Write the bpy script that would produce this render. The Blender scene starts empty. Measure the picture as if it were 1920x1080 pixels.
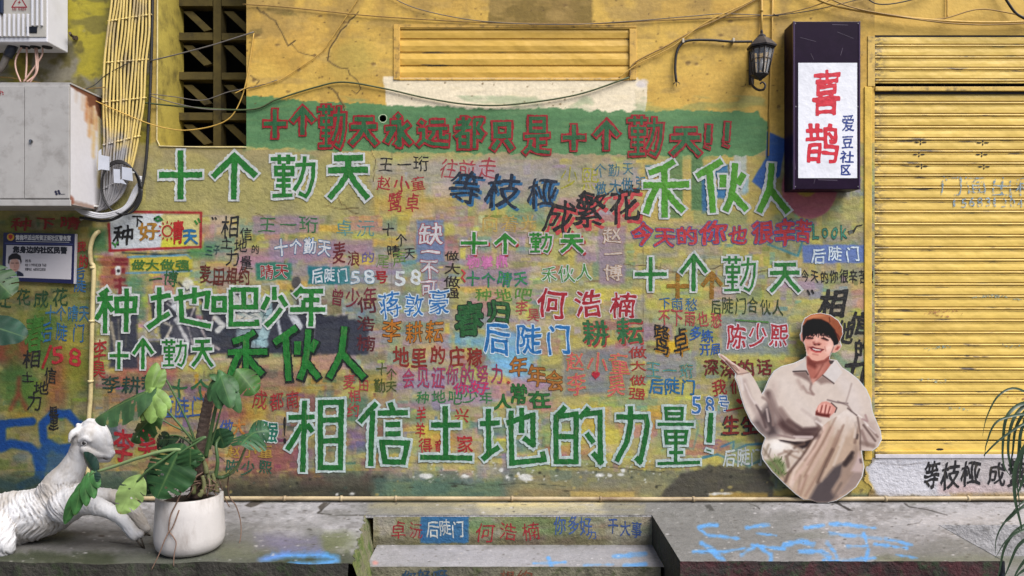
import bpy, bmesh, math, random
import numpy as np
from mathutils import Vector, Matrix
R = math.radians
random.seed(7)
rng = np.random.default_rng(11)
scene = bpy.context.scene
COL = scene.collection

# ------------------------------------------------------------------ camera
S = 0.0027          # metres per photograph pixel on the wall plane (y = 0)
D = 3.8             # camera to wall
EYE = 1.40          # camera height above the street
cam = bpy.data.cameras.new('camera')
cam.sensor_width = 36.0
cam.lens = 36.0 * D / (1920 * S)
cam.clip_end = 500
camo = bpy.data.objects.new('camera', cam)
COL.objects.link(camo)
camo.location = (0, -D, EYE)
camo.rotation_euler = (R(90), 0, 0)
scene.camera = camo

# ------------------------------------------------------------------ light
SUN_FROM = Vector((0.60, -0.55, 1.05)).normalized()
world = bpy.data.worlds.new('World')
scene.world = world
world.use_nodes = True
wn = world.node_tree
bg = wn.nodes['Background']
sky = wn.nodes.new('ShaderNodeTexSky')
sky.sky_type = 'NISHITA'
sky.sun_disc = False
sky.sun_elevation = math.asin(SUN_FROM.z)
sky.sun_rotation = math.atan2(SUN_FROM.x, SUN_FROM.y)
sky.dust_density = 3.0
sky.air_density = 0.7
sky.ozone_density = 0.6
wn.links.new(sky.outputs['Color'], bg.inputs['Color'])
bg.inputs['Strength'].default_value = 0.07
sl = bpy.data.lights.new('sun', 'SUN')
sl.energy = 3.0
sl.angle = R(44)
sl.color = (1.0, 0.985, 0.965)
so = bpy.data.objects.new('sun', sl)
COL.objects.link(so)
so.rotation_euler = (-SUN_FROM).to_track_quat('-Z', 'Y').to_euler()
so.location = (4, -5, 7)
scene.view_settings.view_transform = 'Standard'
scene.view_settings.look = 'None'
scene.view_settings.exposure = 1.0
scene.view_settings.gamma = 1.0
scene.view_settings.use_curve_mapping = False
scene.cycles.max_bounces = 6
scene.cycles.transparent_max_bounces = 16

# ------------------------------------------------------------------ helpers
ALB = 0.84
def lin(c):
    c = np.asarray(c, dtype=float)
    c = c / 255.0 if c.max() > 1.0 else c
    return np.where(c <= 0.04045, c / 12.92, ((c + 0.055) / 1.055) ** 2.4) * ALB

def W(px, py, d=0.0):
    "photograph pixel -> the point standing d metres in front of the wall"
    f = (D - d) / D * S
    return Vector(((px - 960) * f, -d, EYE + (540 - py) * f))

def tag(o, label=None, cat=None, group=None, kind=None):
    if label: o['label'] = label
    if cat: o['category'] = cat
    if group: o['group'] = group
    if kind: o['kind'] = kind
    return o

def empty(name, loc, label=None, cat=None, group=None):
    o = bpy.data.objects.new(name, None)
    o.empty_display_size = 0.1
    COL.objects.link(o)
    o.location = loc
    tag(o, label, cat, group)
    return o

def mesh_obj(name, verts, faces, mats, parent=None, mi=None, smooth=False):
    me = bpy.data.meshes.new(name)
    me.from_pydata([tuple(v) for v in verts], [], [tuple(f) for f in faces])
    for m in (mats if isinstance(mats, (list, tuple)) else [mats]):
        me.materials.append(m)
    if mi is not None:
        me.polygons.foreach_set('material_index', np.asarray(mi, dtype=np.int32))
    if smooth:
        me.polygons.foreach_set('use_smooth', np.ones(len(me.polygons), dtype=bool))
    me.update()
    o = bpy.data.objects.new(name, me)
    COL.objects.link(o)
    if parent is not None:
        o.parent = parent
        o.matrix_parent_inverse = Matrix.Translation(-parent.location)
    return o

class MB:
    "collects shapes that together make one mesh"
    def __init__(s): s.v = []; s.f = []; s.m = []
    def add(s, vs, fs, m=0):
        b = len(s.v)
        s.v += [tuple(v) for v in vs]
        s.f += [tuple(i + b for i in f) for f in fs]
        s.m += [m] * len(fs)
        return s
    def box(s, lo, hi, m=0, bev=0.0):
        bm = bmesh.new()
        bmesh.ops.create_cube(bm, size=1)
        for v in bm.verts:
            v.co = Vector([(lo[i] + hi[i]) / 2 + v.co[i] * (hi[i] - lo[i]) for i in range(3)])
        if bev > 0:
            bmesh.ops.bevel(bm, geom=bm.edges[:], offset=bev, segments=2, profile=0.5, affect='EDGES')
        bm.verts.index_update()
        s.add([v.co for v in bm.verts], [[v.index for v in f.verts] for f in bm.faces], m)
        bm.free()
        return s
    def tube(s, pts, r, seg=8, m=0, smooth_n=0, cap=True):
        pts = [Vector(p) for p in pts]
        if smooth_n: 
            rr = r if isinstance(r, (list, tuple)) else None
            pts, tt = crom(pts, smooth_n)
            if rr: r = [float(np.interp(t, range(len(rr)), rr)) for t in tt]
        n = len(pts)
        rs = r if isinstance(r, (list, tuple)) else [r] * n
        vs = []; fs = []
        prev = None
        for i, p in enumerate(pts):
            t = (pts[min(i + 1, n - 1)] - pts[max(i - 1, 0)])
            t = t.normalized() if t.length > 1e-9 else Vector((0, 0, 1))
            if prev is None:
                a = t.orthogonal().normalized()
            else:
                a = prev - t * prev.dot(t)
                a = a.normalized() if a.length > 1e-6 else t.orthogonal().normalized()
            prev = a
            b = t.cross(a)
            for k in range(seg):
                an = 2 * math.pi * k / seg
                vs.append(p + (a * math.cos(an) + b * math.sin(an)) * rs[i])
        for i in range(n - 1):
            for k in range(seg):
                k2 = (k + 1) % seg
                fs.append((i * seg + k, i * seg + k2, (i + 1) * seg + k2, (i + 1) * seg + k))
        if cap:
            fs.append(tuple(range(seg))[::-1]); fs.append(tuple((n - 1) * seg + k for k in range(seg)))
        return s.add(vs, fs, m)
    def lathe(s, prof, center, seg=32, m=0):
        vs = []; fs = []
        n = len(prof)
        for (r, z) in prof:
            for k in range(seg):
                an = 2 * math.pi * k / seg
                vs.append((center[0] + r * math.cos(an), center[1] + r * math.sin(an), center[2] + z))
        for i in range(n - 1):
            for k in range(seg):
                k2 = (k + 1) % seg
                fs.append((i * seg + k, i * seg + k2, (i + 1) * seg + k2, (i + 1) * seg + k))
        return s.add(vs, fs, m)
    def quad(s, a, b, c, d, m=0): return s.add([a, b, c, d], [(0, 1, 2, 3)], m)
    def prism(s, poly, y0, y1, m=0):
        "outline in (x, z), extruded from y0 to y1"
        n = len(poly)
        vs = [(p[0], y0, p[1]) for p in poly] + [(p[0], y1, p[1]) for p in poly]
        fs = [tuple(range(n)), tuple(range(2 * n - 1, n - 1, -1))]
        for i in range(n):
            j = (i + 1) % n
            fs.append((i, i + n, j + n, j))
        return s.add(vs, fs, m)
    def build(s, name, mats, parent=None, smooth=False):
        return mesh_obj(name, s.v, s.f, mats, parent, s.m, smooth)

def crom(pts, n):
    out = []; tt = []
    P = [pts[0] * 2 - pts[1]] + list(pts) + [pts[-1] * 2 - pts[-2]]
    for i in range(1, len(P) - 2):
        for k in range(n):
            t = k / n
            a, b, c, d = P[i - 1], P[i], P[i + 1], P[i + 2]
            out.append(0.5 * ((2 * b) + (c - a) * t + (2 * a - 5 * b + 4 * c - d) * t * t + (3 * b - a - 3 * c + d) * t ** 3))
            tt.append(i - 1 + t)
    out.append(pts[-1]); tt.append(len(pts) - 1)
    return out, tt

def fix_normals(o):
    bm = bmesh.new(); bm.from_mesh(o.data)
    bmesh.ops.recalc_face_normals(bm, faces=bm.faces[:])
    bm.to_mesh(o.data); bm.free()
    return o

# ------------------------------------------------------------------ materials
def new_mat(name):
    m = bpy.data.materials.new(name); m.use_nodes = True
    nt = m.node_tree; b = nt.nodes['Principled BSDF']
    return m, nt, b
def N(nt, kind, **kw):
    n = nt.nodes.new(kind)
    for k, v in kw.items():
        if hasattr(n, k): setattr(n, k, v)
        else: n.inputs[k].default_value = v
    return n
def mixrgb(nt, fac, a, b, mode='MIX'):
    n = nt.nodes.new('ShaderNodeMix'); n.data_type = 'RGBA'; n.blend_type = mode
    for sock, v in ((n.inputs[0], fac), (n.inputs[6], a), (n.inputs[7], b)):
        if isinstance(v, bpy.types.NodeSocket): nt.links.new(v, sock)
        elif isinstance(v, (int, float)): sock.default_value = v
        else: sock.default_value = (*[float(q) for q in v][:3], 1)
    return n.outputs[2]
def mth(nt, op, a, b=0.0, c=None, clamp=False):
    n = nt.nodes.new('ShaderNodeMath'); n.operation = op; n.use_clamp = clamp
    for i, v in enumerate((a, b, c)):
        if v is None: continue
        if isinstance(v, bpy.types.NodeSocket): nt.links.new(v, n.inputs[i])
        else: n.inputs[i].default_value = v
    return n.outputs[0]
def pos(nt, scale=(1, 1, 1), loc=(0, 0, 0)):
    g = nt.nodes.new('ShaderNodeNewGeometry')
    mp = nt.nodes.new('ShaderNodeMapping')
    mp.inputs['Scale'].default_value = scale
    mp.inputs['Location'].default_value = loc
    nt.links.new(g.outputs['Position'], mp.inputs['Vector'])
    return mp.outputs['Vector']
def noise(nt, scale, detail=4, rough=0.55, stretch=(1, 1, 1), loc=(0, 0, 0)):
    n = N(nt, 'ShaderNodeTexNoise', Scale=scale, Detail=detail, Roughness=rough)
    nt.links.new(pos(nt, stretch, loc), n.inputs['Vector'])
    return n.outputs['Fac']
def ramp(nt, fac, a, b):
    n = nt.nodes.new('ShaderNodeMapRange'); n.inputs[1].default_value = a; n.inputs[2].default_value = b
    nt.links.new(fac, n.inputs[0]); return n.outputs[0]
def bump(nt, b, height, strength=0.3, dist=0.01, prev=None):
    n = nt.nodes.new('ShaderNodeBump'); n.inputs['Strength'].default_value = strength
    n.inputs['Distance'].default_value = dist
    nt.links.new(height, n.inputs['Height'])
    if prev is not None: nt.links.new(prev, n.inputs['Normal'])
    if b is not None: nt.links.new(n.outputs['Normal'], b.inputs['Normal'])
    return n.outputs['Normal']

def plaster_bump(nt, b, k=1.0):
    "the same relief in world space for the wall and everything painted on it"
    n1 = noise(nt, 7, 3, 0.5)
    n2 = noise(nt, 42, 5, 0.6)
    n3 = noise(nt, 150, 3, 0.6)
    v = N(nt, 'ShaderNodeTexVoronoi', Scale=26.0); v.feature = 'F1'
    nt.links.new(pos(nt), v.inputs['Vector'])
    pit = ramp(nt, v.outputs['Distance'], 0.02, 0.2)
    # rougher on the lower wall than on the smooth upper part
    g = nt.nodes.new('ShaderNodeNewGeometry'); sp = nt.nodes.new('ShaderNodeSeparateXYZ')
    nt.links.new(g.outputs['Position'], sp.inputs[0])
    h = mth(nt, 'ADD', mth(nt, 'MULTIPLY', n1, 1.5), mth(nt, 'MULTIPLY', n2, 1.0))
    h = mth(nt, 'ADD', h, mth(nt, 'MULTIPLY', n3, 0.3))
    h = mth(nt, 'ADD', h, mth(nt, 'MULTIPLY', pit, 0.12))
    rough = mth(nt, 'ADD', mth(nt, 'MULTIPLY', ramp(nt, sp.outputs[2], 2.25, 1.9), 0.68), 0.32)
    bn = bump(nt, b, mth(nt, 'MULTIPLY', h, rough), 0.38 * k, 0.013)
    return bn

def mat_attr(name, rough=0.72, plaster=True, vary=0.16, k=1.0):
    m, nt, b = new_mat(name)
    a = nt.nodes.new('ShaderNodeVertexColor'); a.layer_name = 'Col'
    n = noise(nt, 55, 5, 0.6)
    c = mixrgb(nt, 1.0, a.outputs['Color'], mixrgb(nt, ramp(nt, n, 0.25, 0.75), (1 - vary,) * 3, (1 + vary,) * 3), 'MULTIPLY')
    if plaster:
        st1 = noise(nt, 20, 5, 0.65, (.6, 1, 2.2)); c = mixrgb(nt, 1.0, c, mixrgb(nt, ramp(nt, st1, .3, .7), (.88,) * 3, (1.12,) * 3), 'MULTIPLY')
        sp = noise(nt, 170, 2, 0.5)
        c = mixrgb(nt, mth(nt, 'MULTIPLY', ramp(nt, sp, 0.70, 0.78), 0.3), c, (0.05, 0.045, 0.03))
        plaster_bump(nt, b, k)
    nt.links.new(c, b.inputs['Base Color'])
    b.inputs['Roughness'].default_value = rough
    b.inputs['Specular IOR Level'].default_value = 0.3
    return m

PAINTS = {}
def paint(rgb, wear=0.29):
    "hand brushed wall paint, thin in places"
    key = (tuple(rgb), wear)
    if key in PAINTS: return PAINTS[key]
    m, nt, b = new_mat('brushed_paint')
    base = lin(rgb)
    n = noise(nt, 30, 5, 0.65, (1, 1, 0.55))
    c = mixrgb(nt, ramp(nt, n, 0.3, 0.72), base * 0.56, np.minimum(base * 1.0 + 0.003, 0.85))
    dr = noise(nt, 26, 4, 0.6, (5, 1, .6), (7, 0, 3))
    c = mixrgb(nt, mth(nt, 'MULTIPLY', ramp(nt, dr, 0.56, 0.72), 0.2), c, (0.30, 0.25, 0.14))
    nt.links.new(c, b.inputs['Base Color'])
    b.inputs['Roughness'].default_value = 0.6
    b.inputs['Specular IOR Level'].default_value = 0.3
    plaster_bump(nt, b)
    if wear > 0:
        w1 = noise(nt, 85, 5, 0.7)
        al = mth(nt, 'MULTIPLY', ramp(nt, w1, wear - 0.05, wear + 0.05), 1.0, clamp=True)
        nt.links.new(al, b.inputs['Alpha'])
    PAINTS[key] = m
    return m

def mat_plain(name, rgb, rough=0.5, metal=0.0, vary=0.15, vscale=20, bmp=0.15, bscale=60, dirt=None, dirt_amt=0.5, dirt_scale=8, spec=0.4, stretch=(1, 1, 1)):
    m, nt, b = new_mat(name)
    base = lin(rgb)
    n = noise(nt, vscale, 5, 0.6, stretch)
    c = mixrgb(nt, ramp(nt, n, 0.25, 0.75), base * (1 - vary), np.minimum(base * (1 + vary), 0.9))
    if dirt is not None:
        d = noise(nt, dirt_scale, 6, 0.65, stretch, (3.1, 1.7, 0.4))
        c = mixrgb(nt, mth(nt, 'MULTIPLY', ramp(nt, d, 0.5, 0.7), dirt_amt), c, lin(dirt))
    nt.links.new(c, b.inputs['Base Color'])
    b.inputs['Roughness'].default_value = rough
    b.inputs['Metallic'].default_value = metal
    b.inputs['Specular IOR Level'].default_value = spec
    if bmp > 0:
        bump(nt, b, noise(nt, bscale, 4, 0.6), bmp, 0.004)
    return m

# ------------------------------------------------------------------ a small painter: colours of surfaces, laid out in photograph pixels of the painted plane
def vnoise(h, w, cell, seed, octaves=4, aspect=1.0):
    r = np.random.default_rng(seed)
    out = np.zeros((h, w)); amp = 1.0; tot = 0
    for o in range(octaves):
        cy = max(cell / 2 ** o, 1.0); cx = max(cell * aspect / 2 ** o, 1.0)
        gh = int(h / cy) + 3; gw = int(w / cx) + 3
        g = r.random((gh, gw))
        y = np.arange(h) / cy; x = np.arange(w) / cx
        y0 = y.astype(int); x0 = x.astype(int)
        fy = (y - y0)[:, None]; fx = (x - x0)[None, :]
        fy = fy * fy * (3 - 2 * fy); fx = fx * fx * (3 - 2 * fx)
        a = g[y0][:, x0]; b = g[y0][:, x0 + 1]; c = g[y0 + 1][:, x0]; d = g[y0 + 1][:, x0 + 1]
        out += amp * ((a * (1 - fx) + b * fx) * (1 - fy) + (c * (1 - fx) + d * fx) * fy)
        tot += amp; amp *= 0.5
    return out / tot

class Canvas:
    def __init__(s, x0, y0, x1, y1, res, base=(255, 255, 255), seed=1):
        s.x0, s.y0, s.res = x0, y0, res
        s.w = int(round((x1 - x0) / res)) + 1; s.h = int(round((y1 - y0) / res)) + 1
        s.c = np.ones((s.h, s.w, 3)) * (np.array(base) / 255.0)
        s.X = x0 + np.arange(s.w) * res; s.Y = y0 + np.arange(s.h) * res
        s.n1 = vnoise(s.h, s.w, 10 / res, seed, 3) - 0.5
        s.n2 = vnoise(s.h, s.w, 40 / res, seed + 1, 4) - 0.5
        s.n3 = vnoise(s.h, s.w, 5 / res, seed + 2, 2, 7.0) - 0.5
    def win(s, x0, y0, x1, y1, pad=0):
        i0 = max(int((x0 - pad - s.x0) / s.res), 0); i1 = min(int((x1 + pad - s.x0) / s.res) + 2, s.w)
        j0 = max(int((y0 - pad - s.y0) / s.res), 0); j1 = min(int((y1 + pad - s.y0) / s.res) + 2, s.h)
        if i1 <= i0 or j1 <= j0: return None
        return slice(j0, j1), slice(i0, i1), s.X[None, i0:i1], s.Y[j0:j1, None]
    def blend(s, sy, sx, al, col):
        col = np.array(col) / 255.0
        al = np.clip(al, 0, 1)[..., None]
        s.c[sy, sx] = s.c[sy, sx] * (1 - al) + col * al
    def sd(s, sy, sx, sd, col, a, rough, soft, streak=0.0):
        sd = sd + s.n1[sy, sx] * 2 * rough + s.n2[sy, sx] * rough
        al = a * np.clip(0.5 - sd / (2 * max(soft, 1e-3)), 0, 1)
        if streak: al = al * np.clip(1 - streak + streak * 2 * (s.n3[sy, sx] + 0.5), 0, 1)
        s.blend(sy, sx, al, col)
    def rect(s, x0, y0, x1, y1, col, a=1.0, rough=3, soft=1.5, streak=0.0):
        w = s.win(x0, y0, x1, y1, rough * 3 + soft + 2)
        if w is None: return
        sy, sx, X, Y = w
        s.sd(sy, sx, np.maximum(np.maximum(x0 - X, X - x1), np.maximum(y0 - Y, Y - y1)), col, a, rough, soft, streak)
    def ell(s, cx, cy, rx, ry, col, a=1.0, rough=2, soft=2, streak=0.0):
        w = s.win(cx - rx, cy - ry, cx + rx, cy + ry, rough * 3 + soft + 2)
        if w is None: return
        sy, sx, X, Y = w
        s.sd(sy, sx, (np.sqrt(((X - cx) / rx) ** 2 + ((Y - cy) / ry) ** 2) - 1) * min(rx, ry), col, a, rough, soft, streak)
    @staticmethod
    def segd(X, Y, p, q):
        dx, dy = q[0] - p[0], q[1] - p[1]
        L = dx * dx + dy * dy + 1e-9
        t = np.clip(((X - p[0]) * dx + (Y - p[1]) * dy) / L, 0, 1)
        return np.hypot(X - p[0] - t * dx, Y - p[1] - t * dy)
    def line(s, pts, wd, col, a=1.0, rough=0.6, soft=1.0, streak=0.0):
        xs = [p[0] for p in pts]; ys = [p[1] for p in pts]
        w = s.win(min(xs), min(ys), max(xs), max(ys), wd + rough * 3 + soft + 2)
        if w is None: return
        sy, sx, X, Y = w
        d = None
        for p, q in zip(pts[:-1], pts[1:]):
            e = s.segd(X, Y, p, q); d = e if d is None else np.minimum(d, e)
        s.sd(sy, sx, d - wd / 2, col, a, rough, soft, streak)
    def poly_sd(s, X, Y, pts):
        X, Y = np.broadcast_arrays(X, Y)
        ins = np.zeros(X.shape, bool); d = np.full(X.shape, 1e9)
        n = len(pts)
        for i in range(n):
            p, q = pts[i], pts[(i + 1) % n]
            d = np.minimum(d, s.segd(X, Y, p, q))
            if p[1] != q[1]:
                c = ((p[1] > Y) != (q[1] > Y)) & (X < (q[0] - p[0]) * (Y - p[1]) / (q[1] - p[1]) + p[0])
                ins ^= c
        return np.where(ins, -d, d)
    def poly(s, pts, col, a=1.0, rough=0.0, soft=1.0, streak=0.0):
        xs = [p[0] for p in pts]; ys = [p[1] for p in pts]
        w = s.win(min(xs), min(ys), max(xs), max(ys), rough * 3 + soft + 2)
        if w is None: return
        sy, sx, X, Y = w
        s.sd(sy, sx, s.poly_sd(X, Y, pts), col, a, rough, soft, streak)
    def sample(s, px, py):
        "bilinear colour at arrays of pixel positions"
        x = np.clip((px - s.x0) / s.res, 0, s.w - 1.001); y = np.clip((py - s.y0) / s.res, 0, s.h - 1.001)
        i = x.astype(int); j = y.astype(int); fx = (x - i)[..., None]; fy = (y - j)[..., None]
        c = s.c
        return (c[j, i] * (1 - fx) + c[j, i + 1] * fx) * (1 - fy) + (c[j + 1, i] * (1 - fx) + c[j + 1, i + 1] * fx) * fy

def grid_obj(name, P, cols, mat, parent=None, keep=None):
    "P (h, w, 3) points, cols (h, w, 3) painted colours, keep (h-1, w-1) faces"
    h, w = P.shape[:2]
    idx = np.arange(h * w).reshape(h, w)
    q = np.stack([idx[1:, :-1], idx[1:, 1:], idx[:-1, 1:], idx[:-1, :-1]], -1)
    q = q[keep] if keep is not None else q.reshape(-1, 4)
    used = np.unique(q)
    remap = np.full(h * w, -1, dtype=np.int64); remap[used] = np.arange(len(used))
    q = remap[q]
    V = P.reshape(-1, 3)[used]; C = cols.reshape(-1, 3)[used]
    me = bpy.data.meshes.new(name)
    me.vertices.add(len(V)); me.vertices.foreach_set('co', V.astype(np.float32).ravel())
    me.loops.add(q.size); me.loops.foreach_set('vertex_index', q.astype(np.int32).ravel())
    me.polygons.add(len(q)); me.polygons.foreach_set('loop_start', np.arange(0, q.size, 4, dtype=np.int32))
    try: me.polygons.foreach_set('loop_total', np.full(len(q), 4, dtype=np.int32))
    except Exception: pass
    at = me.color_attributes.new('Col', 'FLOAT_COLOR', 'POINT')
    lc = np.ones((len(V), 4), dtype=np.float32); lc[:, :3] = lin(np.clip(C, 0, 1))
    at.data.foreach_set('color', lc.ravel())
    me.materials.append(mat)
    me.update(); me.validate()
    o = bpy.data.objects.new(name, me); COL.objects.link(o)
    if parent is not None:
        o.parent = parent; o.matrix_parent_inverse = Matrix.Translation(-parent.location)
    return o

# ------------------------------------------------------------------ hand lettering
GLY = {}; SDF = {}
GN = 46
def glyph_sdf(ch):
    "signed distance field (em) of a character of the built-in font; negative inside"
    if ch in SDF: return SDF[ch]
    cu = bpy.data.curves.new('glyph', 'FONT'); cu.body = ch; cu.resolution_u = 3
    o = bpy.data.objects.new('glyph', cu); COL.objects.link(o)
    dg = bpy.context.evaluated_depsgraph_get()
    ev = o.evaluated_get(dg); me = ev.to_mesh()
    bm = bmesh.new(); bm.from_mesh(me)
    ev.to_mesh_clear()
    bpy.data.objects.remove(o); bpy.data.curves.remove(cu)
    bmesh.ops.remove_doubles(bm, verts=bm.verts[:], dist=1e-5)
    eg = np.array([[(e.verts[0].co.x, e.verts[0].co.y), (e.verts[1].co.x, e.verts[1].co.y)] for e in bm.edges if len(e.link_faces) == 1])
    bm.free()
    if len(eg) == 0: SDF[ch] = None; return None
    if ord(ch) < 256:
        x0, x1 = eg[..., 0].min(), eg[..., 0].max()
        eg[..., 0] = (eg[..., 0] - x0) / max(x1 - x0, 0.25)
        eg[..., 1] = eg[..., 1] / 0.72 * 0.92 - 0.05
    eg[..., 1] += 0.1
    ax = np.linspace(-0.16, 1.16, int(GN * 1.32) + 1)
    X, Y = np.meshgrid(ax, ax)
    d = np.full(X.shape, 9.0); ins = np.zeros(X.shape, bool)
    for (p, q) in eg:
        d = np.minimum(d, Canvas.segd(X, Y, p, q))
        if p[1] != q[1]: ins ^= ((p[1] > Y) != (q[1] > Y)) & (X < (q[0] - p[0]) * (Y - p[1]) / (q[1] - p[1]) + p[0])
    SDF[ch] = (ax, np.where(ins, -d, d))
    return SDF[ch]
GNOISE = vnoise(int(GN * 1.32) + 41, int(GN * 1.32) + 41, 7, 404, 2) - .5
def glyph(ch, bold):
    key = (ch, round(bold, 3))
    if key in GLY: return GLY[key]
    g = glyph_sdf(ch)
    if g is None: GLY[key] = (np.zeros((0, 2)), []); return GLY[key]
    ax, sd = g; n = len(ax)
    o = (ord(ch) * 7) % 40
    f = sd - bold + GNOISE[o:o + n, (o * 3) % 40:(o * 3) % 40 + n] * .038
    ins = f < 0
    V = []; Fc = []; cid = {}
    def corner(j, i):
        k = (j, i)
        if k not in cid: cid[k] = len(V); V.append((ax[i], ax[j]))
        return cid[k]
    eid = {}
    def cross(a, b):
        k = (a, b) if a < b else (b, a)
        if k not in eid:
            fa, fb = f[a], f[b]; t = fa / (fa - fb)
            eid[k] = len(V); V.append((ax[a[1]] + (ax[b[1]] - ax[a[1]]) * t, ax[a[0]] + (ax[b[0]] - ax[a[0]]) * t))
        return eid[k]
    cnt = ins[:-1, :-1].astype(int) + ins[:-1, 1:] + ins[1:, :-1] + ins[1:, 1:]
    for j in range(n - 1):
        for i in range(n - 1):
            if cnt[j, i] == 4: Fc.append([corner(j, i), corner(j, i + 1), corner(j + 1, i + 1), corner(j + 1, i)])
            elif cnt[j, i] > 0:
                cs = [(j, i), (j, i + 1), (j + 1, i + 1), (j + 1, i)]; pl = []
                for k in range(4):
                    a, b = cs[k], cs[(k + 1) % 4]
                    if ins[a]: pl.append(corner(*a))
                    if ins[a] != ins[b]: pl.append(cross(a, b))
                if len(pl) > 2: Fc.append(pl)
    GLY[key] = (np.array(V).reshape(-1, 2), Fc)
    return GLY[key]

LAY = [0.0004]
def lay(step=0.000008):
    LAY[0] += step; return LAY[0]

class Letters:
    "one painted phrase: layers of flat paint on a plane d metres in front of the wall"
    def __init__(s, d=0.0, mapf=None): s.v = []; s.f = []; s.mi = []; s.mats = []; s.d = d; s.mapf = mapf
    def mat(s, m):
        if m not in s.mats: s.mats.append(m)
        return s.mats.index(m)
    def put(s, pxy, faces, m, off, oriented=False):
        b = len(s.v)
        for x, y in pxy:
            if s.mapf: s.v.append(s.mapf(x, y, off))
            else:
                p = W(x, y, s.d); s.v.append((p.x, p.y - off, p.z))
        i = s.mat(m)
        if oriented:
            s.f += [[b + k for k in f] for f in faces]; s.mi += [i] * len(faces); return
        for f in faces:
            a = [pxy[k] for k in f]
            ar = sum(a[k][0] * a[(k + 1) % len(a)][1] - a[(k + 1) % len(a)][0] * a[k][1] for k in range(len(a)))
            s.f.append([b + k for k in (f if ar < 0 else f[::-1])])
            s.mi.append(i)
    def char(s, ch, cx, cy, w, h, m, bold=0.02, off=0.001, rot=0.0, wob=0.02, shear=0.0, seed=0):
        v, f = glyph(ch, bold)
        if len(v) == 0: return
        ph = seed * 1.7
        x = v[:, 0] - 0.5; y = v[:, 1] - 0.5
        x2 = x + wob * np.sin(y * 5 + ph) + wob * 0.4 * np.sin(x * 7 + y * 8 + ph * 2.1)
        y2 = y + wob * np.sin(x * 4.5 + ph * 1.3) + wob * 0.4 * np.sin(x * 8 - y * 7 + ph)
        x2 = x2 + shear * y2
        c, q = math.cos(rot), math.sin(rot)
        X = cx + (x2 * c - y2 * q) * w
        Y = cy - (x2 * q + y2 * c) * h
        s.put(list(zip(X, Y)), f, m, off, True)
    def ribbon(s, pts, w, m, off, ext=0.0, seed=0, taper=None):
        P = []
        for i in range(len(pts) - 1):
            a = np.array(pts[i], float); b = np.array(pts[i + 1], float)
            n = max(int(np.hypot(*(b - a)) / 3.6), 1)
            for k in range(n): P.append(a + (b - a) * k / n)
        P.append(np.array(pts[-1], float))
        P = np.array(P)
        d0 = P[0] - P[1]; d0 /= np.hypot(*d0) + 1e-9; d1 = P[-1] - P[-2]; d1 /= np.hypot(*d1) + 1e-9
        e0, e1 = ext if isinstance(ext, tuple) else (ext, ext)
        P[0] = P[0] + d0 * e0; P[-1] = P[-1] + d1 * e1
        T = np.gradient(P, axis=0); T /= np.hypot(T[:, 0], T[:, 1])[:, None] + 1e-9
        Nn = np.stack([-T[:, 1], T[:, 0]], 1)
        r = np.random.default_rng(seed)
        sm = lambda: np.convolve(r.random(len(P) + 8) - .5, np.ones(9) / 9, 'valid')[:len(P)]
        jl = 1 + (r.random(len(P)) - 0.5) * 0.26 + sm() * .5; jr = 1 + (r.random(len(P)) - 0.5) * 0.26 + sm() * .5
        wd = np.full(len(P), w / 2.0)
        if taper: wd = wd * np.linspace(taper[0], taper[1], len(P))
        # widen at corners so that bends stay full
        for i in range(1, len(P) - 1):
            a = P[i] - P[i - 1]; b = P[i + 1] - P[i]
            cs = np.dot(a, b) / (np.hypot(*a) * np.hypot(*b) + 1e-9)
            if cs < 0.9: wd[i] *= min(1 / math.sqrt(max((1 + cs) / 2, 0.3)), 1.5)
        L = P + Nn * (wd * jl)[:, None]; Q = P - Nn * (wd * jr)[:, None]
        n = len(P)
        pxy = [tuple(p) for p in L] + [tuple(p) for p in Q]
        s.put(pxy, [(i, i + 1, n + i + 1, n + i) for i in range(n - 1)], m, off)
    def build(s, name, parent=None):
        return mesh_obj(name, s.v, s.f, s.mats, parent, s.mi)

def phrase(text, x0, y0, x1, y1, col, out=None, ow=0.045, bold=0.012, vert=False, slope=0.0, shadow=None, rot=0.0, wear=0.29, fit=1.0, d=0.0, parent=None, name='painted_writing', label=None, wob=0.028, shear=0.0, mapf=None, L=None, jit=1.0):
    L0 = L
    L = L or Letters(d, mapf)
    r = random.Random(hash((len(text), int(x0), int(y0))) & 0xffff)
    n = len(text)
    o1, o2, o3 = lay(), lay(), lay()
    for i, ch in enumerate(text):
        if ch == ' ': continue
        if vert:
            ch_h = (y1 - y0) / n; cx = (x0 + x1) / 2; cy = y0 + ch_h * (i + 0.5); w = x1 - x0; h = ch_h * 0.94
        else:
            cw = (x1 - x0) / n; cx = x0 + cw * (i + 0.5); cy = (y0 + y1) / 2 + slope * ((i + 0.5) / n - 0.5); w = cw * 0.97 * fit; h = y1 - y0
        if ord(ch) < 256: w *= 0.72
        if ch in '!.': w *= 0.4
        cx += r.uniform(-0.05, 0.05) * w * jit; cy += r.uniform(-0.07, 0.07) * h * jit
        k = r.uniform(0.86, 1.02); ra = rot + r.uniform(-0.08, 0.08) * jit; sd = r.random() * 20
        if shadow: L.char(ch, cx + shadow[0], cy + shadow[1], w * k, h * k, paint(shadow[2], wear), bold, o1, ra, wob, shear, sd)
        if out: L.char(ch, cx, cy, w * k, h * k, paint(out, wear), bold + ow, o2 + i * 3e-6, ra, wob, shear, sd)
        L.char(ch, cx, cy, w * k, h * k, paint(col, wear), bold, o3 + i * 3e-6, ra, wob, shear, sd)
    if L0 is not None: return None
    o = L.build(name, parent)
    if label: o['label'] = label
    return o

# ================================================================== THE PAINTED WALL
WX0, WX1, WY0, WY1 = -90, 1640, -100, 944
cv = Canvas(WX0, WY0, WX1, WY1, 2, (209, 171, 80), 5)
YEL = (209, 171, 80)
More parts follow.
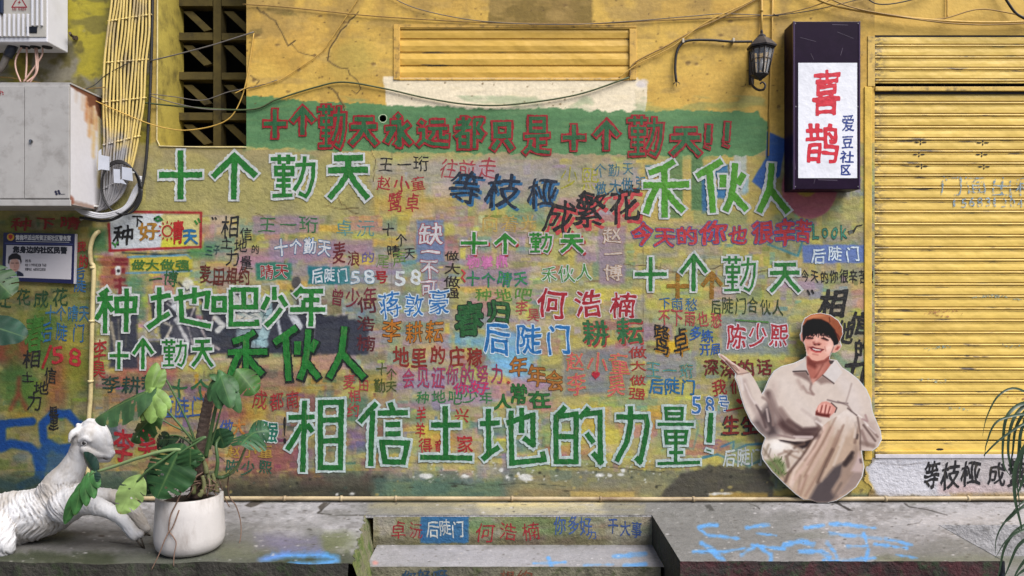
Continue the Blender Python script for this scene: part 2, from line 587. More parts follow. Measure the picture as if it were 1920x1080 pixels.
# --- upper yellow coat
h_, w_ = cv.h, cv.w
def tint(sl, noise_a, lo, hi, col, a):
    "colour poured through a noise field inside a window"
    sy, sx = sl
    al = a * np.clip((noise_a[sy, sx] - lo) / (hi - lo), 0, 1)
    cv.blend(sy, sx, al, col)
def sl(x0, y0, x1, y1):
    w = cv.win(x0, y0, x1, y1); return w[0], w[1]
NA = vnoise(h_, w_, 45, 21, 5); NB = vnoise(h_, w_, 26, 22, 5); NC = vnoise(h_, w_, 12, 23, 4); ND = vnoise(h_, w_, 70, 24, 4); NE = vnoise(h_, w_, 9, 25, 3, 3.0)
tint(sl(WX0, WY0, WX1, 300), NA, 0.5, 0.68, (182, 142, 62), 0.6)
tint(sl(WX0, WY0, WX1, 300), NB, 0.54, 0.7, (215, 178, 92), 0.6)
tint(sl(WX0, WY0, WX1, 300), NC, 0.60, 0.75, (172, 140, 70), 0.5)
for (x, y, rx, ry, c, a) in [(660, 110, 40, 34, (165, 148, 74), .55), (640, 150, 60, 30, (185, 155, 75), .5), (545, 60, 60, 40, (212, 170, 86), .5),
                             (720, 50, 30, 16, (150, 120, 60), .5), (1400, 190, 60, 40, (170, 145, 72), .35), (1330, 160, 80, 30, (214, 172, 84), .4)]:
    cv.ell(x, y, rx, ry, c, a, 8, 12)
cv.rect(915, -100, 1112, 48, (112, 92, 42), 0.85, 4, 2.5, 0.2)
cv.rect(1195, -100, 1330, 36, (176, 140, 68), 0.55, 3, 3)
cv.rect(700, -100, 915, 20, (190, 152, 74), 0.6, 5, 4)
cv.poly([(505, 8), (545, 18), (560, 30), (520, 28), (500, 20)], (120, 106, 50), .9, 2, 1.5)
cv.poly([(470, 55), (490, 52), (495, 62), (478, 70), (462, 66)], (112, 98, 48), .9, 2, 1.5)
tint(sl(WX0, WY0, WX1, 70), NB, .46, .64, (150, 122, 66), .6); tint(sl(462, WY0, WX1, 190), NE, .60, .72, (176, 146, 84), .5)
for k in range(34):
    x = rng.uniform(465, 1630); y = rng.uniform(-40, 60); cv.line([(x, y), (x + rng.uniform(-3, 3), y + rng.uniform(20, 90))], rng.uniform(1.5, 6), (160, 130, 72), rng.uniform(.2, .5), 1.5, 2.5, .5)
# mossy patchy wall behind the electric boxes
cv.rect(WX0, WY0, 292, 440, (142, 132, 48), 1.0, 6, 5)
tint(sl(WX0, WY0, 292, 440), NB, 0.45, 0.62, (165, 152, 44), 0.8)
tint(sl(WX0, WY0, 292, 440), NA, 0.50, 0.56, (122, 117, 108), 0.9); tint(sl(WX0, WY0, 292, 440), NE, 0.55, 0.66, (92, 86, 50), 0.6)
tint(sl(WX0, WY0, 292, 440), NC, 0.6, 0.72, (92, 84, 40), 0.7)
cv.poly([(214, -100), (284, -100), (276, 110), (268, 200), (258, 270), (236, 350), (200, 400), (180, 395), (192, 330), (194, 200), (208, 20)], (66, 58, 32), .85, 2, 3); cv.rect(282, WY0, 296, 276, (186, 158, 82), 0.9, 1.2, 1.5)  # shade between the conduits painted dark on the wall behind them
# --- lower mural ground: many brushed coats
cv.rect(WX0, 268, WX1, WY1, (164, 152, 94), 1.0, 4, 3)
cv.rect(WX0, 420, 292, WY1, (150, 136, 84), 1.0, 4, 3)
tint(sl(WX0, 275, WX1, WY1), NA, 0.48, 0.62, (178, 160, 92), 0.75)
tint(sl(WX0, 275, WX1, WY1), ND, 0.52, 0.66, (142, 126, 118), 0.65)
GEN = [(204, 184, 64), (166, 138, 158), (98, 96, 62), (188, 172, 82), (146, 140, 82), (156, 142, 144), (112, 134, 112), (190, 160, 62), (192, 182, 138), (136, 132, 100), (176, 162, 96), (168, 150, 84)]
BL = [(196, 150, 56), (84, 48, 52), (140, 96, 130), (112, 70, 70), (104, 88, 114), (62, 92, 82), (158, 126, 64), (122, 84, 78), (144, 126, 70), (116, 104, 94), (92, 90, 62), (134, 116, 80)]
MID = [(206, 184, 62), (172, 136, 164), (96, 128, 128), (104, 92, 70), (160, 140, 150), (132, 116, 146), (190, 170, 76), (110, 134, 118), (176, 162, 100), (154, 142, 128), (198, 180, 84), (122, 138, 134), (170, 152, 110)]
RT = [(208, 190, 70), (112, 108, 64), (160, 136, 140), (186, 168, 72), (160, 158, 86), (122, 134, 138), (196, 178, 84), (150, 146, 76), (110, 134, 120), (176, 164, 104), (140, 128, 116)]
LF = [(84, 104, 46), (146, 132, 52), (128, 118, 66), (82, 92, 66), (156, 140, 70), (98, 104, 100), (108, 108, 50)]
for k in range(4200):
    x = rng.uniform(WX0, WX1); y = rng.uniform(292, 905)
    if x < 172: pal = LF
    elif x < 740 and y > 690: pal = BL
    elif x > 1180: pal = RT
    elif 560 < x < 1000 and y > 440: pal = MID
    else: pal = GEN
    c = np.array(pal[rng.integers(len(pal))], float) + rng.normal(0, 9, 3)
    ww = rng.uniform(14, 66); hh = rng.uniform(6, 22)
    if rng.random() < 0.25: ww, hh = hh * 1.2, ww * 0.7
    if y < 400 and x < 700: continue
    cv.rect(x, y, x + ww, y + hh, tuple(np.clip(c, 20, 230)), rng.uniform(0.14, 0.5), 3.0, rng.uniform(1, 4), 0.6)
for k in range(1900):
    x = rng.uniform(WX0, WX1); y = rng.uniform(296, 900)
    if y < 400 and x < 700: continue
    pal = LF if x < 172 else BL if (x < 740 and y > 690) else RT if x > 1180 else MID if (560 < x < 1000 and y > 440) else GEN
    c = np.array(pal[rng.integers(len(pal))], float) + rng.normal(0, 12, 3)
    ww = rng.uniform(10, 34); hh = rng.uniform(3, 9)
    if rng.random() < .4: ww, hh = hh * 1.3, ww * .8
    cv.rect(x, y, x + ww, y + hh, tuple(np.clip(c, 20, 230)), rng.uniform(.3, .85), 1.8, .7, .85)
PKT = [(176, 132, 160), (150, 116, 156), (182, 110, 118), (92, 138, 132), (70, 116, 110), (208, 186, 62), (214, 160, 60), (134, 120, 162), (158, 84, 88), (118, 150, 96), (196, 168, 170)]
for k in range(330):
    x = rng.uniform(180, 1600); y = rng.uniform(330, 890)
    if (y < 400 and x < 700) or (x > 1180 and rng.random() < .55): continue
    c = np.array(PKT[rng.integers(len(PKT))], float)
    if x < 740 and y > 690: c = c * .74
    cv.rect(x, y, x + rng.uniform(22, 90), y + rng.uniform(10, 34), tuple(c), rng.uniform(.28, .62), 4, 1.6, .8)
# quieter olive behind the first green line
cv.rect(290, 283, 700, 398, (156, 143, 88), 0.75, 6, 8)
tint(sl(275, 283, 700, 400), NB, 0.5, 0.65, (176, 160, 96), 0.7)
tint(sl(275, 283, 700, 400), NA, 0.5, 0.62, (136, 126, 98), 0.55)
# broad areas
def wash(x0, y0, x1, y1, c, a=.5, r=8, s=8, st=.45): cv.rect(x0, y0, x1, y1, c, a, r, s, st)
wash(700, 300, 1040, 350, (160, 146, 150), .6); wash(880, 310, 1200, 380, (150, 140, 140), .5); wash(880, 300, 930, 345, (180, 130, 150), .35)
wash(700, 370, 850, 400, (186, 140, 56), .45); wash(720, 345, 800, 400, (176, 138, 66), .4)
for (a, b, c, d_) in [(475, 405, 598, 437), (505, 450, 628, 486), (1122, 425, 1172, 532), (870, 503, 992, 537), (1205, 606, 1262, 640), (620, 450, 700, 478)]:
    cv.rect(a, b, c, d_, (146, 118, 138), .75, 3, 3, .3)
cv.rect(781, 412, 833, 490, (100, 116, 150), .9, 3, 2, .25); cv.rect(790, 480, 822, 545, (110, 118, 148), .65, 4, 3, .4)
wash(1055, 655, 1182, 742, (120, 116, 122), .75, 4, 4, .3); wash(1208, 660, 1305, 712, (132, 128, 142), .7, 4, 3, .3)
cv.rect(1353, 592, 1478, 664, (124, 130, 134), .85, 4, 4, .3)
cv.rect(1505, 459, 1634, 493, (92, 112, 168), .96, 1.6, 1.5, .12)
cv.rect(480, 493, 546, 525, (34, 108, 84), .92, 3, 2, .2)
cv.rect(578, 499, 656, 532, (24, 104, 112), .92, 3, 2, .2)
wash(640, 505, 740, 532, (120, 140, 140), .4)
cv.ell(960, 655, 48, 34, (110, 168, 214), .75, 6, 5, .3); cv.ell(960, 692, 45, 18, (120, 176, 220), .75, 6, 5, .3); cv.ell(885, 640, 50, 12, (96, 160, 206), .6, 6, 5, .5)
wash(868, 470, 960, 500, (176, 140, 150), .4); wash(655, 545, 840, 600, (120, 128, 140), .35)
wash(650, 745, 690, 800, (80, 120, 100), .5); wash(650, 800, 690, 845, (112, 88, 150), .6); wash(550, 860, 660, 880, (100, 130, 110), .4)
wash(740, 690, 830, 740, (150, 120, 165), .6); wash(800, 700, 860, 760, (168, 140, 160), .4)
wash(560, 660, 640, 700, (172, 120, 96), .6); wash(560, 600, 640, 660, (180, 166, 84), .6)
wash(1050, 800, 1180, 850, (196, 176, 66), .5); wash(1090, 760, 1140, 800, (204, 164, 40), .6); wash(1230, 640, 1270, 662, (222, 170, 30), .8, 4, 4, .2)
wash(1180, 880, 1290, 905, (186, 168, 90), .5); wash(1215, 770, 1260, 800, (204, 160, 50), .4)
wash(790, 800, 850, 850, (210, 160, 50), .55); wash(860, 830, 900, 860, (206, 160, 60), .45)
wash(440, 840, 560, 890, (138, 62, 70), .6); wash(560, 890, 720, 915, (110, 50, 56), .6); wash(420, 690, 560, 740, (150, 90, 70), .4)
wash(180, 700, 300, 715, (150, 60, 60), .5); wash(230, 690, 330, 705, (170, 70, 70), .6); wash(380, 730, 470, 790, (150, 66, 72), .45)
wash(455, 750, 500, 790, (190, 150, 46), .6); wash(440, 830, 505, 858, (150, 108, 84), .5)
wash(170, 430, 200, 470, (60, 110, 70), .8, 4, 6); wash(186, 480, 240, 540, (150, 44, 44), .55, 6, 6, .6)
wash(232, 520, 270, 600, (50, 110, 84), .65, 6, 8); wash(350, 460, 400, 485, (58, 122, 70), .7, 5, 6)
# dark band and figures painted behind the words
NAVY = (46, 48, 62)
cv.rect(205, 590, 258, 690, NAVY, .92, 3, 3, .1); cv.rect(250, 640, 300, 668, NAVY, .9, 3, 3, .1)
cv.rect(300, 600, 690, 664, NAVY, .95, 4, 2.5, .1)
for (x0, y0, x1, y1) in [(284, 562, 332, 606), (340, 578, 368, 606), (378, 560, 402, 604), (405, 582, 432, 606), (436, 548, 448, 600), (500, 566, 540, 606), (540, 580, 604, 606), (604, 592, 650, 606), (560, 560, 572, 590)]: cv.rect(x0, y0, x1, y1, (42, 43, 56), .93, 4, 2, .1)
cv.rect(445, 560, 500, 655, (150, 166, 168), .8, 5, 3, .2); cv.rect(322, 600, 372, 655, (88, 84, 92), .6, 5, 3, .4)
for pts, wd, c in [([(318, 560), (345, 585), (330, 600), (352, 640)], 7, (214, 206, 204)), ([(300, 600), (322, 612), (310, 640)], 5, (206, 190, 170)), ([(336, 545), (326, 575), (345, 590)], 10, (228, 224, 226)),
                   ([(365, 575), (352, 610), (366, 660)], 3, (196, 180, 176)), ([(375, 610), (388, 640), (410, 655)], 4, (190, 170, 165)), ([(402, 596), (420, 610), (408, 620)], 9, (222, 214, 206)),
                   ([(208, 605), (214, 640), (218, 665)], 6, (166, 150, 128)), ([(222, 600), (224, 650)], 3, (120, 110, 100)), ([(238, 590), (236, 650)], 3, (90, 86, 80)),
                   ([(520, 600), (535, 660)], 6, (214, 212, 216)), ([(540, 640), (538, 664)], 9, (224, 222, 226)), ([(548, 590), (560, 612)], 14, (218, 214, 216)), ([(590, 612), (586, 664)], 3, (96, 92, 100)),
                   ([(430, 560), (460, 575), (480, 600)], 22, (206, 196, 186)), ([(440, 595), (475, 605)], 12, (214, 196, 176)), ([(500, 560), (505, 600), (490, 640)], 16, (160, 186, 188)), ([(470, 630), (495, 645)], 16, (150, 178, 182))]:
    cv.line(pts, wd, c, .85, 2, 1.5, .2)
cv.ell(556, 531, 9, 12, (70, 66, 68), .95, 1.5, 1.5); cv.ell(352, 536, 12, 14, (214, 208, 204), .8, 3, 2); cv.line([(335, 530), (350, 545), (368, 538)], 4, (30, 30, 34), .9, 1, 1)
for k in range(26):
    x = rng.uniform(425, 505); y = rng.uniform(560, 650)
    cv.line([(x, y), (x + rng.uniform(-10, 10), y + rng.uniform(-8, 8)), (x + rng.uniform(-14, 14), y + rng.uniform(-4, 12))], 1.4, (40, 60, 70), .8, .5, .8)
for k in range(12):
    x = rng.uniform(285, 420); y = rng.uniform(560, 655)
    cv.line([(x, y), (x + rng.uniform(-14, 14), y + rng.uniform(6, 22))], rng.uniform(1.2, 3), (206, 196, 194), .75, .8, .8)
cv.line([(545, 545), (560, 556), (572, 552)], 3, (24, 24, 28), .9, 1, 1); cv.line([(556, 545), (558, 575)], 3, (24, 24, 28), .9, 1, 1)
# boxed slogan at upper left
cv.rect(206, 401, 306, 470, (196, 196, 200), .97, 1.5, 1.2, .12); cv.rect(302, 403, 374, 466, (198, 184, 118), .95, 1.5, 1.5, .15); cv.rect(304, 448, 350, 464, (204, 196, 50), .85, 2.5, 2, .2)
RED = (150, 24, 34)
for p in ([(247, 397), (377, 399)], [(204, 420), (207, 470)], [(205, 470), (376, 463)], [(377, 399), (376, 464)]): cv.line(p, 4.6, RED, .97, .6, 1)
cv.poly([(244, 486), (262, 482), (360, 480), (362, 505), (244, 509)], (186, 168, 50), .9, 2, 2, .25)
cv.line([(240, 482), (350, 478), (358, 484)], 3.4, (84, 140, 176), .9, 1, 1); cv.line([(236, 512), (300, 511), (360, 508)], 3, (74, 130, 170), .9, 1, 1)
cv.line([(230, 474), (300, 477), (355, 474)], 3, (24, 40, 44), .8, 1.4, 1)
cv.ell(221, 507, 7, 9, (220, 218, 214), .95, 1.5, 1.2); cv.ell(222, 508, 3, 3.4, (24, 22, 24), 1, .5, 1)
for (x0, y0, x1, y1) in [(216, 484, 240, 489), (210, 493, 240, 498), (208, 503, 216, 514), (227, 503, 234, 512), (212, 522, 236, 528), (214, 534, 240, 540), (222, 520, 228, 552)]: cv.rect(x0, y0, x1, y1, (112, 26, 36), .9, 2, 1.5)
# left bay sprays
for (x, y, rx, ry, c, a) in [(20, 655, 40, 30, (150, 40, 34), .7), (60, 640, 30, 14, (160, 50, 40), .6), (110, 690, 16, 40, (150, 46, 40), .5), (30, 720, 30, 50, (56, 100, 36), .65), (80, 630, 26, 60, (60, 104, 30), .6),
                             (25, 640, 16, 30, (70, 116, 40), .6), (100, 740, 22, 30, (160, 80, 40), .5), (140, 700, 20, 30, (140, 136, 30), .6), (60, 740, 24, 26, (76, 116, 30), .55), (35, 780, 20, 12, (190, 140, 40), .6), (140, 640, 30, 30, (166, 152, 40), .5)]:
    cv.ell(x, y, rx, ry, c, a, 7, 12)
cv.line([(36, 710), (34, 740), (20, 766)], 8, (140, 52, 40), .7, 2, 4); cv.line([(36, 740), (48, 764)], 8, (140, 52, 40), .7, 2, 4)
BLU = (12, 68, 138)
cv.line([(0, 796), (20, 793), (60, 790)], 15, BLU, 1, 1.2, 2); cv.line([(4, 796), (2, 840), (20, 832), (56, 838), (82, 862), (70, 900), (30, 915), (-10, 905)], 16, BLU, 1, 1.5, 2.5)
cv.line([(150, 800), (128, 776), (100, 776), (80, 796), (82, 826), (110, 842), (140, 838), (158, 815), (150, 795)], 16, BLU, 1, 1.5, 2.5)
cv.line([(90, 836), (70, 860), (78, 900), (110, 912), (140, 900), (146, 870), (120, 842)], 18, BLU, 1, 2, 3); cv.ell(100, 860, 34, 34, (38, 82, 130), .75, 7, 8, .4); cv.ell(40, 858, 16, 10, (86, 110, 120), .5, 4, 4)
# shapes behind the upper right words
cv.rect(1200, 292, 1450, 420, (186, 158, 82), .75, 4, 4, .3)
for (x0, y0, x1, y1, c, a) in [(1255, 285, 1280, 410, (86, 118, 72), .85), (1296, 285, 1318, 395, (74, 112, 70), .9), (1316, 320, 1330, 400, (40, 92, 140), .9), (1328, 308, 1366, 372, (44, 104, 156), .92), (1338, 336, 1358, 352, (190, 160, 96), .95),
                               (1376, 288, 1400, 366, (168, 178, 178), .8), (1392, 330, 1404, 362, (150, 176, 184), .8), (1210, 310, 1226, 330, (60, 112, 140), .8), (1300, 395, 1400, 420, (128, 138, 96), .6)]:
    cv.rect(x0, y0, x1, y1, c, a, 2, 1.8, .25)
cv.poly([(1438, 246), (1476, 262), (1462, 330), (1428, 356), (1410, 340), (1436, 296)], (44, 84, 152), .96, 1, 1.5, .1)
cv.ell(1518, 352, 52, 58, (172, 88, 104), .9, 1.5, 1.8, .1); cv.ell(1512, 338, 24, 30, (176, 150, 66), .95, 2, 2)
cv.poly([(1430, 444), (1480, 412), (1506, 452), (1492, 482), (1450, 462)], (120, 132, 120), .35, 2, 2)
cv.line([(1455, 424), (1462, 452)], 3, (58, 104, 112), .9, .6, 1); cv.line([(1440, 458), (1496, 480), (1506, 448), (1480, 440)], 4, (60, 120, 130), .9, .8, 1)
cv.line([(1475, 416), (1484, 410), (1488, 418), (1478, 424)], 2, (30, 36, 36), .9, .4, .8)
cv.line([(1565, 664), (1590, 690), (1606, 740), (1610, 800)], 12, (96, 140, 110), .6, 2, 3, .3); cv.rect(1604, 720, 1630, 790, (40, 108, 130), .8, 3, 3, .2)
cv.ell(1572, 566, 30, 30, (156, 140, 130), .6, 3, 4); cv.ell(1616, 570, 10, 10, (192, 140, 110), .8, 3, 2)
cv.line([(1500, 690), (1504, 668), (1530, 655)], 7, (90, 130, 120), .6, 1.5, 2)
cv.line([(1318, 858), (1345, 852), (1380, 866), (1405, 872), (1430, 862)], 4.5, (46, 108, 140), .9, 1, 1.4); cv.line([(1352, 838), (1376, 828), (1374, 846), (1400, 834), (1430, 832)], 4, (46, 108, 140), .85, 1, 1.4)
cv.ell(1392, 856, 40, 18, (150, 152, 110), .5, 4, 4); cv.line([(1240, 845), (1262, 836), (1300, 842), (1310, 800), (1296, 770)], 3, (92, 132, 120), .6, 1, 1.5)
for k in range(16):
    x = rng.uniform(1318, 1348); y = rng.uniform(815, 845); cv.line([(x, y), (x + rng.uniform(-8, 8), y + rng.uniform(-8, 8))], 2.2, (140, 100, 120), .8, .5, .8)
cv.ell(1538, 330, 8, 8, YEL, .3, 3, 5)
# bottom of the wall: damp, worn plaster and peeled chips
tint(sl(WX0, 885, WX1, WY1), NB, 0.40, 0.60, (84, 98, 84), 0.7)
wash(WX0, 895, 300, 944, (46, 64, 52), .7, 6, 8, .3); wash(300, 890, 720, 944, (70, 62, 52), .7, 6, 8, .3); wash(300, 912, 700, 944, (48, 46, 38), .7, 5, 5, .3)
wash(700, 895, 960, 936, (66, 96, 86), .7, 6, 8, .3); wash(940, 880, 1290, 930, (112, 108, 92), .65, 6, 6, .3); wash(950, 915, 1200, 936, (146, 118, 80), .5, 5, 5, .4); wash(890, 870, 960, 900, (120, 122, 132), .5)
cv.poly([(1240, 925), (1275, 890), (1330, 872), (1440, 880), (1460, 944), (1230, 944)], (72, 66, 58), .92, 5, 3, .15)
cv.rect(1430, 930, 1640, 944, (70, 66, 58), .8, 3, 3, .2); cv.rect(1450, 918, 1560, 930, (170, 140, 60), .6, 3, 3, .4)
cv.rect(1590, 850, 1640, 925, (186, 156, 70), .8, 4, 3, .2); tint(sl(1590, 880, 1640, 940), NC, .55, .62, (96, 84, 56), .9)
cv.rect(1070, 922, 1190, 934, (214, 176, 92), .7, 2, 2, .5); cv.rect(1330, 924, 1440, 936, (196, 154, 70), .7, 2, 2, .5)
for (x, y, rx, ry) in [(798, 893, 13, 5), (986, 895, 13, 7), (952, 893, 5, 4), (972, 890, 3, 6), (1163, 890, 6, 2.6), (1145, 892, 5, 2.5), (1125, 891, 7, 3), (1168, 882, 4, 4), (660, 926, 5, 2), (632, 927, 3, 3), (872, 893, 8, 2), (940, 882, 3, 3), (1345, 926, 18, 2)]:
    cv.ell(x, y, rx, ry, (214, 208, 204), .97, 2.2, 1)
for k in range(70):
    x = rng.uniform(770, 1240); y = rng.uniform(862, 905); cv.ell(x, y, rng.uniform(.8, 2.4), rng.uniform(.8, 1.6), (206, 202, 196), .9, .8, .8)
for k in range(120):
    x = rng.uniform(180, 1500); y = rng.uniform(880, 940); cv.ell(x, y, rng.uniform(1, 5), rng.uniform(.8, 3), [(40, 38, 30), (170, 150, 90), (60, 70, 60)][k % 3], .8, 1.2, 1)
cv.line([(1016, 872), (1060, 876), (1130, 874), (1240, 886)], 1.4, (50, 48, 40), .8, 1, .8); cv.line([(840, 905), (900, 912), (980, 905), (1060, 912)], 1.4, (44, 46, 40), .8, 1.5, .8)
# --- green banner and cream patch
cv.poly([(718, 143), (1195, 146), (1214, 160), (1210, 215), (1000, 230), (726, 215)], (234, 220, 192), .97, 2.2, 1.0, .08)
cv.ell(1205, 156, 10, 8, (214, 206, 206), .8, 3, 2); cv.rect(1192, 170, 1208, 205, (220, 204, 170), .7, 3, 2)
cv.poly([(456, 180), (520, 184), (640, 193), (800, 200), (950, 205), (1060, 202), (1100, 206), (1300, 208), (1420, 208), (1436, 226), (1438, 276), (1420, 292), (1330, 293), (1180, 290), (980, 288), (800, 286), (700, 284), (456, 276)], (84, 128, 82), .98, 5, .8, .12)
cv.poly([(456, 190), (700, 210), (1430, 225), (1430, 280), (456, 268)], (74, 114, 76), .5, 4, 4, .3)
tint(sl(456, 180, 1438, 296), NE, 0.58, 0.7, (104, 142, 96), 0.35)
# --- cracks
def crack(pts, w=2.0, c=(48, 36, 20)):
    P = [Vector((p[0], p[1])) for p in pts]; out = [P[0]]
    for a, b in zip(P[:-1], P[1:]):
        n = max(int((b - a).length / 9), 1)
        for k in range(1, n + 1): out.append(a + (b - a) * k / n + Vector((rng.normal(0, 1.3), rng.normal(0, 1.3))))
    cv.line([(p.x, p.y) for p in out], w, c, .9, .5, .8)
    cv.line([(p.x + 1.8, p.y + 1) for p in out], w * .6, (224, 190, 110), .5, .4, .8)  # lit lip of the crack painted as a pale line
crack([(482, 14), (500, 28), (516, 42), (536, 70), (540, 86), (552, 78)], 2.6); crack([(548, 84), (560, 96), (584, 106)], 1.6)
crack([(672, 22), (655, 40), (640, 56), (630, 75), (616, 92), (617, 112), (626, 122), (650, 132), (672, 150), (676, 168)], 2.2); crack([(616, 164), (630, 176), (644, 200)], 3.2)
crack([(470, 142), (486, 152), (480, 160)], 1.5); crack([(660, 170), (668, 176), (672, 168)], 1.4); crack([(644, 200), (648, 220), (660, 250), (664, 270)], 1.4)
crack([(1170, 495), (1230, 500), (1250, 508), (1310, 515), (1350, 498), (1420, 512), (1440, 508)], 1.6); crack([(610, 385), (640, 392), (670, 390)], 1.4); crack([(620, 350), (640, 380), (672, 402)], 1.5)
crack([(480, 400), (520, 420)], 1.2); crack([(690, 260), (705, 300), (700, 340)], 1.2); crack([(1040, 385), (1050, 420)], 1.2)
cv.line([(1206, 440), (1205, 840)], 1.0, (92, 80, 60), .5, .8, .8); cv.line([(735, 205), (734, 620)], 1.2, (92, 84, 66), .4, .8, .8); cv.line([(540, 866), (1240, 872)], 1.2, (66, 64, 56), .5, .8, .8)
for k in range(320):
    x = rng.uniform(462, 1640); y = rng.uniform(WY0, 200); cv.ell(x, y, rng.uniform(.7, 2.2), rng.uniform(.6, 1.7), (88, 66, 34), .85, .5, .7)
for (x, y) in [(484, 66), (520, 84), (476, 150), (560, 130), (600, 30), (648, 42), (700, 120), (1290, 118), (1306, 120), (1352, 66), (1060, 10), (1370, 40), (1580, 50), (1240, 90), (1460, 200), (590, 105), (540, 172), (1625, 230)]:
    cv.ell(x, y, rng.uniform(3, 6), rng.uniform(2, 4), (118, 92, 50), .85, 2, 1.2); cv.ell(x + 3, y + 3, 3, 1.5, (226, 194, 120), .5, 1, 1.2)  # pits with a painted highlight on their lower rim

low = np.clip((cv.Y - 290) / 20, 0, 1)[:, None, None]
cv.c = np.clip(cv.c * (1 + low * (np.array([.955, .985, .99]) - 1)), 0, 1)
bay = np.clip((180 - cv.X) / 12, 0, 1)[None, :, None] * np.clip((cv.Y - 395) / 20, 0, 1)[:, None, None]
cv.c = cv.c * (1 - .12 * bay)  # shade of the left bay multiplied into its paint colours
M_WALL = mat_attr('painted_plaster')
wall = empty('painted_wall', (0, 0, 0.32), 'long yellow and olive plaster wall covered with hand painted characters in many colours', 'wall')
jj, ii = np.meshgrid(cv.Y, cv.X, indexing='ij')
P = np.stack([(ii - 960) * S, np.zeros_like(ii), EYE + (540 - jj) * S], -1)
fx = (cv.X[:-1] + cv.X[1:]) / 2; fy = (cv.Y[:-1] + cv.Y[1:]) / 2
FX, FY = np.meshgrid(fx, fy)
keep = ~((FX > 296) & (FX < 462) & (FY < 274))
keep &= ~((FX > 750) & (FX < 1180) & (FY > 54) & (FY < 146))
keep &= np.hypot(FX - 718, FY - 222) > 6.6
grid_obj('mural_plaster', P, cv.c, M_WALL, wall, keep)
M_YEL = mat_plain('yellow_wall_paint', (209, 171, 80), 0.75, vary=.14, vscale=9, bmp=.5, bscale=45, dirt=(150, 124, 60), dirt_amt=.5, dirt_scale=6)
M_REV = mat_plain('reveal_paint', (176, 158, 70), 0.8, vary=.2, vscale=7, bmp=.5, bscale=50, dirt=(70, 60, 30), dirt_amt=.75, dirt_scale=7)
def xz(px, py): p = W(px, py); return p.x, p.z
# rest of the facade, beyond the finely painted part
x0 = W(WX0, 0).x; ztop = W(0, WY0).z; xr = W(1640, 0).x; zr = W(0, 66).z
m = MB()
m.box((-6.5, 0.0, 0.0), (x0, 0.25, 5.2)); m.box((x0, 0.0, ztop), (W(296, 0).x, 0.24, 5.2)); m.box((W(462, 0).x, 0.0, ztop), (xr, 0.24, 5.2)); m.box((W(296, 0).x, 0.0, ztop + 0.35), (W(462, 0).x, 0.24, 5.2))
m.box((xr, 0.0, zr), (6.5, 0.24, 5.2))
m.build('upper_facade', M_YEL, wall)
m = MB(); m.box((W(1640, 0).x + 1.75, 0.0, 0.0), (6.5, 0.25, zr)); m.build('facade_beyond_shutter', M_YEL, wall)
m = MB(); m.box((-6.5, 0.002, 0.0), (xr, 0.25, 0.33)); m.build('wall_foot', M_YEL, wall)
# window reveals
xl, xrr = W(296, 0).x, W(462, 0).x; zs = W(0, 274).z; zt = ztop + 0.35
m = MB()
m.quad((xl, 0, zs), (xl, 0.30, zs), (xl, 0.30, zt), (xl, 0, zt)); m.quad((xrr, 0, zs), (xrr, 0, zt), (xrr, 0.30, zt), (xrr, 0.30, zs))
m.quad((xl, 0, zs), (xrr, 0, zs), (xrr, 0.30, zs), (xl, 0.30, zs)); m.quad((xl, 0, zt), (xl, 0.30, zt), (xrr, 0.30, zt), (xrr, 0, zt))
m.build('window_reveal', M_REV, wall)
m = MB(); m.tube([W(295.5, -60, .004), W(295, 120, .004), W(294, 262, .004), W(300, 274, .004), W(380, 276, .004), W(462, 276, .004)], 0.0035, 6)
m.build('plaster_edge', mat_plain('pale_plaster', (206, 190, 140), .8, vary=.25, vscale=30), wall)
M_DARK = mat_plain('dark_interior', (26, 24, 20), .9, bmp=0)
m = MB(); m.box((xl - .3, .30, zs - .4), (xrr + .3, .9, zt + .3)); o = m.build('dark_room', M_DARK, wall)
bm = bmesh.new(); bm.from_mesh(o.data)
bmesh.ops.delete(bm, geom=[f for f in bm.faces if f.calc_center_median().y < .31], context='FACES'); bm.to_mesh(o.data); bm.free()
# concrete lattice in the window
M_LAT = mat_plain('dusty_lattice', (86, 74, 34), .9, vary=.3, vscale=14, bmp=.5, bscale=50, dirt=(44, 38, 24), dirt_amt=.9, dirt_scale=9)
def WB(px, py, d=-.24): return W(px, py, d)
m = MB()
def lbox(x0, y0, x1, y1, d0=-.24, d1=-.32):
    a = WB(x0, y1); b = WB(x1, y0); m.box((a.x, -d0, a.z), (b.x, -d1, b.z))
lbox(400, -160, 414, 320)
for y in (-72, -2, 62, 136, 212, 286):
    a = y; lbox(325, a - 1, 398.5, a + 13); lbox(415.5, a, 480, a + 13)
m.build('ventilation_lattice', M_LAT, wall)
m = MB()
for r_, y in enumerate((-60, 14, 78, 152, 226)):
    for x in (344, 420):
        a, b, c, d_ = WB(x, y + 8, -.27), WB(x + 18, y + 8, -.27), WB(x + 54, y + 42, -.27), WB(x + 40, y + 46, -.27)
        m.prism([(a.x, a.z), (d_.x, d_.z), (c.x, c.z), (b.x, b.z)], .262, .30)
fix_normals(m.build('lattice_brace', M_LAT, wall))
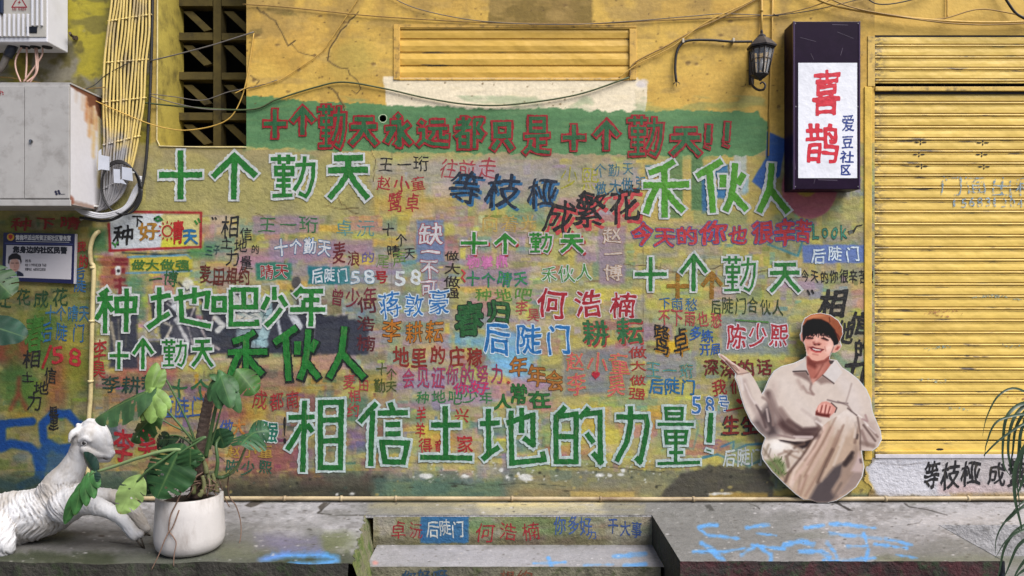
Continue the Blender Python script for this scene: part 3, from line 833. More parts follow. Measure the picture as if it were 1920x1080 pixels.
# duct hole
c = W(718, 222)
m = MB(); m.tube([c + Vector((0, .0, 0)), c + Vector((0, .12, 0))], .019, 20, cap=False); m.tube([c + Vector((0, .12, 0)), c + Vector((0, .13, 0))], .019, 20)
m.build('duct_hole', M_DARK, wall)
m = MB(); n = 24
for k in range(n):
    a0, a1 = 2 * math.pi * k / n, 2 * math.pi * (k + 1) / n
    r0, r1 = .0185, .0225 + .001 * math.sin(3 * a0)
    q = lambda r, a: (c.x + r * math.cos(a), -.0006, c.z + r * math.sin(a))
    m.quad(q(r0, a0), q(r1, a0), q(r1, a1), q(r0, a1))
fix_normals(m.build('hole_rim', mat_plain('pale_rim', (170, 186, 150), .8), wall))

# ================================================================== LETTERING
T = {
 '十': [[(0, 50), (100, 50)], [(50, 0), (49, 100)]],
 '个': [[(2, 50), (50, 3), (98, 48)], [(50, 6), (49, 100)]],
 '勤': [[(0, 10), (56, 10)], [(20, 0), (20, 22)], [(40, 0), (40, 22)], [(12, 30), (50, 30), (50, 45), (12, 45), (12, 30)], [(30, 20), (30, 93)], [(14, 58), (46, 58)], [(12, 71), (46, 71)], [(4, 94), (50, 93)],
        [(78, 4), (76, 34), (68, 60), (54, 82)], [(56, 24), (98, 22), (96, 56), (88, 84), (80, 95), (64, 88)]],
 '天': [[(16, 8), (86, 7)], [(2, 35), (98, 34)], [(50, 9), (50, 40), (32, 68), (4, 97)], [(52, 40), (70, 66), (98, 98)]],
 '禾': [[(68, 4), (44, 16), (12, 24)], [(46, 14), (46, 100)], [(0, 45), (100, 43)], [(30, 46), (18, 64), (5, 93)], [(50, 55), (66, 72), (88, 89)]],
 '伙': [[(50, 2), (24, 18), (2, 31)], [(26, 20), (30, 60), (33, 100)], [(52, 28), (52, 52)], [(76, 6), (72, 50), (66, 76), (57, 97)], [(93, 26), (80, 46)], [(70, 64), (84, 80), (98, 95)]],
 '人': [[(44, 0), (38, 48), (24, 72), (4, 98)], [(40, 52), (66, 74), (96, 98)]],
 '种': [[(32, 4), (10, 17)], [(24, 10), (23, 100)], [(4, 26), (43, 23)], [(23, 30), (14, 50), (2, 70)], [(27, 32), (43, 52)], [(52, 25), (98, 24), (96, 50), (53, 51), (52, 25)], [(77, 2), (75, 97)]],
 '地': [[(7, 28), (38, 20)], [(20, 2), (20, 72)], [(2, 96), (18, 78), (36, 62)], [(43, 29), (96, 15), (93, 52)], [(53, 6), (55, 78), (100, 92)], [(75, 2), (74, 40)]],
 '也地': [[(0, 28), (30, 26)], [(13, 2), (13, 80)], [(4, 90), (14, 80), (29, 68)], [(40, 27), (80, 13), (80, 64), (66, 52)], [(47, 5), (48, 96), (97, 90), (94, 76)], [(63, 0), (63, 44)]],
 '吧': [[(4, 27), (28, 27), (28, 57), (4, 57), (4, 27)], [(41, 4), (96, 4), (96, 50), (42, 50)], [(69, 4), (69, 50)], [(41, 4), (41, 94), (98, 93), (97, 82)]],
 '少': [[(50, 2), (51, 35)], [(28, 27), (5, 58)], [(70, 24), (95, 50)], [(76, 55), (50, 78), (18, 99)]],
 '年': [[(36, 2), (14, 22)], [(30, 11), (92, 11)], [(38, 33), (82, 33)], [(38, 33), (38, 56)], [(2, 57), (98, 57)], [(60, 12), (58, 100)]],
 '相': [[(4, 25), (50, 24)], [(32, 2), (29, 99)], [(28, 35), (14, 54), (2, 69)], [(36, 34), (46, 45)], [(60, 5), (97, 4), (95, 93), (60, 93), (60, 5)], [(60, 29), (96, 28)], [(60, 57), (96, 56)]],
 '信': [[(36, 3), (18, 18), (3, 32)], [(28, 14), (24, 98)], [(62, 2), (68, 16)], [(38, 18), (97, 17)], [(53, 35), (82, 35)], [(53, 49), (83, 49)], [(46, 62), (96, 63), (88, 92), (52, 91), (46, 62)]],
 '土': [[(22, 35), (76, 35)], [(48, 1), (49, 93)], [(2, 93), (98, 95)]],
 '的': [[(23, 2), (5, 18)], [(3, 20), (45, 15), (45, 97), (3, 97), (3, 20)], [(4, 54), (44, 54)], [(72, 4), (52, 22)], [(58, 15), (95, 12), (97, 98), (80, 82)], [(67, 48), (82, 65)]],
 '力': [[(2, 20), (90, 20), (95, 32), (84, 70), (73, 97), (60, 90)], [(44, 1), (45, 30), (34, 62), (2, 97)]],
 '量': [[(20, 3), (58, 3), (56, 21), (22, 21), (20, 3)], [(21, 12), (57, 12)], [(2, 30), (84, 30)], [(20, 42), (68, 42), (64, 62), (23, 62), (20, 42)], [(21, 52), (66, 52)], [(43, 42), (43, 95)], [(28, 78), (60, 78)], [(2, 97), (98, 95)]],
 '永': [[(46, 0), (58, 11)], [(26, 25), (56, 24), (56, 97), (42, 88)], [(4, 46), (36, 45), (8, 90)], [(92, 30), (62, 50)], [(58, 46), (75, 70), (100, 94)]],
 '远': [[(8, 12), (20, 22)], [(2, 44), (20, 43), (20, 76)], [(2, 100), (20, 80), (50, 94), (100, 97)], [(42, 15), (86, 14)], [(34, 40), (97, 38)], [(55, 40), (50, 60), (38, 78)], [(74, 40), (75, 70), (95, 72), (95, 60)]],
 '都': [[(10, 18), (48, 16)], [(29, 0), (29, 36)], [(0, 38), (58, 34)], [(54, 6), (30, 45), (2, 66)], [(18, 55), (46, 54), (46, 97), (18, 97), (18, 55)], [(18, 75), (46, 75)], [(68, 8), (68, 102)], [(68, 10), (94, 10), (80, 36), (96, 55), (88, 68), (74, 64)]],
 '只': [[(18, 6), (80, 5), (78, 50), (20, 52), (18, 6)], [(34, 66), (6, 100)], [(64, 64), (94, 100)]],
 '是': [[(25, 2), (78, 2), (78, 38), (25, 38), (25, 2)], [(25, 20), (78, 20)], [(2, 53), (98, 50)], [(52, 52), (52, 92)], [(52, 71), (84, 69)], [(28, 62), (22, 84), (0, 100)], [(22, 84), (50, 95), (100, 98)]],
 '!': [[(72, 2), (60, 50), (54, 74)], [(50, 91), (46, 94)]],
}
def strokes(items, w, col, out, ow, wear=.29, shadow=None, label=None, base=.0026):
    "items: (character key, x0, y0, x1, y1) drawn with a flat brush of width w"
    L = Letters()
    a, b, c = base, base + .0007, base + .0016
    k = 0
    for ch, x0, y0, x1, y1 in items:
        wl = w * (0.62 if ch in '勤量' else .78 if ch in '都是远' else 1.0)
        for st in T[ch]:
            pts = [(x0 + (x1 - x0) * p[0] / 100, y0 + (y1 - y0) * p[1] / 100) for p in st]
            segs = [[pts[0]]]
            for q in range(1, len(pts)):
                segs[-1].append(pts[q])
                if q < len(pts) - 1:
                    u = Vector(pts[q]) - Vector(pts[q - 1]); v = Vector(pts[q + 1]) - Vector(pts[q])
                    if u.normalized().dot(v.normalized()) < .72: segs.append([pts[q]])
            closed = Vector(pts[0]) == Vector(pts[-1])
            for n_, sg in enumerate(segs):
                k += 1
                j0 = n_ > 0 or closed; j1 = n_ < len(segs) - 1 or closed
                h = wl * .46
                if shadow: L.ribbon([(p[0] + shadow[0], p[1] + shadow[1]) for p in sg], wl + shadow[3], paint(shadow[2], wear), a + k * 9e-6, (h + shadow[3] / 2 if j0 else 2, h + shadow[3] / 2 if j1 else 2), k)
                if out: L.ribbon(sg, wl + 2 * ow, paint(out, wear), b + k * 9e-6, (h + ow if j0 else ow * .8, h + ow if j1 else ow * .8), k + 100)
                L.ribbon(sg, wl, paint(col, wear - .04), c + k * 9e-6, (h if j0 else 0, h if j1 else 0), k + 200)
    o = L.build('painted_writing', wall)
    o['label'] = label or 'large green brushed characters with a white outline'
    return o
G1 = (30, 118, 40); G2 = (78, 152, 36); G3 = (20, 104, 40); G4 = (32, 120, 44); WH = (206, 210, 208); WB2 = (190, 206, 204)
strokes([('十', 299, 282, 380, 374), ('个', 398, 290, 482, 374), ('勤', 508, 290, 590, 372), ('天', 614, 290, 692, 374)], 11.5, G1, WH, 4.6)
strokes([('禾', 1206, 298, 1292, 408), ('伙', 1304, 300, 1402, 399), ('人', 1420, 306, 1480, 400)], 12, G2, WH, 4.4)
strokes([('十', 1190, 482, 1250, 546), ('个', 1275, 478, 1326, 546), ('勤', 1355, 480, 1416, 548), ('天', 1442, 492, 1500, 548)], 7.5, G4, WH, 4)
strokes([('种', 180, 539, 256, 625), ('地', 275, 537, 396, 618), ('吧', 398, 540, 484, 612), ('少', 490, 536, 540, 612), ('年', 543, 538, 612, 612)], 9, G4, WH, 4)
strokes([('十', 206, 641, 242, 692), ('个', 250, 636, 288, 692), ('勤', 304, 636, 350, 688), ('天', 360, 636, 400, 688)], 6.6, G1, WH, 3.6)
strokes([('禾', 428, 618, 502, 712), ('伙', 513, 611, 600, 714), ('人', 614, 612, 686, 710)], 11.5, G4, None, 0, .3, (1.4, 1.8, (22, 34, 32), 5.5), 'large green brushed characters with a black edge', .0040)
strokes([('相', 537, 748, 644, 886), ('信', 672, 752, 768, 876), ('土', 786, 760, 888, 864), ('也地', 900, 764, 1024, 872), ('的', 1040, 760, 1129, 868), ('力', 1154, 760, 1217, 868), ('量', 1231, 762, 1314, 872), ('!', 1320, 772, 1338, 850)], 10, G3, WB2, 4.6)
strokes([('十', 864, 435, 914, 476), ('个', 927, 440, 968, 476), ('勤', 992, 436, 1034, 474), ('天', 1050, 440, 1094, 474)], 6.5, (38, 130, 40), (206, 196, 196), 2.4,   .29, (3, 3, (176, 44, 52), 0))
strokes([('十', 1250, 512, 1292, 560), ('个', 1316, 512, 1354, 560)], 8, (158, 112, 32), None, 0, .45, None, 'ochre brushed characters showing through', .0006)
# the banner slogan: green letters with a dark red contour
BG, BR = (38, 100, 58), (158, 24, 36)
bb = []
for ch, cx, cy, w, h in [('十', 516, 232, 42, 54), ('个', 568, 228, 42, 50), ('勤', 622, 238, 50, 82), ('天', 682, 246, 50, 52), ('永', 746, 244, 50, 58), ('远', 812, 247, 58, 52), ('都', 880, 248, 54, 58), ('只', 942, 255, 42, 50),
                         ('是', 1007, 254, 48, 66), ('十', 1076, 258, 42, 48), ('个', 1137, 255, 46, 52), ('勤', 1209, 256, 64, 76), ('天', 1285, 266, 56, 50), ('!', 1326, 257, 14, 46), ('!', 1361, 253, 14, 48)]:
    bb.append((ch, cx - w / 2, cy - h / 2, cx + w / 2, cy + h / 2))
strokes(bb, 8.2, BG, BR, 3.9, .25, None, 'dark green slogan with a red contour on the green band')
def p(*a, **k):
    k.setdefault('parent', wall); return phrase(*a, **k)
BK = (26, 26, 28)
def many(chars, col, label=None, **k):
    "loose characters of one saying: (ch, cx, cy, w, h)"
    L = Letters(); bold = k.get('bold', .012); out = k.get('out'); o1, o2 = lay(), lay()
    for i, (ch, cx, cy, w, h) in enumerate(chars):
        if out: L.char(ch, cx, cy, w, h, paint(out), bold + k.get('ow', .04), o1 + i * 8e-6, 0, .028, k.get('shear', 0), i)
        L.char(ch, cx, cy, w, h, paint(col), bold, o2 + i * 8e-6, k.get('rot', 0), .028, k.get('shear', 0), i)
    o = L.build('painted_writing', wall)
    if label: o['label'] = label
p('王一珩', 706, 290, 806, 324, BK, bold=.006); p('往前走', 822, 295, 932, 337, (168, 62, 72), shear=.12, bold=.002); p('赵小童', 704, 328, 800, 360, (164, 46, 50)); p('鹭卓', 727, 360, 788, 402, (164, 46, 50), bold=.01)
p('等枝桠', 838, 326, 1054, 394, (20, 36, 56), shadow=(4, 4, (40, 104, 150)), bold=.012, shear=.1, slope=14, fit=.95, wob=.04)
p('成繁花', 1018, 356, 1202, 428, BK, shadow=(5, 6, (196, 70, 72)), bold=.014, shear=.15, slope=-34, wob=.045, fit=1.02)
p('少熙', 1050, 308, 1128, 358, (168, 164, 40), bold=-.004, slope=-6); p('个勤天', 1112, 302, 1190, 332, (58, 110, 126), bold=0, slope=-8); p('做大做强', 1115, 332, 1214, 362, (48, 104, 128), slope=-12)
p('向着光', 902, 402, 1006, 436, (186, 156, 84), bold=.004)
many([('缺', 808, 438, 48, 44), ('一', 806, 472, 38, 40), ('不', 805, 503, 36, 40), ('可', 804, 540, 32, 36)], (206, 204, 206), out=(160, 70, 80), ow=.03, bold=.012, label='white vertical characters with a red edge')
many([('十', 728, 430, 24, 26), ('个', 752, 450, 22, 26), ('晴', 738, 470, 26, 24), ('天', 768, 474, 22, 22)], BK); p('尾声', 704, 472, 764, 504, (100, 132, 60), slope=-6, bold=0)
many([('麦', 636, 473, 26, 44), ('浪', 663, 484, 24, 30)], (104, 36, 40)); many([('的', 690, 482, 26, 22)], (108, 96, 150))
p('卓沅', 624, 408, 706, 446, (92, 148, 146), bold=-.004); p('王一珩', 480, 404, 598, 438, (58, 110, 66), bold=.004); p('十个勤天', 514, 446, 622, 480, (208, 210, 214), out=(40, 104, 150), ow=.035, bold=.018)
p('晴天', 486, 494, 542, 524, (150, 40, 44), out=(190, 196, 190), ow=.03); p('后陡门', 583, 502, 654, 532, (208, 218, 220), out=(26, 110, 150), ow=.02, bold=.02); p('58', 652, 506, 706, 534, (208, 216, 220), out=(80, 140, 170), ow=.03, bold=.02)
p('号', 701, 506, 731, 534, (160, 36, 44), bold=.03); p('58', 736, 504, 794, 536, (212, 218, 218), bold=.03); p('做大做强', 832, 468, 862, 562, (40, 32, 30), vert=True, bold=.014)
p('杨掌鼎', 873, 476, 954, 504, (206, 120, 170), bold=.03); p('十个晴天', 872, 506, 992, 538, (52, 134, 62), out=(50, 100, 150), ow=.02, bold=.012); p('种地吧', 888, 538, 1002, 566, (90, 138, 56))
p('禾伙人', 1012, 494, 1112, 528, (72, 134, 62), out=(206, 214, 206), ow=.045, bold=.006); many([('李', 978, 576, 24, 28), ('昊', 1000, 590, 24, 26)], (172, 72, 74)); p('曾少年', 618, 536, 708, 574, (118, 40, 54), bold=.012)
p('蒋敦豪', 708, 542, 846, 594, (40, 112, 176), out=(206, 218, 224), ow=.04, bold=.004, fit=.97); p('何浩楠', 668, 556, 706, 658, (92, 36, 42), vert=True, bold=.016); many([('春', 880, 597, 54, 66), ('归', 934, 584, 46, 44)], (34, 92, 46), out=(26, 40, 34), ow=.03, bold=.03)
p('何浩楠', 1002, 540, 1202, 598, (164, 30, 44), out=(214, 200, 200), ow=.035, bold=.016, fit=.86); p('李耕耘', 716, 596, 836, 644, (186, 112, 28), out=(48, 36, 26), ow=.022, bold=.008); p('后陡门', 906, 602, 1074, 664, (30, 112, 176), out=(200, 216, 226), ow=.035, bold=.016, fit=.95)
p('耕耘', 1082, 594, 1210, 650, (46, 106, 62), shadow=(2.5, 3, (176, 62, 60)), bold=.024, fit=.9); p('地里的庄稼', 734, 646, 908, 688, (136, 42, 34), bold=.024); p('会见证你的努力', 752, 682, 946, 726, (166, 60, 84), out=(90, 90, 150), ow=.014, bold=.012, slope=-6)
p('种地吧少年', 778, 730, 926, 758, (58, 122, 70)); many([('年', 972, 686, 36, 40), ('年', 1006, 704, 38, 44), ('会', 1040, 712, 34, 42)], (166, 104, 38), out=(52, 40, 26), ow=.02, bold=.016); many([('人', 943, 752, 34, 30), ('常', 972, 738, 34, 40), ('在', 1012, 748, 42, 34)], (34, 106, 44), out=(26, 58, 34), ow=.02, bold=.02)
p('赵小童', 1060, 658, 1182, 700, (202, 92, 96), out=(196, 168, 62), ow=.014, bold=.01); p('李 昊', 1062, 700, 1176, 744, (202, 92, 96), out=(196, 168, 62), ow=.014, bold=.01); p('做大做强', 1178, 648, 1212, 750, (164, 52, 46), vert=True, bold=.012)
many([('羊', 790, 776, 20, 30), ('羊', 788, 806, 20, 30), ('得', 798, 835, 26, 32), ('意', 824, 838, 20, 30), ('兴', 866, 778, 28, 28), ('家', 872, 832, 32, 36)], (172, 44, 46), label='red loose characters between the green strokes')
many([('麦', 655, 715, 24, 30), ('田', 682, 722, 20, 24), ('相', 665, 741, 24, 24), ('约', 663, 768, 24, 28)], (170, 66, 66)); many([('十', 716, 691, 22, 26), ('个', 734, 701, 20, 24), ('勤', 712, 722, 22, 28), ('天', 734, 724, 22, 22)], (72, 84, 34)); p('你好', 846, 714, 918, 740, (196, 56, 90), out=(80, 90, 170), ow=.02, bold=.02)
many([('今', 1204, 438, 42, 46), ('天', 1246, 444, 40, 38), ('的', 1288, 441, 42, 36), ('你', 1338, 435, 52, 46), ('也', 1384, 440, 36, 36), ('很', 1430, 434, 42, 44), ('辛', 1472, 436, 42, 54), ('苦', 1506, 432, 32, 44)], (188, 50, 56), out=(50, 92, 156), ow=.03, bold=.03, shear=.06, label='red slogan with a blue edge')
p('Look', 1522, 420, 1590, 452, (58, 136, 112), out=(30, 40, 36), ow=.03, bold=.02, jit=2.0); p('赵一博', 1130, 422, 1168, 528, (206, 190, 178), out=(160, 116, 70), ow=.02, vert=True, bold=.012); p('后陡门', 1518, 460, 1614, 494, (212, 224, 232), out=(40, 110, 170), ow=.014, bold=.014)
p('今天的你很辛苦!', 1500, 504, 1646, 532, BK, bold=.012, wob=.035); p('下雨愁', 1232, 556, 1310, 584, (48, 104, 150), bold=.004); p('不下雨也愁', 1232, 580, 1356, 614, (176, 72, 74), slope=6); p('后陡门合伙人', 1330, 556, 1470, 590, (48, 66, 34), bold=.004)
p('鹭卓', 1220, 606, 1294, 668, BK, shadow=(3, 3, (176, 124, 30)), bold=.008, fit=.9); many([('多', 1304, 624, 24, 28), ('练', 1326, 630, 24, 26), ('开', 1322, 654, 22, 24), ('局', 1342, 654, 20, 24)], (44, 90, 158), bold=.02); p('陈少熙', 1362, 606, 1478, 654, (176, 40, 54), out=(212, 206, 212), ow=.05, bold=.016)
p('王一珩', 1208, 676, 1304, 710, (70, 136, 140), out=(170, 160, 70), ow=.016, bold=.012); p('后陡门', 1215, 708, 1306, 740, (26, 106, 156), bold=.018); p('深深的话', 1316, 672, 1450, 706, (120, 36, 36), out=(46, 28, 26), ow=.012, bold=.012); p('我们', 1334, 708, 1398, 742, (162, 44, 46), bold=.014)
p('58号', 1293, 738, 1370, 776, (46, 106, 168), out=(212, 216, 220), ow=.06, bold=.006); p('生生', 1352, 776, 1424, 818, (132, 36, 34), shadow=(-3, 2, (40, 60, 50)), bold=.024); p('后陡门', 1355, 838, 1432, 874, (196, 204, 202), bold=.018)
many([('相', 1562, 568, 54, 58), ('信', 1612, 606, 40, 44), ('的', 1618, 652, 34, 36), ('力', 1604, 694, 46, 56), ('他', 1584, 622, 34, 44)], BK, bold=.03, shear=.12, label='tall black brushed characters stepping down the right end')
many([('相', 432, 424, 36, 46), ('土', 425, 455, 24, 26), ('信', 462, 438, 24, 26), ('地', 452, 460, 26, 28), ('的', 479, 467, 16, 18), ('力', 436, 482, 28, 34), ('量', 462, 492, 24, 28)], (30, 32, 36), bold=.004); p('三子', 384, 458, 414, 480, (44, 76, 76)); p('麦田相约', 374, 496, 472, 534, (98, 42, 32), bold=.016)
p('一博', 278, 508, 336, 538, (40, 92, 52)); p('做大做强', 244, 486, 358, 508, (66, 112, 50), bold=.03); many([('种', 232, 440, 40, 40), ('下', 258, 414, 22, 24)], BK, bold=.02); p('好', 256, 416, 300, 456, (166, 118, 40), bold=.03); many([('青', 334, 434, 24, 46)], (176, 36, 34), bold=.03); p('天', 342, 428, 374, 462, (36, 108, 156), bold=.04)
p('种下晴', 18, 404, 152, 432, (150, 50, 50), bold=.02); p('让花成花', -10, 540, 132, 576, (38, 74, 44), bold=.01, fit=.9); p('十个晴天', 84, 570, 168, 602, (52, 106, 140)); p('后陡门', 70, 602, 164, 644, (36, 96, 146), bold=.006, fit=.85); many([('春', 66, 624, 40, 72)], (60, 112, 40), bold=.024); p('58', 92, 648, 158, 686, (176, 40, 50), bold=.02)
many([('相', 60, 672, 36, 36), ('信', 95, 704, 24, 32), ('土', 52, 706, 24, 22), ('地', 78, 727, 30, 28), ('力', 65, 752, 30, 36), ('量', 101, 782, 20, 50)], BK, bold=.01); many([('后', 150, 512, 20, 24), ('陡', 150, 535, 24, 26)], (44, 100, 150)); many([('李', 187, 657, 28, 46), ('昊', 185, 692, 28, 34)], (160, 42, 44), bold=.01)
many([('我', 153, 462, 18, 20), ('的', 157, 490, 18, 26)], (160, 46, 44), bold=.03); p('李耕耘', 188, 702, 304, 736, (30, 62, 52), bold=.012); p('李昊', 210, 796, 300, 866, (160, 34, 42), bold=.018); p('后陡门', 298, 738, 386, 782, (62, 92, 150), bold=.01); p('十个', 318, 706, 396, 748, (44, 100, 60), bold=.016); p('成都南', 474, 732, 564, 770, (156, 50, 50), bold=.008)
many([('做', 425, 800, 26, 30)], (60, 84, 150), bold=.01); many([('大', 448, 800, 26, 32)], (186, 120, 56), bold=.02); p('强', 484, 786, 524, 830, (30, 110, 92), out=(200, 206, 200), ow=.05, bold=.02); p('!', 520, 780, 552, 834, BK, bold=.03); p('赵小童', 424, 832, 512, 858, (176, 140, 58)); p('陈少熙', 422, 860, 512, 890, (38, 92, 72)); p('我们', 308, 816, 360, 840, BK)
# drawn marks: sun, heart, leaf, note, underlines
L = Letters(); o_ = lay()
sunp = [(314 + 9 * math.cos(a), 433 + 10 * math.sin(a)) for a in np.linspace(0, 2 * math.pi, 15)]
L.ribbon(sunp, 2.8, paint((180, 44, 40)), o_)
for k in range(12):
    a = 2 * math.pi * k / 12; L.ribbon([(314 + 13 * math.cos(a), 433 + 14 * math.sin(a)), (314 + 18 * math.cos(a), 433 + 18.5 * math.sin(a))], 2.6, paint((176, 40, 36)), o_ + (k + 1) * 4e-6)
L.build('painted_sun', wall)
L = Letters(); o_ = lay(); hp = []
for a in np.linspace(0, 2 * math.pi, 24, endpoint=False): hp.append((1117 + 8 * math.sin(a) ** 3, 703 - 8 * (0.8125 * math.cos(a) - 0.3125 * math.cos(2 * a) - 0.125 * math.cos(3 * a) - 0.0625 * math.cos(4 * a))))
L.put(hp, [tuple(range(24))], paint((186, 36, 56)), o_); o_ = lay()
L.put([((x - 1117) * 1.0 + 1388, (y - 703) * .8 + 752) for x, y in hp], [tuple(range(24))], paint((186, 36, 46)), o_); L.build('painted_heart', wall)
L = Letters(); o_ = lay()
for k, (pts, w, c) in enumerate([([(394, 528), (450, 525)], 2.4, (98, 42, 32)), ([(300, 781), (352, 780), (388, 776)], 3, (54, 92, 150)), ([(1362, 770), (1392, 764), (1420, 764)], 3.5, (160, 40, 40)), ([(290, 410), (298, 406), (304, 412), (296, 414), (290, 410)], 4, (40, 124, 60)), ([(366, 414), (370, 420)], 3.5, (56, 134, 50)), ([(372, 410), (375, 416)], 3.5, (56, 134, 50)),
                                   ([(211, 455), (216, 459), (222, 454)], 3.4, (52, 128, 50)), ([(216, 458), (217, 463)], 3, (52, 128, 50)), ([(1590, 434), (1600, 432), (1606, 424), (1616, 422)], 2.2, BK), ([(1606, 424), (1600, 436)], 2, BK), ([(1592, 436), (1597, 434)], 6, (90, 96, 90)), ([(398, 408), (400, 411)], 3, BK), ([(404, 408), (406, 411)], 3, BK), ([(1514, 544), (1518, 552)], 3, BK), ([(1522, 544), (1525, 550)], 3, BK),
                                   ([(1628, 778), (1638, 780)], 4, BK), ([(952, 716), (955, 718)], 5, (170, 60, 60)), ([(950, 634), (952, 640)], 2, (60, 120, 180)), ([(80, 690), (96, 648)], 5, (150, 40, 36)), ([(866, 506), (872, 512), (866, 520), (872, 528)], 3, (190, 62, 70)), ([(1380, 600), (1440, 604)], 3, (80, 130, 60))]):
    L.ribbon(pts, w, paint(c), o_ + k * 1.6e-5, 1, k)
L.build('painted_mark', wall)

# ================================================================== ROLLER SHUTTERS
def mat_shutter(name, rgb, z0, pitch, ph):
    "yellow coat scraped to dark metal along the rolled edges"
    m, nt, b = new_mat(name)
    base = lin(rgb)
    n = noise(nt, 9, 5, 0.6, (0.35, 1, 2.0))
    c = mixrgb(nt, ramp(nt, n, 0.3, 0.7), base * 0.88, base * 1.1)
    n2 = noise(nt, 3.5, 5, 0.6, (1, 1, 1), (4, 2, 1))
    c = mixrgb(nt, mth(nt, 'MULTIPLY', ramp(nt, n2, 0.52, 0.68), 0.35), c, lin((186, 150, 70)))
    g = nt.nodes.new('ShaderNodeNewGeometry'); sp = nt.nodes.new('ShaderNodeSeparateXYZ'); nt.links.new(g.outputs['Position'], sp.inputs[0])
    u = mth(nt, 'FRACT', mth(nt, 'DIVIDE', mth(nt, 'SUBTRACT', z0, sp.outputs[2]), pitch))
    def peak(c_, w_): return mth(nt, 'SUBTRACT', 1.0, mth(nt, 'DIVIDE', mth(nt, 'ABSOLUTE', mth(nt, 'SUBTRACT', u, c_)), w_), clamp=True)
    if 'roller' in name:
        groove = mth(nt, 'MAXIMUM', mth(nt, 'MAXIMUM', peak(.625, .06), peak(.855, .06)), peak(.56, .02))
        near = mth(nt, 'MAXIMUM', peak(.76, .20), peak(.98, .14))
    else:
        groove = mth(nt, 'MAXIMUM', peak(.93, .06), peak(.01, .03)); near = peak(.95, .16)
    c = mixrgb(nt, mth(nt, 'MULTIPLY', groove, 0.5), c, lin((104, 80, 40)))
    wn_ = noise(nt, 10, 6, 0.7, (0.42, 1, 4.5), (1.3, 0, 2.2))
    sc = mth(nt, 'MULTIPLY', ramp(nt, wn_, 0.57, 0.63), ramp(nt, near, 0.05, 0.4), clamp=True)
    edge = mth(nt, 'MULTIPLY', ramp(nt, sp.outputs[0], W(1668, 0).x, W(1640, 0).x), ramp(nt, noise(nt, 40, 4, .6, (1, 1, 2)), .45, .55), clamp=True) if 'roller' in name else 0.0
    if not isinstance(edge, float): sc = mth(nt, 'MAXIMUM', sc, mth(nt, 'MULTIPLY', edge, 0.9))
    c = mixrgb(nt, mth(nt, 'MULTIPLY', sc, 0.88), c, lin((62, 58, 66)))
    nt.links.new(c, b.inputs['Base Color'])
    b.inputs['Roughness'].default_value = 0.48
    b.inputs['Specular IOR Level'].default_value = 0.35
    b0 = bump(nt, None, noise(nt, 4.5, 3, 0.5, (1, 1, 1.6)), 0.35, 0.05)
    bump(nt, b, noise(nt, 45, 4, 0.6), 0.14, 0.004, b0)
    return m
YSH = (226, 192, 98)
def curtain(name, x0, x1, ptop, pbot, pitch, depth, mat, parent, prof):
    "rolled slats between pixel rows; depth is the distance behind the wall face"
    xa, xb = W(x0, 0).x, W(x1, 0).x
    rows = []
    y = ptop
    while y < pbot - 0.5:
        for (u, q) in prof:
            yy = y + u * pitch
            if yy > pbot: break
            rows.append((EYE + (540 - yy) * S, depth + q))
        y += pitch
    m = MB(); nx = 2
    vs = []; fs = []
    for (z, q) in rows: vs += [(xa, q, z), (xb, q, z)]
    for i in range(len(rows) - 1): fs.append((2 * i + 2, 2 * i + 3, 2 * i + 1, 2 * i))
    m.add(vs, fs)
    return m.build(name, mat, parent)
PROF = [(0, .0), (.30, -.0015), (.56, -.001), (.60, .0045), (.65, .0045), (.68, -.002), (.74, -.0035), (.80, -.002), (.83, .004), (.88, .004), (.90, -.002), (.999, -.001)]
rs = empty('roller_shutter', tuple(W(1790, 858)), 'tall yellow roller shutter with scraped slats and small vent slots on the right', 'shutter')
xS1 = 1640 + 1.75 / S
m1 = mat_shutter('roller_yellow', YSH, EYE + (540 - 175) * S, 22.75 * S, 0)
m2 = mat_shutter('roller_yellow_head', YSH, EYE + (540 - 70) * S, 21.6 * S, 0)
curtain('lower_curtain', 1634, xS1, 175, 827, 22.75, .012, m1, rs, PROF)
curtain('upper_curtain', 1640, xS1, 70, 160, 21.6, -.002, m2, rs, [(u, q * .8) for u, q in PROF])
M_SH = mat_plain('shutter_rail_paint', (212, 176, 86), .55, vary=.15, vscale=25, bmp=.2, dirt=(60, 54, 50), dirt_amt=.8, dirt_scale=22)
M_BLACK = mat_plain('black_gap', (24, 22, 26), .8, bmp=0)
def pbox(mb, x0, y0, x1, y1, d0, d1, m=0, bev=0):
    "box between pixel corners of the wall plane; d = distance in front of the wall"
    a, b = W(x0, y1), W(x1, y0)
    return mb.box((a.x, -d1, a.z), (b.x, -d0, b.z), m, bev)
m = MB(); pbox(m, 1626.5, 68, 1640, 162, -.03, .004, 0, .001); pbox(m, 1640, 163, xS1, 171, -.02, .008, 0, .002); o = m.build('guide_rail', M_SH, rs)
m = MB(); pbox(m, 1640.5, 828, xS1, 850, -.012, -.004, 0, .001); pbox(m, 1640.5, 845, xS1, 851, -.003, .006, 0, .001); m.build('bottom_bar', m1, rs)
m = MB(); pbox(m, 1625, 64.5, xS1, 69.5, -.03, -.001); pbox(m, 1640, 171.2, xS1, 176, -.02, -.004); m.build('head_gap', M_BLACK, rs)
m = MB(); pbox(m, 1625, 60, xS1, 860, -.10, -.04); m.build('shutter_backing', M_BLACK, rs)
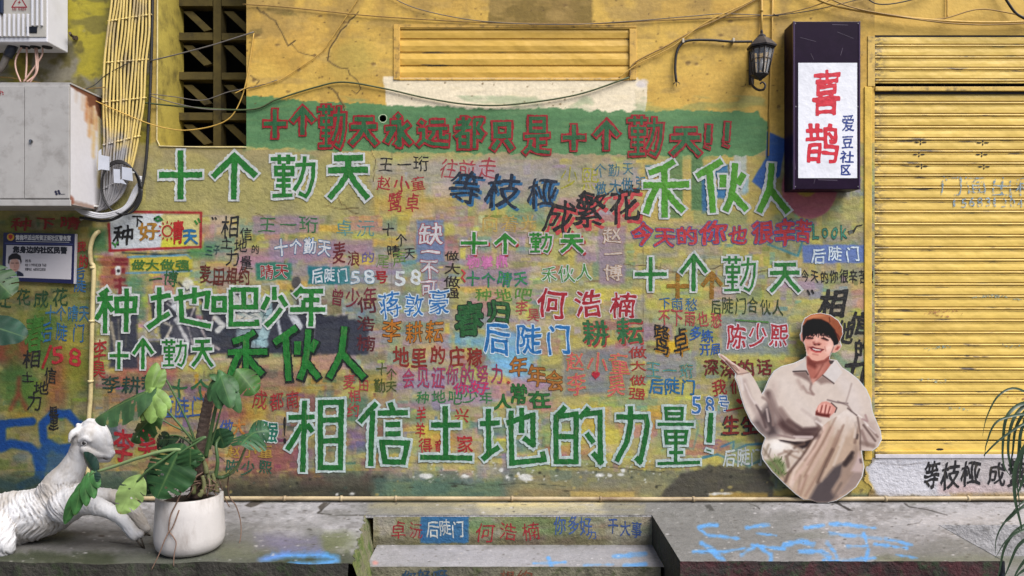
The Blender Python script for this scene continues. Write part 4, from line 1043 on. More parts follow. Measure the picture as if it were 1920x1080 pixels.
for (x, y) in [(1728, 266), (1845, 267), (1725, 289), (1843, 289), (1730, 311), (1847, 312), (1963, 267), (1961, 290), (1965, 312)]:
    m = MB()
    for (dx, dy, rx, ry) in [(-7, 0, 4.5, 1.3), (7, 0, 4.5, 1.3), (0, -3, 1.3, 2.2), (0, 3, 1.3, 2.2)]:
        c = W(x + dx, y + dy); vs = [(c.x + rx * S * math.cos(a), -.0 + .0093, c.z + ry * S * math.sin(a)) for a in np.linspace(0, 2 * math.pi, 12, endpoint=False)]
        m.add(vs, [tuple(range(12))])
    m.build('vent_slot', M_BLACK, rs)
m = MB(); c = W(1763, 843); m.add([(c.x + 7 * S * math.cos(a), .0035, c.z + 2.2 * S * math.sin(a)) for a in np.linspace(0, 2 * math.pi, 16, endpoint=False)], [tuple(range(16))]); m.build('lock_slot', M_BLACK, rs)
L = Letters(-.0105); phrase('门面出租', 1760, 328, 1950, 368, (150, 176, 190), bold=-.004, wear=.48, L=L); phrase('15683130473', 1784, 370, 1950, 390, (150, 178, 196), bold=0, wear=.47, L=L); L.build('painted_notice', rs)
L = Letters(-.0105)
for k in range(10):
    x = rng.uniform(1660, 1880); y = [555, 590, 650, 708, 740, 770][k % 6] + rng.uniform(-6, 6)
    L.ribbon([(x, y), (x + rng.uniform(15, 50), y + rng.uniform(-6, 6)), (x + rng.uniform(30, 90), y + rng.uniform(-8, 8))], rng.uniform(2, 6), paint([(176, 190, 168), (196, 140, 90), (150, 180, 170)][k % 3], .56), lay(.00002), 0, k)
o = L.build('paint_smear', rs); o['kind'] = 'stuff'
# jamb strip of plaster between mural and shutter
m = MB(); pbox(m, 1620, 163, 1634, 862, -.05, .006, 0, .003); m.build('shutter_jamb', mat_plain('jamb_paint', (216, 180, 78), .75, vary=.2, vscale=18, bmp=.5, dirt=(150, 128, 70), dirt_amt=.6), wall)
# white plinth below the shutter
pc = Canvas(1590, 850, 2300, 946, 2, (186, 182, 182), 41)
pc.rect(1590, 850, 2300, 946, (176, 172, 172), .6, 6, 8, .4); pc.rect(1590, 850, 1760, 930, (200, 200, 208), .8, 8, 10, .2); pc.rect(1760, 905, 1900, 928, (196, 160, 160), .5, 6, 6, .5); pc.rect(1830, 860, 1950, 930, (170, 160, 160), .5, 8, 10, .4)
pc.rect(1590, 930, 2300, 950, (96, 82, 52), .85, 4, 4, .3); pc.rect(1780, 924, 2300, 932, (150, 124, 70), .6, 3, 3, .5)
for k in range(60):
    x = rng.uniform(1640, 2200); y = rng.uniform(860, 930); pc.line([(x, y), (x + rng.uniform(3, 14), y + rng.uniform(-3, 3))], rng.uniform(.8, 1.6), (140, 134, 134), .6, .6, .8)
pc.line([(1650, 868), (1690, 872), (1740, 866), (1790, 876)], 1.2, (110, 104, 104), .8, 1, .8)
pc.poly([(1590, 850), (1632, 850), (1620, 870), (1630, 900), (1640, 926), (1590, 930)], (188, 158, 76), .95, 3, 2, .1); pc.poly([(1590, 905), (1640, 920), (1650, 934), (1590, 944)], (110, 92, 58), .8, 3, 2, .2)
pc.poly([(1628, 858), (1640, 850), (1690, 853), (1640, 862), (1626, 880)], (120, 112, 96), .7, 2, 2)
M_PLA = mat_attr('white_plinth_paint', .8, True, .12, 1.5)
jj, ii = np.meshgrid(pc.Y, pc.X, indexing='ij')
P = np.stack([(ii - 960) * S, -.004 + 0 * ii, EYE + (540 - jj) * S], -1)
FX, FY = np.meshgrid((pc.X[:-1] + pc.X[1:]) / 2, (pc.Y[:-1] + pc.Y[1:]) / 2)
edge = 1626 + 6 * np.sin(FY / 9.0) + 3 * np.sin(FY / 3.7)
grid_obj('white_plinth', P, pc.c, M_PLA, wall, (FX > edge) & (FY > 858))
m = MB(); pbox(m, 1640, 851.5, xS1, 858.5, -.02, .010, 0, .002); m.build('shutter_sill', mat_plain('sill_white', (200, 196, 200), .7, vary=.15), wall)
L = Letters()
for i, (ch, cx, cy, w, h, r_) in enumerate([('等', 1746, 889, 30, 54, 0), ('枝', 1782, 890, 36, 54, .04), ('桠', 1820, 886, 38, 50, 0), ('成', 1868, 888, 34, 44, -.1), ('繁', 1908, 888, 40, 56, 0), ('花', 1950, 890, 40, 50, 0)]):
    L.char(ch, cx, cy, w, h, paint((30, 30, 34), .25), .022, .0052 + i * 1e-5, r_, .04, .12, i * 3.1)
L.build('painted_writing', wall)['label'] = 'black brushed characters on the white plinth'

# small shuttered opening above the mural
ws = empty('window_shutter', tuple(W(965, 150)), 'small closed yellow metal window shutter above the cream paint patch', 'shutter')
m3 = mat_shutter('window_yellow', (216, 174, 78), EYE + (540 - 49) * S, 25 * S, 0)
curtain('slat_panel', 750, 1180, 49, 150, 25, .010, m3, ws, [(0, .0), (.05, -.002), (.45, -.005), (.86, -.001), (.90, .005), (.94, .005), (.96, -.002), (.999, -.002)])
m = MB(); pbox(m, 738, 47, 750, 150, -.03, .006, 0, .002); pbox(m, 1180, 55, 1193, 150, -.03, .006, 0, .002); pbox(m, 739, 46, 1193, 52, -.03, .003, 0, .001); pbox(m, 745, 147, 1186, 151, -.03, .003, 0, .001)
m.build('shutter_frame', mat_plain('frame_paint', (206, 164, 76), .6, vary=.15, vscale=25, dirt=(70, 56, 44), dirt_amt=.75, dirt_scale=26), ws)
m = MB(); pbox(m, 740, 48, 1192, 150, -.08, -.035); m.build('shutter_backing', M_BLACK, ws)

# ================================================================== SHOP LIGHT BOX
M_PUR = mat_plain('dark_purple_acrylic', (26, 8, 34), .42, vary=.3, vscale=6, bmp=.04, bscale=12, dirt=(44, 28, 52), dirt_amt=.3, dirt_scale=14, spec=.12)
sg = empty('shop_light_box', tuple(W(1549, 356)), 'dark purple box sign with a white panel bearing two big red characters', 'sign')
dS = .13
a, b = W(1487.5, 355, dS), W(1612.5, 40, dS)
m = MB(); m.box((a.x, -dS, a.z), (b.x, -.006, b.z), 0, .003); m.build('box_body', M_PUR, sg)
m = MB(); t = .006
for (x0_, z0_, x1_, z1_) in [(a.x, a.z, a.x + t, b.z), (b.x - t, a.z, b.x, b.z)]: m.box((x0_ - .0012, -dS - .0025, z0_), (x1_ + .0012, -dS + .012, z1_), 0, .001)
m.build('box_edge_trim', mat_plain('trim_purple', (58, 38, 70), .3, vary=.2), sg)
a, b = W(1496.5, 334, dS), W(1606.8, 118, dS)
M_WP = mat_plain('white_painted_panel', (232, 233, 240), .45, vary=.05, vscale=12, bmp=.5, bscale=35, dirt=(196, 198, 206), dirt_amt=.4)
m = MB(); m.box((a.x, -dS - .002, a.z), (b.x, -dS + .001, b.z)); m.build('white_panel', M_WP, sg)
def mat_sign(rgb):
    m, nt, b_ = new_mat('sign_paint'); base = lin(rgb)
    nt.links.new(mixrgb(nt, ramp(nt, noise(nt, 60, 4, .6), .35, .65), base * .82, base * 1.12), b_.inputs['Base Color'])
    b_.inputs['Roughness'].default_value = .4; bump(nt, b_, noise(nt, 35, 4, .6), .5, .004); return m
L = Letters(dS); mr = mat_sign((206, 26, 48)); mb_ = mat_sign((28, 54, 132))
for i, (ch, cx, cy, w, h, m_, bo) in enumerate([('喜', 1549, 172, 57, 90, mr, .02), ('鹊', 1541, 268, 68, 78, mr, .018), ('爱', 1590, 230, 25, 34, mb_, .01), ('豆', 1589, 266, 23, 26, mb_, .02), ('社', 1588, 294, 27, 24, mb_, .02), ('区', 1585, 318, 20, 22, mb_, .03)]):
    L.char(ch, cx, cy, w, h, m_, bo, .0026 + i * 2e-5, 0, .016, .02, i)
L.build('sign_characters', sg)
M_SCREW = mat_plain('screw_steel', (120, 116, 120), .4, .7, bmp=0)
for (x, y) in [(1491, 44), (1609, 44), (1491, 350), (1609, 350), (1492, 200), (1608, 200)]:
    c = W(x, y, dS); m = MB(); m.tube([c, c + Vector((0, -.002, 0))], .0035, 8); m.build('screw', M_SCREW, sg)
L = Letters(dS); ms_ = mat_plain('scratch_grey', (78, 66, 84), .6, bmp=0)
for k, (pts, w_) in enumerate([([(1534, 337), (1570, 338)], 1.2), ([(1500, 70), (1530, 78)], .6), ([(1570, 60), (1600, 72)], .6), ([(1520, 100), (1526, 112)], .6), ([(1580, 90), (1576, 104)], .7), ([(1530, 330), (1526, 344)], .6), ([(1490, 300), (1491, 318)], 1.0), ([(1560, 46), (1590, 47)], .9)]): L.ribbon(pts, w_, ms_, .0004 + k * 1e-5, 0, k)
o = L.build('scratch', sg); o['kind'] = 'stuff'

# ================================================================== WALL LANTERN
M_IRON = mat_plain('weathered_black_iron', (52, 48, 50), .55, .3, vary=.35, vscale=25, bmp=.4, bscale=60, dirt=(110, 98, 84), dirt_amt=.45, dirt_scale=18)
ln = empty('wall_lantern', tuple(W(1424, 168)), 'old black iron wall lantern with glass panes hanging beside the purple box sign', 'lantern')
dl = .115
def hexring(cx, cz, cy, r, n=6, rot=R(30)): return [Vector((cx + r * math.cos(rot + 2 * math.pi * k / n), cy + r * math.sin(rot + 2 * math.pi * k / n), cz)) for k in range(n)]
cL = W(1428, 110, dl)
f_ = (D - dl) / D * S
zt_, zb_ = W(0, 92, dl).z, W(0, 140, dl).z
rt, rb = 22 * f_, 14 * f_
top = hexring(cL.x, zt_, -dl, rt); bot = hexring(cL.x - .006, zb_, -dl, rb)
m = MB()
for k in range(6):
    m.tube([top[k], bot[k]], .0042, 6)
    m.tube([top[k], top[(k + 1) % 6]], .0045, 6); m.tube([bot[k], bot[(k + 1) % 6]], .005, 6)
    q = .42; a_, b_ = top[k].lerp(bot[k], q), top[(k + 1) % 6].lerp(bot[(k + 1) % 6], q); m.tube([a_, b_], .0022, 5)
    m.tube([(top[k] + top[(k + 1) % 6]) / 2, (bot[k] + bot[(k + 1) % 6]) / 2], .0022, 5)
m.build('lantern_frame', M_IRON, ln, True)
def lantern_ring(prof, name, mat, cx=None, n=6):
    vs = []; fs = []
    for (r, z) in prof: vs += hexring(cx or cL.x, z, -dl, max(r, .0005), n)
    for i in range(len(prof) - 1):
        for k in range(n): fs.append((i * n + k, i * n + (k + 1) % n, (i + 1) * n + (k + 1) % n, (i + 1) * n + k))
    fs.append(tuple(range(n))[::-1]); fs.append(tuple((len(prof) - 1) * n + k for k in range(n)))
    return fix_normals(mesh_obj(name, vs, fs, mat, ln))
lantern_ring([(rt * 1.22, zt_ + .004), (rt * 1.26, zt_ + .012), (rt * 1.08, zt_ + .024), (rt * .62, zt_ + .05), (rt * .36, zt_ + .058), (rt * .34, zt_ + .066), (rt * .12, zt_ + .076), (rt * .12, zt_ + .088), (rt * .03, zt_ + .096)], 'lantern_cap', M_IRON)
lantern_ring([(rb * 1.12, zb_), (rb * .8, zb_ - .012), (rb * .3, zb_ - .022), (rb * .16, zb_ - .03)], 'lantern_base', M_IRON, cL.x - .006)
mg, nt, b_ = new_mat('dusty_glass'); b_.inputs['Base Color'].default_value = (.55, .58, .62, 1); b_.inputs['Roughness'].default_value = .25; b_.inputs['Alpha'].default_value = .32
m = MB(); tp = hexring(cL.x, zt_, -dl, rt * .94); bt = hexring(cL.x - .006, zb_, -dl, rb * .94)
for k in range(6): m.quad(bot[k].lerp(bt[k], .8), bot[(k + 1) % 6].lerp(bt[(k + 1) % 6], .8), top[(k + 1) % 6].lerp(tp[(k + 1) % 6], .8), top[k].lerp(tp[k], .8))
m.build('glass_pane', mg, ln)
m = MB(); m.lathe([(.001, .0), (.012, .004), (.016, .02), (.012, .036), (.007, .046), (.007, .06), (.001, .061)], (cL.x, -dl, zb_ + .02), 12); m.build('bulb', mat_plain('bulb_white', (190, 186, 180), .3, bmp=0), ln, True)
m = MB(); a, b = W(1403, 160), W(1413, 92); m.box((a.x, -.012, a.z), (b.x, -.0005, b.z), 0, .004)
m.tube([W(1408, 148, .01), W(1411, 160, .05), W(1420, 168, .09), W(1431, 168, .115), W(1435, 160, .118), W(1430, 154, .117), W(1425, 157, .116)], [.006, .0065, .006, .0055, .005, .004, .004], 8, 0, 6)
m.tube([W(1408, 140, .01), W(1415, 146, .06), W(1424, 148, .112), W(1426, 144, .114)], .005, 8, 0, 6); m.tube([W(1408, 96, .01), W(1414, 94, .05), W(1420, 93, .09)], .005, 8)
m.build('lantern_bracket', M_IRON, ln, True)

# ================================================================== CABLES AND PIPES
def cable(pts, r, mat, label, cat='cable', name='cable', group=None, n=8, seg=6):
    o = empty  # noqa
    m = MB(); m.tube([W(*q) for q in pts], r, seg, 0, n)
    ob = m.build(name, mat, None, True); tag(ob, label, cat, group); return ob
M_CBK = mat_plain('black_rubber', (34, 33, 34), .55, bmp=.05)
M_CYE = mat_plain('cable_painted_yellow', (196, 158, 76), .6, vary=.2, vscale=30)
M_CTAN = mat_plain('cable_tan', (150, 118, 62), .6, vary=.3, vscale=25, dirt=(70, 60, 40))
M_CGR = mat_plain('cable_dull_green', (74, 84, 52), .55, vary=.2)
M_CGY = mat_plain('cable_grey', (104, 98, 92), .6, vary=.2)
lc = empty('lantern_cable', tuple(W(1340, 76)), 'thick black cable stub bending down left of the lantern with a frayed end', 'cable')
m = MB(); m.tube([W(1410, 78, .02), W(1372, 78, .02), W(1330, 75, .016), W(1292, 76, .016), W(1276, 84, .016), W(1268, 102, .016), W(1266, 130, .016), W(1268, 152, .018)], .0065, 8, 0, 8)
for e in [(1262, 158), (1268, 162), (1274, 156)]: m.tube([W(1268, 152, .018), W(*e, .02)], .0022, 5)
m.build('cable_sheath', M_CBK, lc, True)
for x, y in [(1279, 79), (1373, 78)]:
    m = MB(); pbox(m, x - 2, y - 4, x + 2, y + 4, .0, .026, 0, .002); m.build('cable_clip', mat_plain('clip_white', (190, 180, 160), .5, bmp=0), lc)
def pipe(pts, r, label, mat, clips=(), n=1, name='conduit_pipe', cat='pipe', clipname='pipe_clamp', group=None):
    e = empty(name, tuple(W(*pts[-1])), label, cat, group)
    m = MB(); m.tube([W(*q) for q in pts], r, 10, 0, n); m.build('pipe', mat, e, True)
    for (x, y, hor) in clips:
        d = float(np.interp(y if not hor else x, sorted([q[1] if not hor else q[0] for q in pts]), [q[2] for q in sorted(pts, key=lambda q: q[1] if not hor else q[0])]))
        c = W(x, y, d); ax = Vector((.006, 0, 0)) if hor else Vector((0, 0, .006))
        m = MB(); m.tube([c - ax, c + ax], r * 1.35, 10); m.build(clipname, mat, e, True)
    return e
pipe([(1428, -60, .012), (1428, 30, .012), (1428, 66, .02)], .006, 'thin yellow conduit dropping from above into the top of the lantern', M_CYE, [(1428, 20, False)])
pipe([(1449, -60, .008), (1448, 60, .008), (1444, 160, .008), (1441, 292, .008)], .004, 'thin yellow wire duct running down the wall between lantern and purple sign', M_CYE)
cable([(1180, 145, .012), (1080, 178, .012), (960, 196, .012), (880, 196, .012), (800, 184, .010), (720, 166, .01), (644, 154, .012), (590, 164, .010), (520, 186, .010), (462, 206, .008), (300, 196, .02), (190, 180, .02)], .0042, M_CGR, 'dull green cable arching over the cream patch and green band')
cable([(1180, 145, .012), (1190, 118, .012), (1250, 86, .012), (1300, 58, .012), (1380, 20, .012), (1450, -20, .012)], .0042, M_CTAN, 'tan cable climbing to the right from the small window shutter')
cable([(1160, 146, .014), (1196, 120, .014), (1260, 88, .014), (1320, 44, .014), (1400, 6, .014), (1440, -20, .014)], .003, M_CYE, 'thin yellow cable climbing beside the tan one right of the small shutter')
cable([(455, 8, .01), (520, 12, .01), (620, 22, .01), (700, 30, .01), (860, 40, .01), (1000, 44, .01), (1120, 44, .01), (1240, 38, .01), (1330, 34, .01), (1450, 28, .01), (1530, 10, .02), (1600, -20, .02)], .0028, M_CTAN, 'long thin tan cable strung above the small window shutter')
cable([(700, -30, .012), (760, 8, .012), (840, 30, .012), (930, 42, .012), (1060, 46, .012), (1180, 40, .012), (1300, 30, .012), (1360, 26, .012), (1460, 30, .012)], .0022, M_CGY, 'thin grey wire sagging from the top edge above the small window shutter')
cable([(690, -30, .008), (650, 30, .008), (620, 74, .008), (600, 100, .008), (560, 128, .008), (520, 152, .008), (470, 162, .01), (440, 175, .03)], .0022, M_CYE, 'thin yellow wire slanting down beside the crack over the green band')
cable([(1470, -40, .03), (1540, 2, .03), (1620, 22, .03), (1730, 36, .03), (1840, 42, .03), (1960, 38, .03), (2100, 20, .03)], .006, M_CYE, 'thick yellow cable sagging above the big roller shutter')
cable([(1490, -40, .04), (1580, 8, .04), (1680, 30, .04), (1800, 45, .04), (1920, 44, .04), (2100, 30, .04)], .0035, M_CTAN, 'tan cable sagging just under the thick yellow one over the roller shutter')
cable([(1620, 20, .03), (1690, 30, .03), (1760, 36, .03), (1830, 18, .03), (1880, 22, .03), (1960, 40, .03)], .0032, M_CTAN, 'wavy tan cable crossing over the yellow cable at the upper right')
cable([(1870, -30, .03), (1892, 8, .03), (1912, 30, .03), (1950, 40, .03), (2020, 30, .03)], .0065, M_CBK, 'thick black cable curling in at the upper right corner')
cable([(1606, -30, .02), (1640, 6, .02), (1700, 2, .02), (1760, -20, .02)], .003, M_CBK, 'short black wire loop at the top edge right of the purple sign')
cable([(1776, -20, .01), (1776, 34, .012)], .004, M_CYE, 'short yellow wire hanging from the top edge over the roller shutter')
cable([(1450, 26, .016), (1462, 28, .016), (1530, 18, .016), (1620, -4, .016), (1700, -30, .016)], .0022, M_CBK, 'thin black wire rising right above the purple sign')
cable([(176, 188, .05), (230, 212, .05), (280, 232, .03), (320, 242, .02), (354, 244, .015), (400, 236, .01), (432, 220, .008), (452, 186, .006), (464, 140, .006), (476, 62, .006)], .0028, M_CYE, 'yellow wire looping in front of the lattice window')
cable([(282, 114, .03), (340, 100, .03), (400, 84, .02), (476, 60, .01)], .0032, M_CGY, 'grey wire stretched upward across the lattice window')
cable([(282, 176, .03), (330, 182, .03), (380, 188, .02), (430, 172, .012), (482, 162, .008), (520, 150, .008)], .0022, M_CGY, 'thin grey wire dipping across the lower lattice window')
cable([(282, 180, .03), (330, 194, .03), (380, 204, .02), (420, 206, .012), (470, 206, .008)], .0026, M_CGY, 'thin grey wire crossing low over the lattice window to the green band')
cable([(150, 170, .10), (176, 160, .06), (200, 140, .04), (240, 118, .05)], .002, M_CBK, 'thin black wire from the rusty cabinet to the conduits')
cable([(-40, 142, .08), (20, 146, .06), (80, 156, .06), (150, 166, .05), (196, 164, .05)], .0026, M_CTAN, 'tan wire lying along the top of the rusty cabinet')

# the flat bundle of conduits
def mat_conduit():
    m, nt, b = new_mat('conduit_paint')
    g = nt.nodes.new('ShaderNodeNewGeometry'); sp = nt.nodes.new('ShaderNodeSeparateXYZ'); nt.links.new(g.outputs['Position'], sp.inputs[0])
    z = mth(nt, 'ADD', sp.outputs[2], mth(nt, 'MULTIPLY', mth(nt, 'SUBTRACT', noise(nt, 9, 3, .5), .5), .5))
    z = mth(nt, 'SUBTRACT', z, mth(nt, 'MULTIPLY', mth(nt, 'ADD', sp.outputs[0], 1.97), -.9))
    c = mixrgb(nt, ramp(nt, z, EYE + (540 - 296) * S, EYE + (540 - 262) * S), lin((150, 148, 150)), lin((214, 188, 112)))
    c = mixrgb(nt, mth(nt, 'MULTIPLY', ramp(nt, noise(nt, 14, 5, .65, (1, 1, .4)), .52, .62), .65), c, lin((150, 134, 112)))
    nt.links.new(c, b.inputs['Base Color']); b.inputs['Roughness'].default_value = .42; bump(nt, b, noise(nt, 60, 3), .15, .003)
    return m
M_CON = mat_conduit()
LB = [(-70, 214), (0, 210), (60, 202), (120, 196), (190, 194), (262, 195), (300, 193), (340, 192), (372, 190), (396, 180), (412, 150)]
RB = [(-70, 284), (0, 281), (60, 279), (120, 274), (190, 269), (240, 262), (280, 254), (320, 246), (350, 236), (372, 222), (392, 196)]
NCON = 13
for k in range(NCON):
    t = k / (NCON - 1)
    path = []
    for (a, b) in zip(LB, RB):
        path.append(((1 - t) * a[1] + t * b[1] + (1.2 * math.sin(a[0] * .05 + k)), (1 - t) * a[0] + t * b[0], .036 + .004 * math.sin(k * 2.1 + a[0] * .02)))
    e = empty('conduit_pipe', tuple(W(*path[-1])), 'one of the yellow conduits of the flat bundle running down to the cable coil', 'conduit', 'conduits in the flat bundle beside the lattice window')
    m = MB(); m.tube([W(*q) for q in path], .0056, 8, 0, 5); m.build('pipe', M_CON, e, True)
    for yc, dy in ((40, -12), (118, -6), (192, -8), (272, -16), (356, -26)):
        yy = yc + dy * t
        ys = [q[1] for q in path]; xx = float(np.interp(yy, ys, [q[0] for q in path])); dd = .036
        c = W(xx, yy, dd); m = MB(); m.tube([c + Vector((0, 0, -.004)), c + Vector((0, 0, .004))], .0076, 8)
        m.tube([c + Vector((.010, .006, .002)), c + Vector((.010, -.004, .002))], .003, 6); m.build('pipe_clamp', M_CON, e, True)
cable([(287, -60, .02), (285, 60, .02), (282, 160, .02), (278, 240, .02), (274, 300, .02), (268, 340, .02), (258, 372, .03), (236, 398, .05), (200, 414, .06), (150, 408, .07)], .0075, M_CBK, 'black cable down the right edge of the conduit bundle')
e = empty('cable_coil', tuple(W(226, 405, .06)), 'coiled loop of black cable with metal tags hanging over the conduits', 'cable coil')
m = MB()
for q in range(3):
    pts = []
    for a in np.linspace(0, 2 * math.pi, 20, endpoint=False):
        pts.append((226 + (35 + q * 1.6) * math.cos(a) + 4 * math.sin(a) + q, 352 + (51 - q * 1.5) * math.sin(a) + q, .055 + q * .008 + .004 * math.sin(2 * a)))
    m.tube([W(*u) for u in pts + pts[:1]], .0042, 7, 0, 3)
m.build('cable_loop', M_CBK, e, True)
M_TAG = mat_plain('zinc_tag', (196, 200, 210), .35, .1, vary=.08, bmp=.1)
for pts in ([(191, 291), (206, 294), (206, 320), (191, 318)], [(186, 284), (191, 280), (191, 318), (185, 320)], [(214, 317), (226, 318), (226, 344), (215, 343)], [(230, 313), (248, 316), (250, 340), (230, 336)], [(226, 338), (230, 336), (238, 346), (226, 343)]):
    m = MB(); pr = [W(x, y, .075) for x, y in pts]; m.prism([(q.x, q.z) for q in pr][::-1], -.082, -.078); fix_normals(m.build('metal_tag', M_TAG, e))
for (x, y) in [(261, 327), (191, 389), (252, 340)]:
    m = MB(); pbox(m, x - 4, y - 1.5, x + 4, y + 1.5, .05, .07, 0, .001); m.build('cable_tie', mat_plain('tie_white', (206, 206, 204), .5, bmp=0), e)
for k in range(3):
    cable([(264, 330 + 4 * k, .045), (258 - 3 * k, 356, .045), (244 - 3 * k, 384, .055), (220, 402 - 3 * k, .065), (190, 408 - 3 * k, .075), (160, 402 - 3 * k, .085), (140, 390, .09)], .0075, mat_plain('cable_silver', (178, 178, 182), .35, bmp=0), 'thick silver grey cable sweeping under the metal cabinet', group='silver cables under the metal cabinet')

# pipes of the wall foot and the left bay
M_PIPE = mat_plain('gas_pipe_yellow', (194, 178, 130), .45, vary=.15, vscale=20, dirt=(120, 96, 60), dirt_amt=.7, dirt_scale=9, bmp=.2)
pipe([(186, 434, .01), (180, 438, .026), (173, 450, .026), (169, 470, .026), (171, 492, .026), (176, 504, .024), (174, 560, .022), (173, 600, .022), (171, 680, .022), (170, 740, .022), (166, 800, .022), (164, 934, .022)], .0105, 'yellow gas pipe dropping down the wall behind the goat statue', M_PIPE, [(174, 502, False), (172, 602, False), (170, 715, False)], 4)
M_PIPE2 = mat_plain('rusty_floor_pipe', (176, 158, 124), .5, vary=.2, vscale=14, dirt=(112, 88, 66), dirt_amt=.95, dirt_scale=7, bmp=.3, stretch=(.5, 1, 1))
pipe([(-120, 934.5, .018), (500, 934.5, .018), (960, 935, .018), (1400, 936, .018), (1900, 934, .018), (2360, 934, .018)], .0105, 'long rusty yellow pipe lying along the foot of the wall', M_PIPE2, [(534, 934.5, True), (742, 934.7, True), (1126, 935.5, True), (1815, 934.4, True), (330, 934.5, True), (960, 935, True), (1300, 935.8, True), (1660, 935, True), (640, 934.6, True)], 2)

# ================================================================== ELECTRIC CABINETS
M_CAB = mat_plain('grey_cabinet_steel', (168, 165, 162), .45, .0, vary=.08, vscale=12, bmp=.08, dirt=(112, 106, 100), dirt_amt=.45, dirt_scale=16)
cb = empty('metal_cabinet', tuple(W(60, 385, .15)), 'grey steel cabinet with rust streaked side and round door lock, above the police notice', 'cabinet')
dC = .27
a, b = W(-130, 384, dC), W(131, 157, dC)
m = MB(); m.box((a.x, -dC, a.z), (b.x - .0015, 0, b.z), 0, .003); m.build('cabinet_body', M_CAB, cb)
sc_ = Canvas(0, 0, 60, 240, 1, (208, 206, 210), 131)  # cabinet side painted paler than its front to carry the side light
sc_.rect(0, 0, 60, 240, (196, 192, 194), .4, 8, 10, .4)
for (x, w_, y1_, c_, a_) in [(36, 7, 90, (190, 140, 80), .8), (44, 6, 130, (200, 160, 90), .75), (30, 5, 60, (176, 110, 60), .8), (22, 4, 40, (186, 150, 110), .6), (50, 5, 70, (190, 130, 70), .8), (56, 6, 190, (206, 180, 96), .8), (10, 3, 30, (170, 140, 110), .5), (40, 4, 60, (130, 74, 40), .8)]:
    sc_.line([(x, -4), (x + 1, y1_ * .5), (x, y1_)], w_, c_, a_, 2, 4, .3)
sc_.poly([(0, -6), (62, -6), (62, 46), (52, 40), (46, 22), (36, 30), (30, 10), (14, 8), (0, 4)], (104, 62, 44), .95, 3, 2, .2); sc_.poly([(44, -6), (62, -6), (62, 30), (54, 24)], (66, 40, 34), .95, 3, 2)
sc_.rect(0, 232, 60, 242, (120, 84, 64), .6, 4, 3, .4); sc_.ell(2, 232, 5, 10, (130, 70, 50), .8, 2, 2)
tt_ = np.linspace(0, 1, 61); uu_ = np.linspace(0, 1, 241); U_, V_ = np.meshgrid(tt_, uu_)
P = np.stack([np.full_like(U_, b.x + .0008), -dC + .003 + U_ * (dC - .005), b.z - .002 - V_ * (b.z - a.z - .005)], -1)
grid_obj('side_panel', P, sc_.sample(U_ * 60, V_ * 240), mat_attr('rust_streaked_paint', .5, False, .05), cb)
p0, p1 = W(46.5, 372, dC + .006), W(130, 161, dC + .006)
m = MB(); m.box((p0.x, -dC - .008, p0.z), (p1.x, -dC - .001, p1.z), 0, .002); door = m.build('cabinet_door', M_CAB, cb)
p0, p1 = W(-120, 372, dC + .006), W(45, 161, dC + .006)
m = MB(); m.box((p0.x, -dC - .005, p0.z), (p1.x, -dC - .001, p1.z), 0, .002); m.build('fixed_panel', M_CAB, cb)
m = MB(); c = W(59, 265, dC + .008); m.tube([c + Vector((0, .004, 0)), c + Vector((0, -.008, 0))], .0085, 14); o = m.build('door_lock', mat_plain('lock_chrome', (150, 150, 150), .25, .9, bmp=0), None, False); o.parent = door
m = MB(); c = W(59, 265, dC + .016); m.box((c.x - .001, c.y - .002, c.z - .005), (c.x + .001, c.y, c.z + .005)); o = m.build('key_slot', M_BLACK, None); o.parent = door
m = MB()
for k in range(4):
    c = W(108 + 4 * math.cos(k * 1.57 + .5), 361 + 3 * math.sin(k * 1.57 + .5), dC + .0088); m.tube([c, c + Vector((0, -.0006, 0))], .006, 10)
c = W(116, 364, dC + .0088); m.box((c.x - .006, c.y - .0006, c.z - .001), (c.x + .014, c.y, c.z + .001)); o = m.build('printed_emblem', mat_plain('emblem_navy', (36, 36, 60), .5, bmp=0), None); o.parent = door
p0, p1 = W(-130, 386, dC + .01), W(132, 374.5, dC + .01)
m = MB(); m.box((p0.x, -dC - .010, p0.z), (p1.x, -dC - .0005, p1.z), 0, .002); m.box((p0.x, -dC + .0, b.z - .002), (b.x + .004, -dC + .27, b.z + .006), 0, .001); m.build('cabinet_lip', M_CAB, cb)
m = MB()
for k in range(8):
    c = W(2 + rng.normal(0, 2.4), 174 + rng.normal(0, 5), dC + .0056); m.tube([c, c + Vector((0, -.0004, 0))], .003, 8)
m.build('printed_mark', mat_plain('mark_red', (150, 40, 50), .6, bmp=0), cb)
iv = empty('inverter_box', tuple(W(40, 105, .1)), 'white finned power box with a red warning triangle, above the grey steel cabinet', 'electric box')
dI = .18
M_INV = mat_plain('white_powder_coat', (206, 206, 212), .4, vary=.04, bmp=.05, dirt=(176, 174, 172), dirt_amt=.25)
M_INF = mat_plain('grey_powder_coat', (172, 168, 160), .45, vary=.05, bmp=.05)
a, b = W(-140, 79, dI), W(89, -90, dI)
m = MB(); m.box((a.x, -dI, a.z), (b.x, -.012, b.z), 0, .004); m.build('box_body', M_INV, iv)
p0, p1 = W(-140, 70, dI), W(87.5, -90, dI)
m = MB(); m.box((p0.x, -dI - .004, p0.z), (p1.x, -dI - .0005, p1.z), 0, .002); m.build('front_panel', M_INF, iv)
m = MB()
for i in range(-10, 10):
    x = 1.5 + i * 8.7
    if 0 <= x < 55: y0_, y1_ = 27, 69
    elif x >= 55: y0_, y1_ = -90, 49
    else: y0_, y1_ = 27, 69
    if x > 88: continue
    p0, p1 = W(x - 1.6, y1_, dI + .004), W(x + 1.6, y0_, dI + .004); m.box((p0.x, -dI - .014, p0.z), (p1.x, -dI - .0042, p1.z), 0, .0012)
m.build('cooling_fins', M_INV, iv)
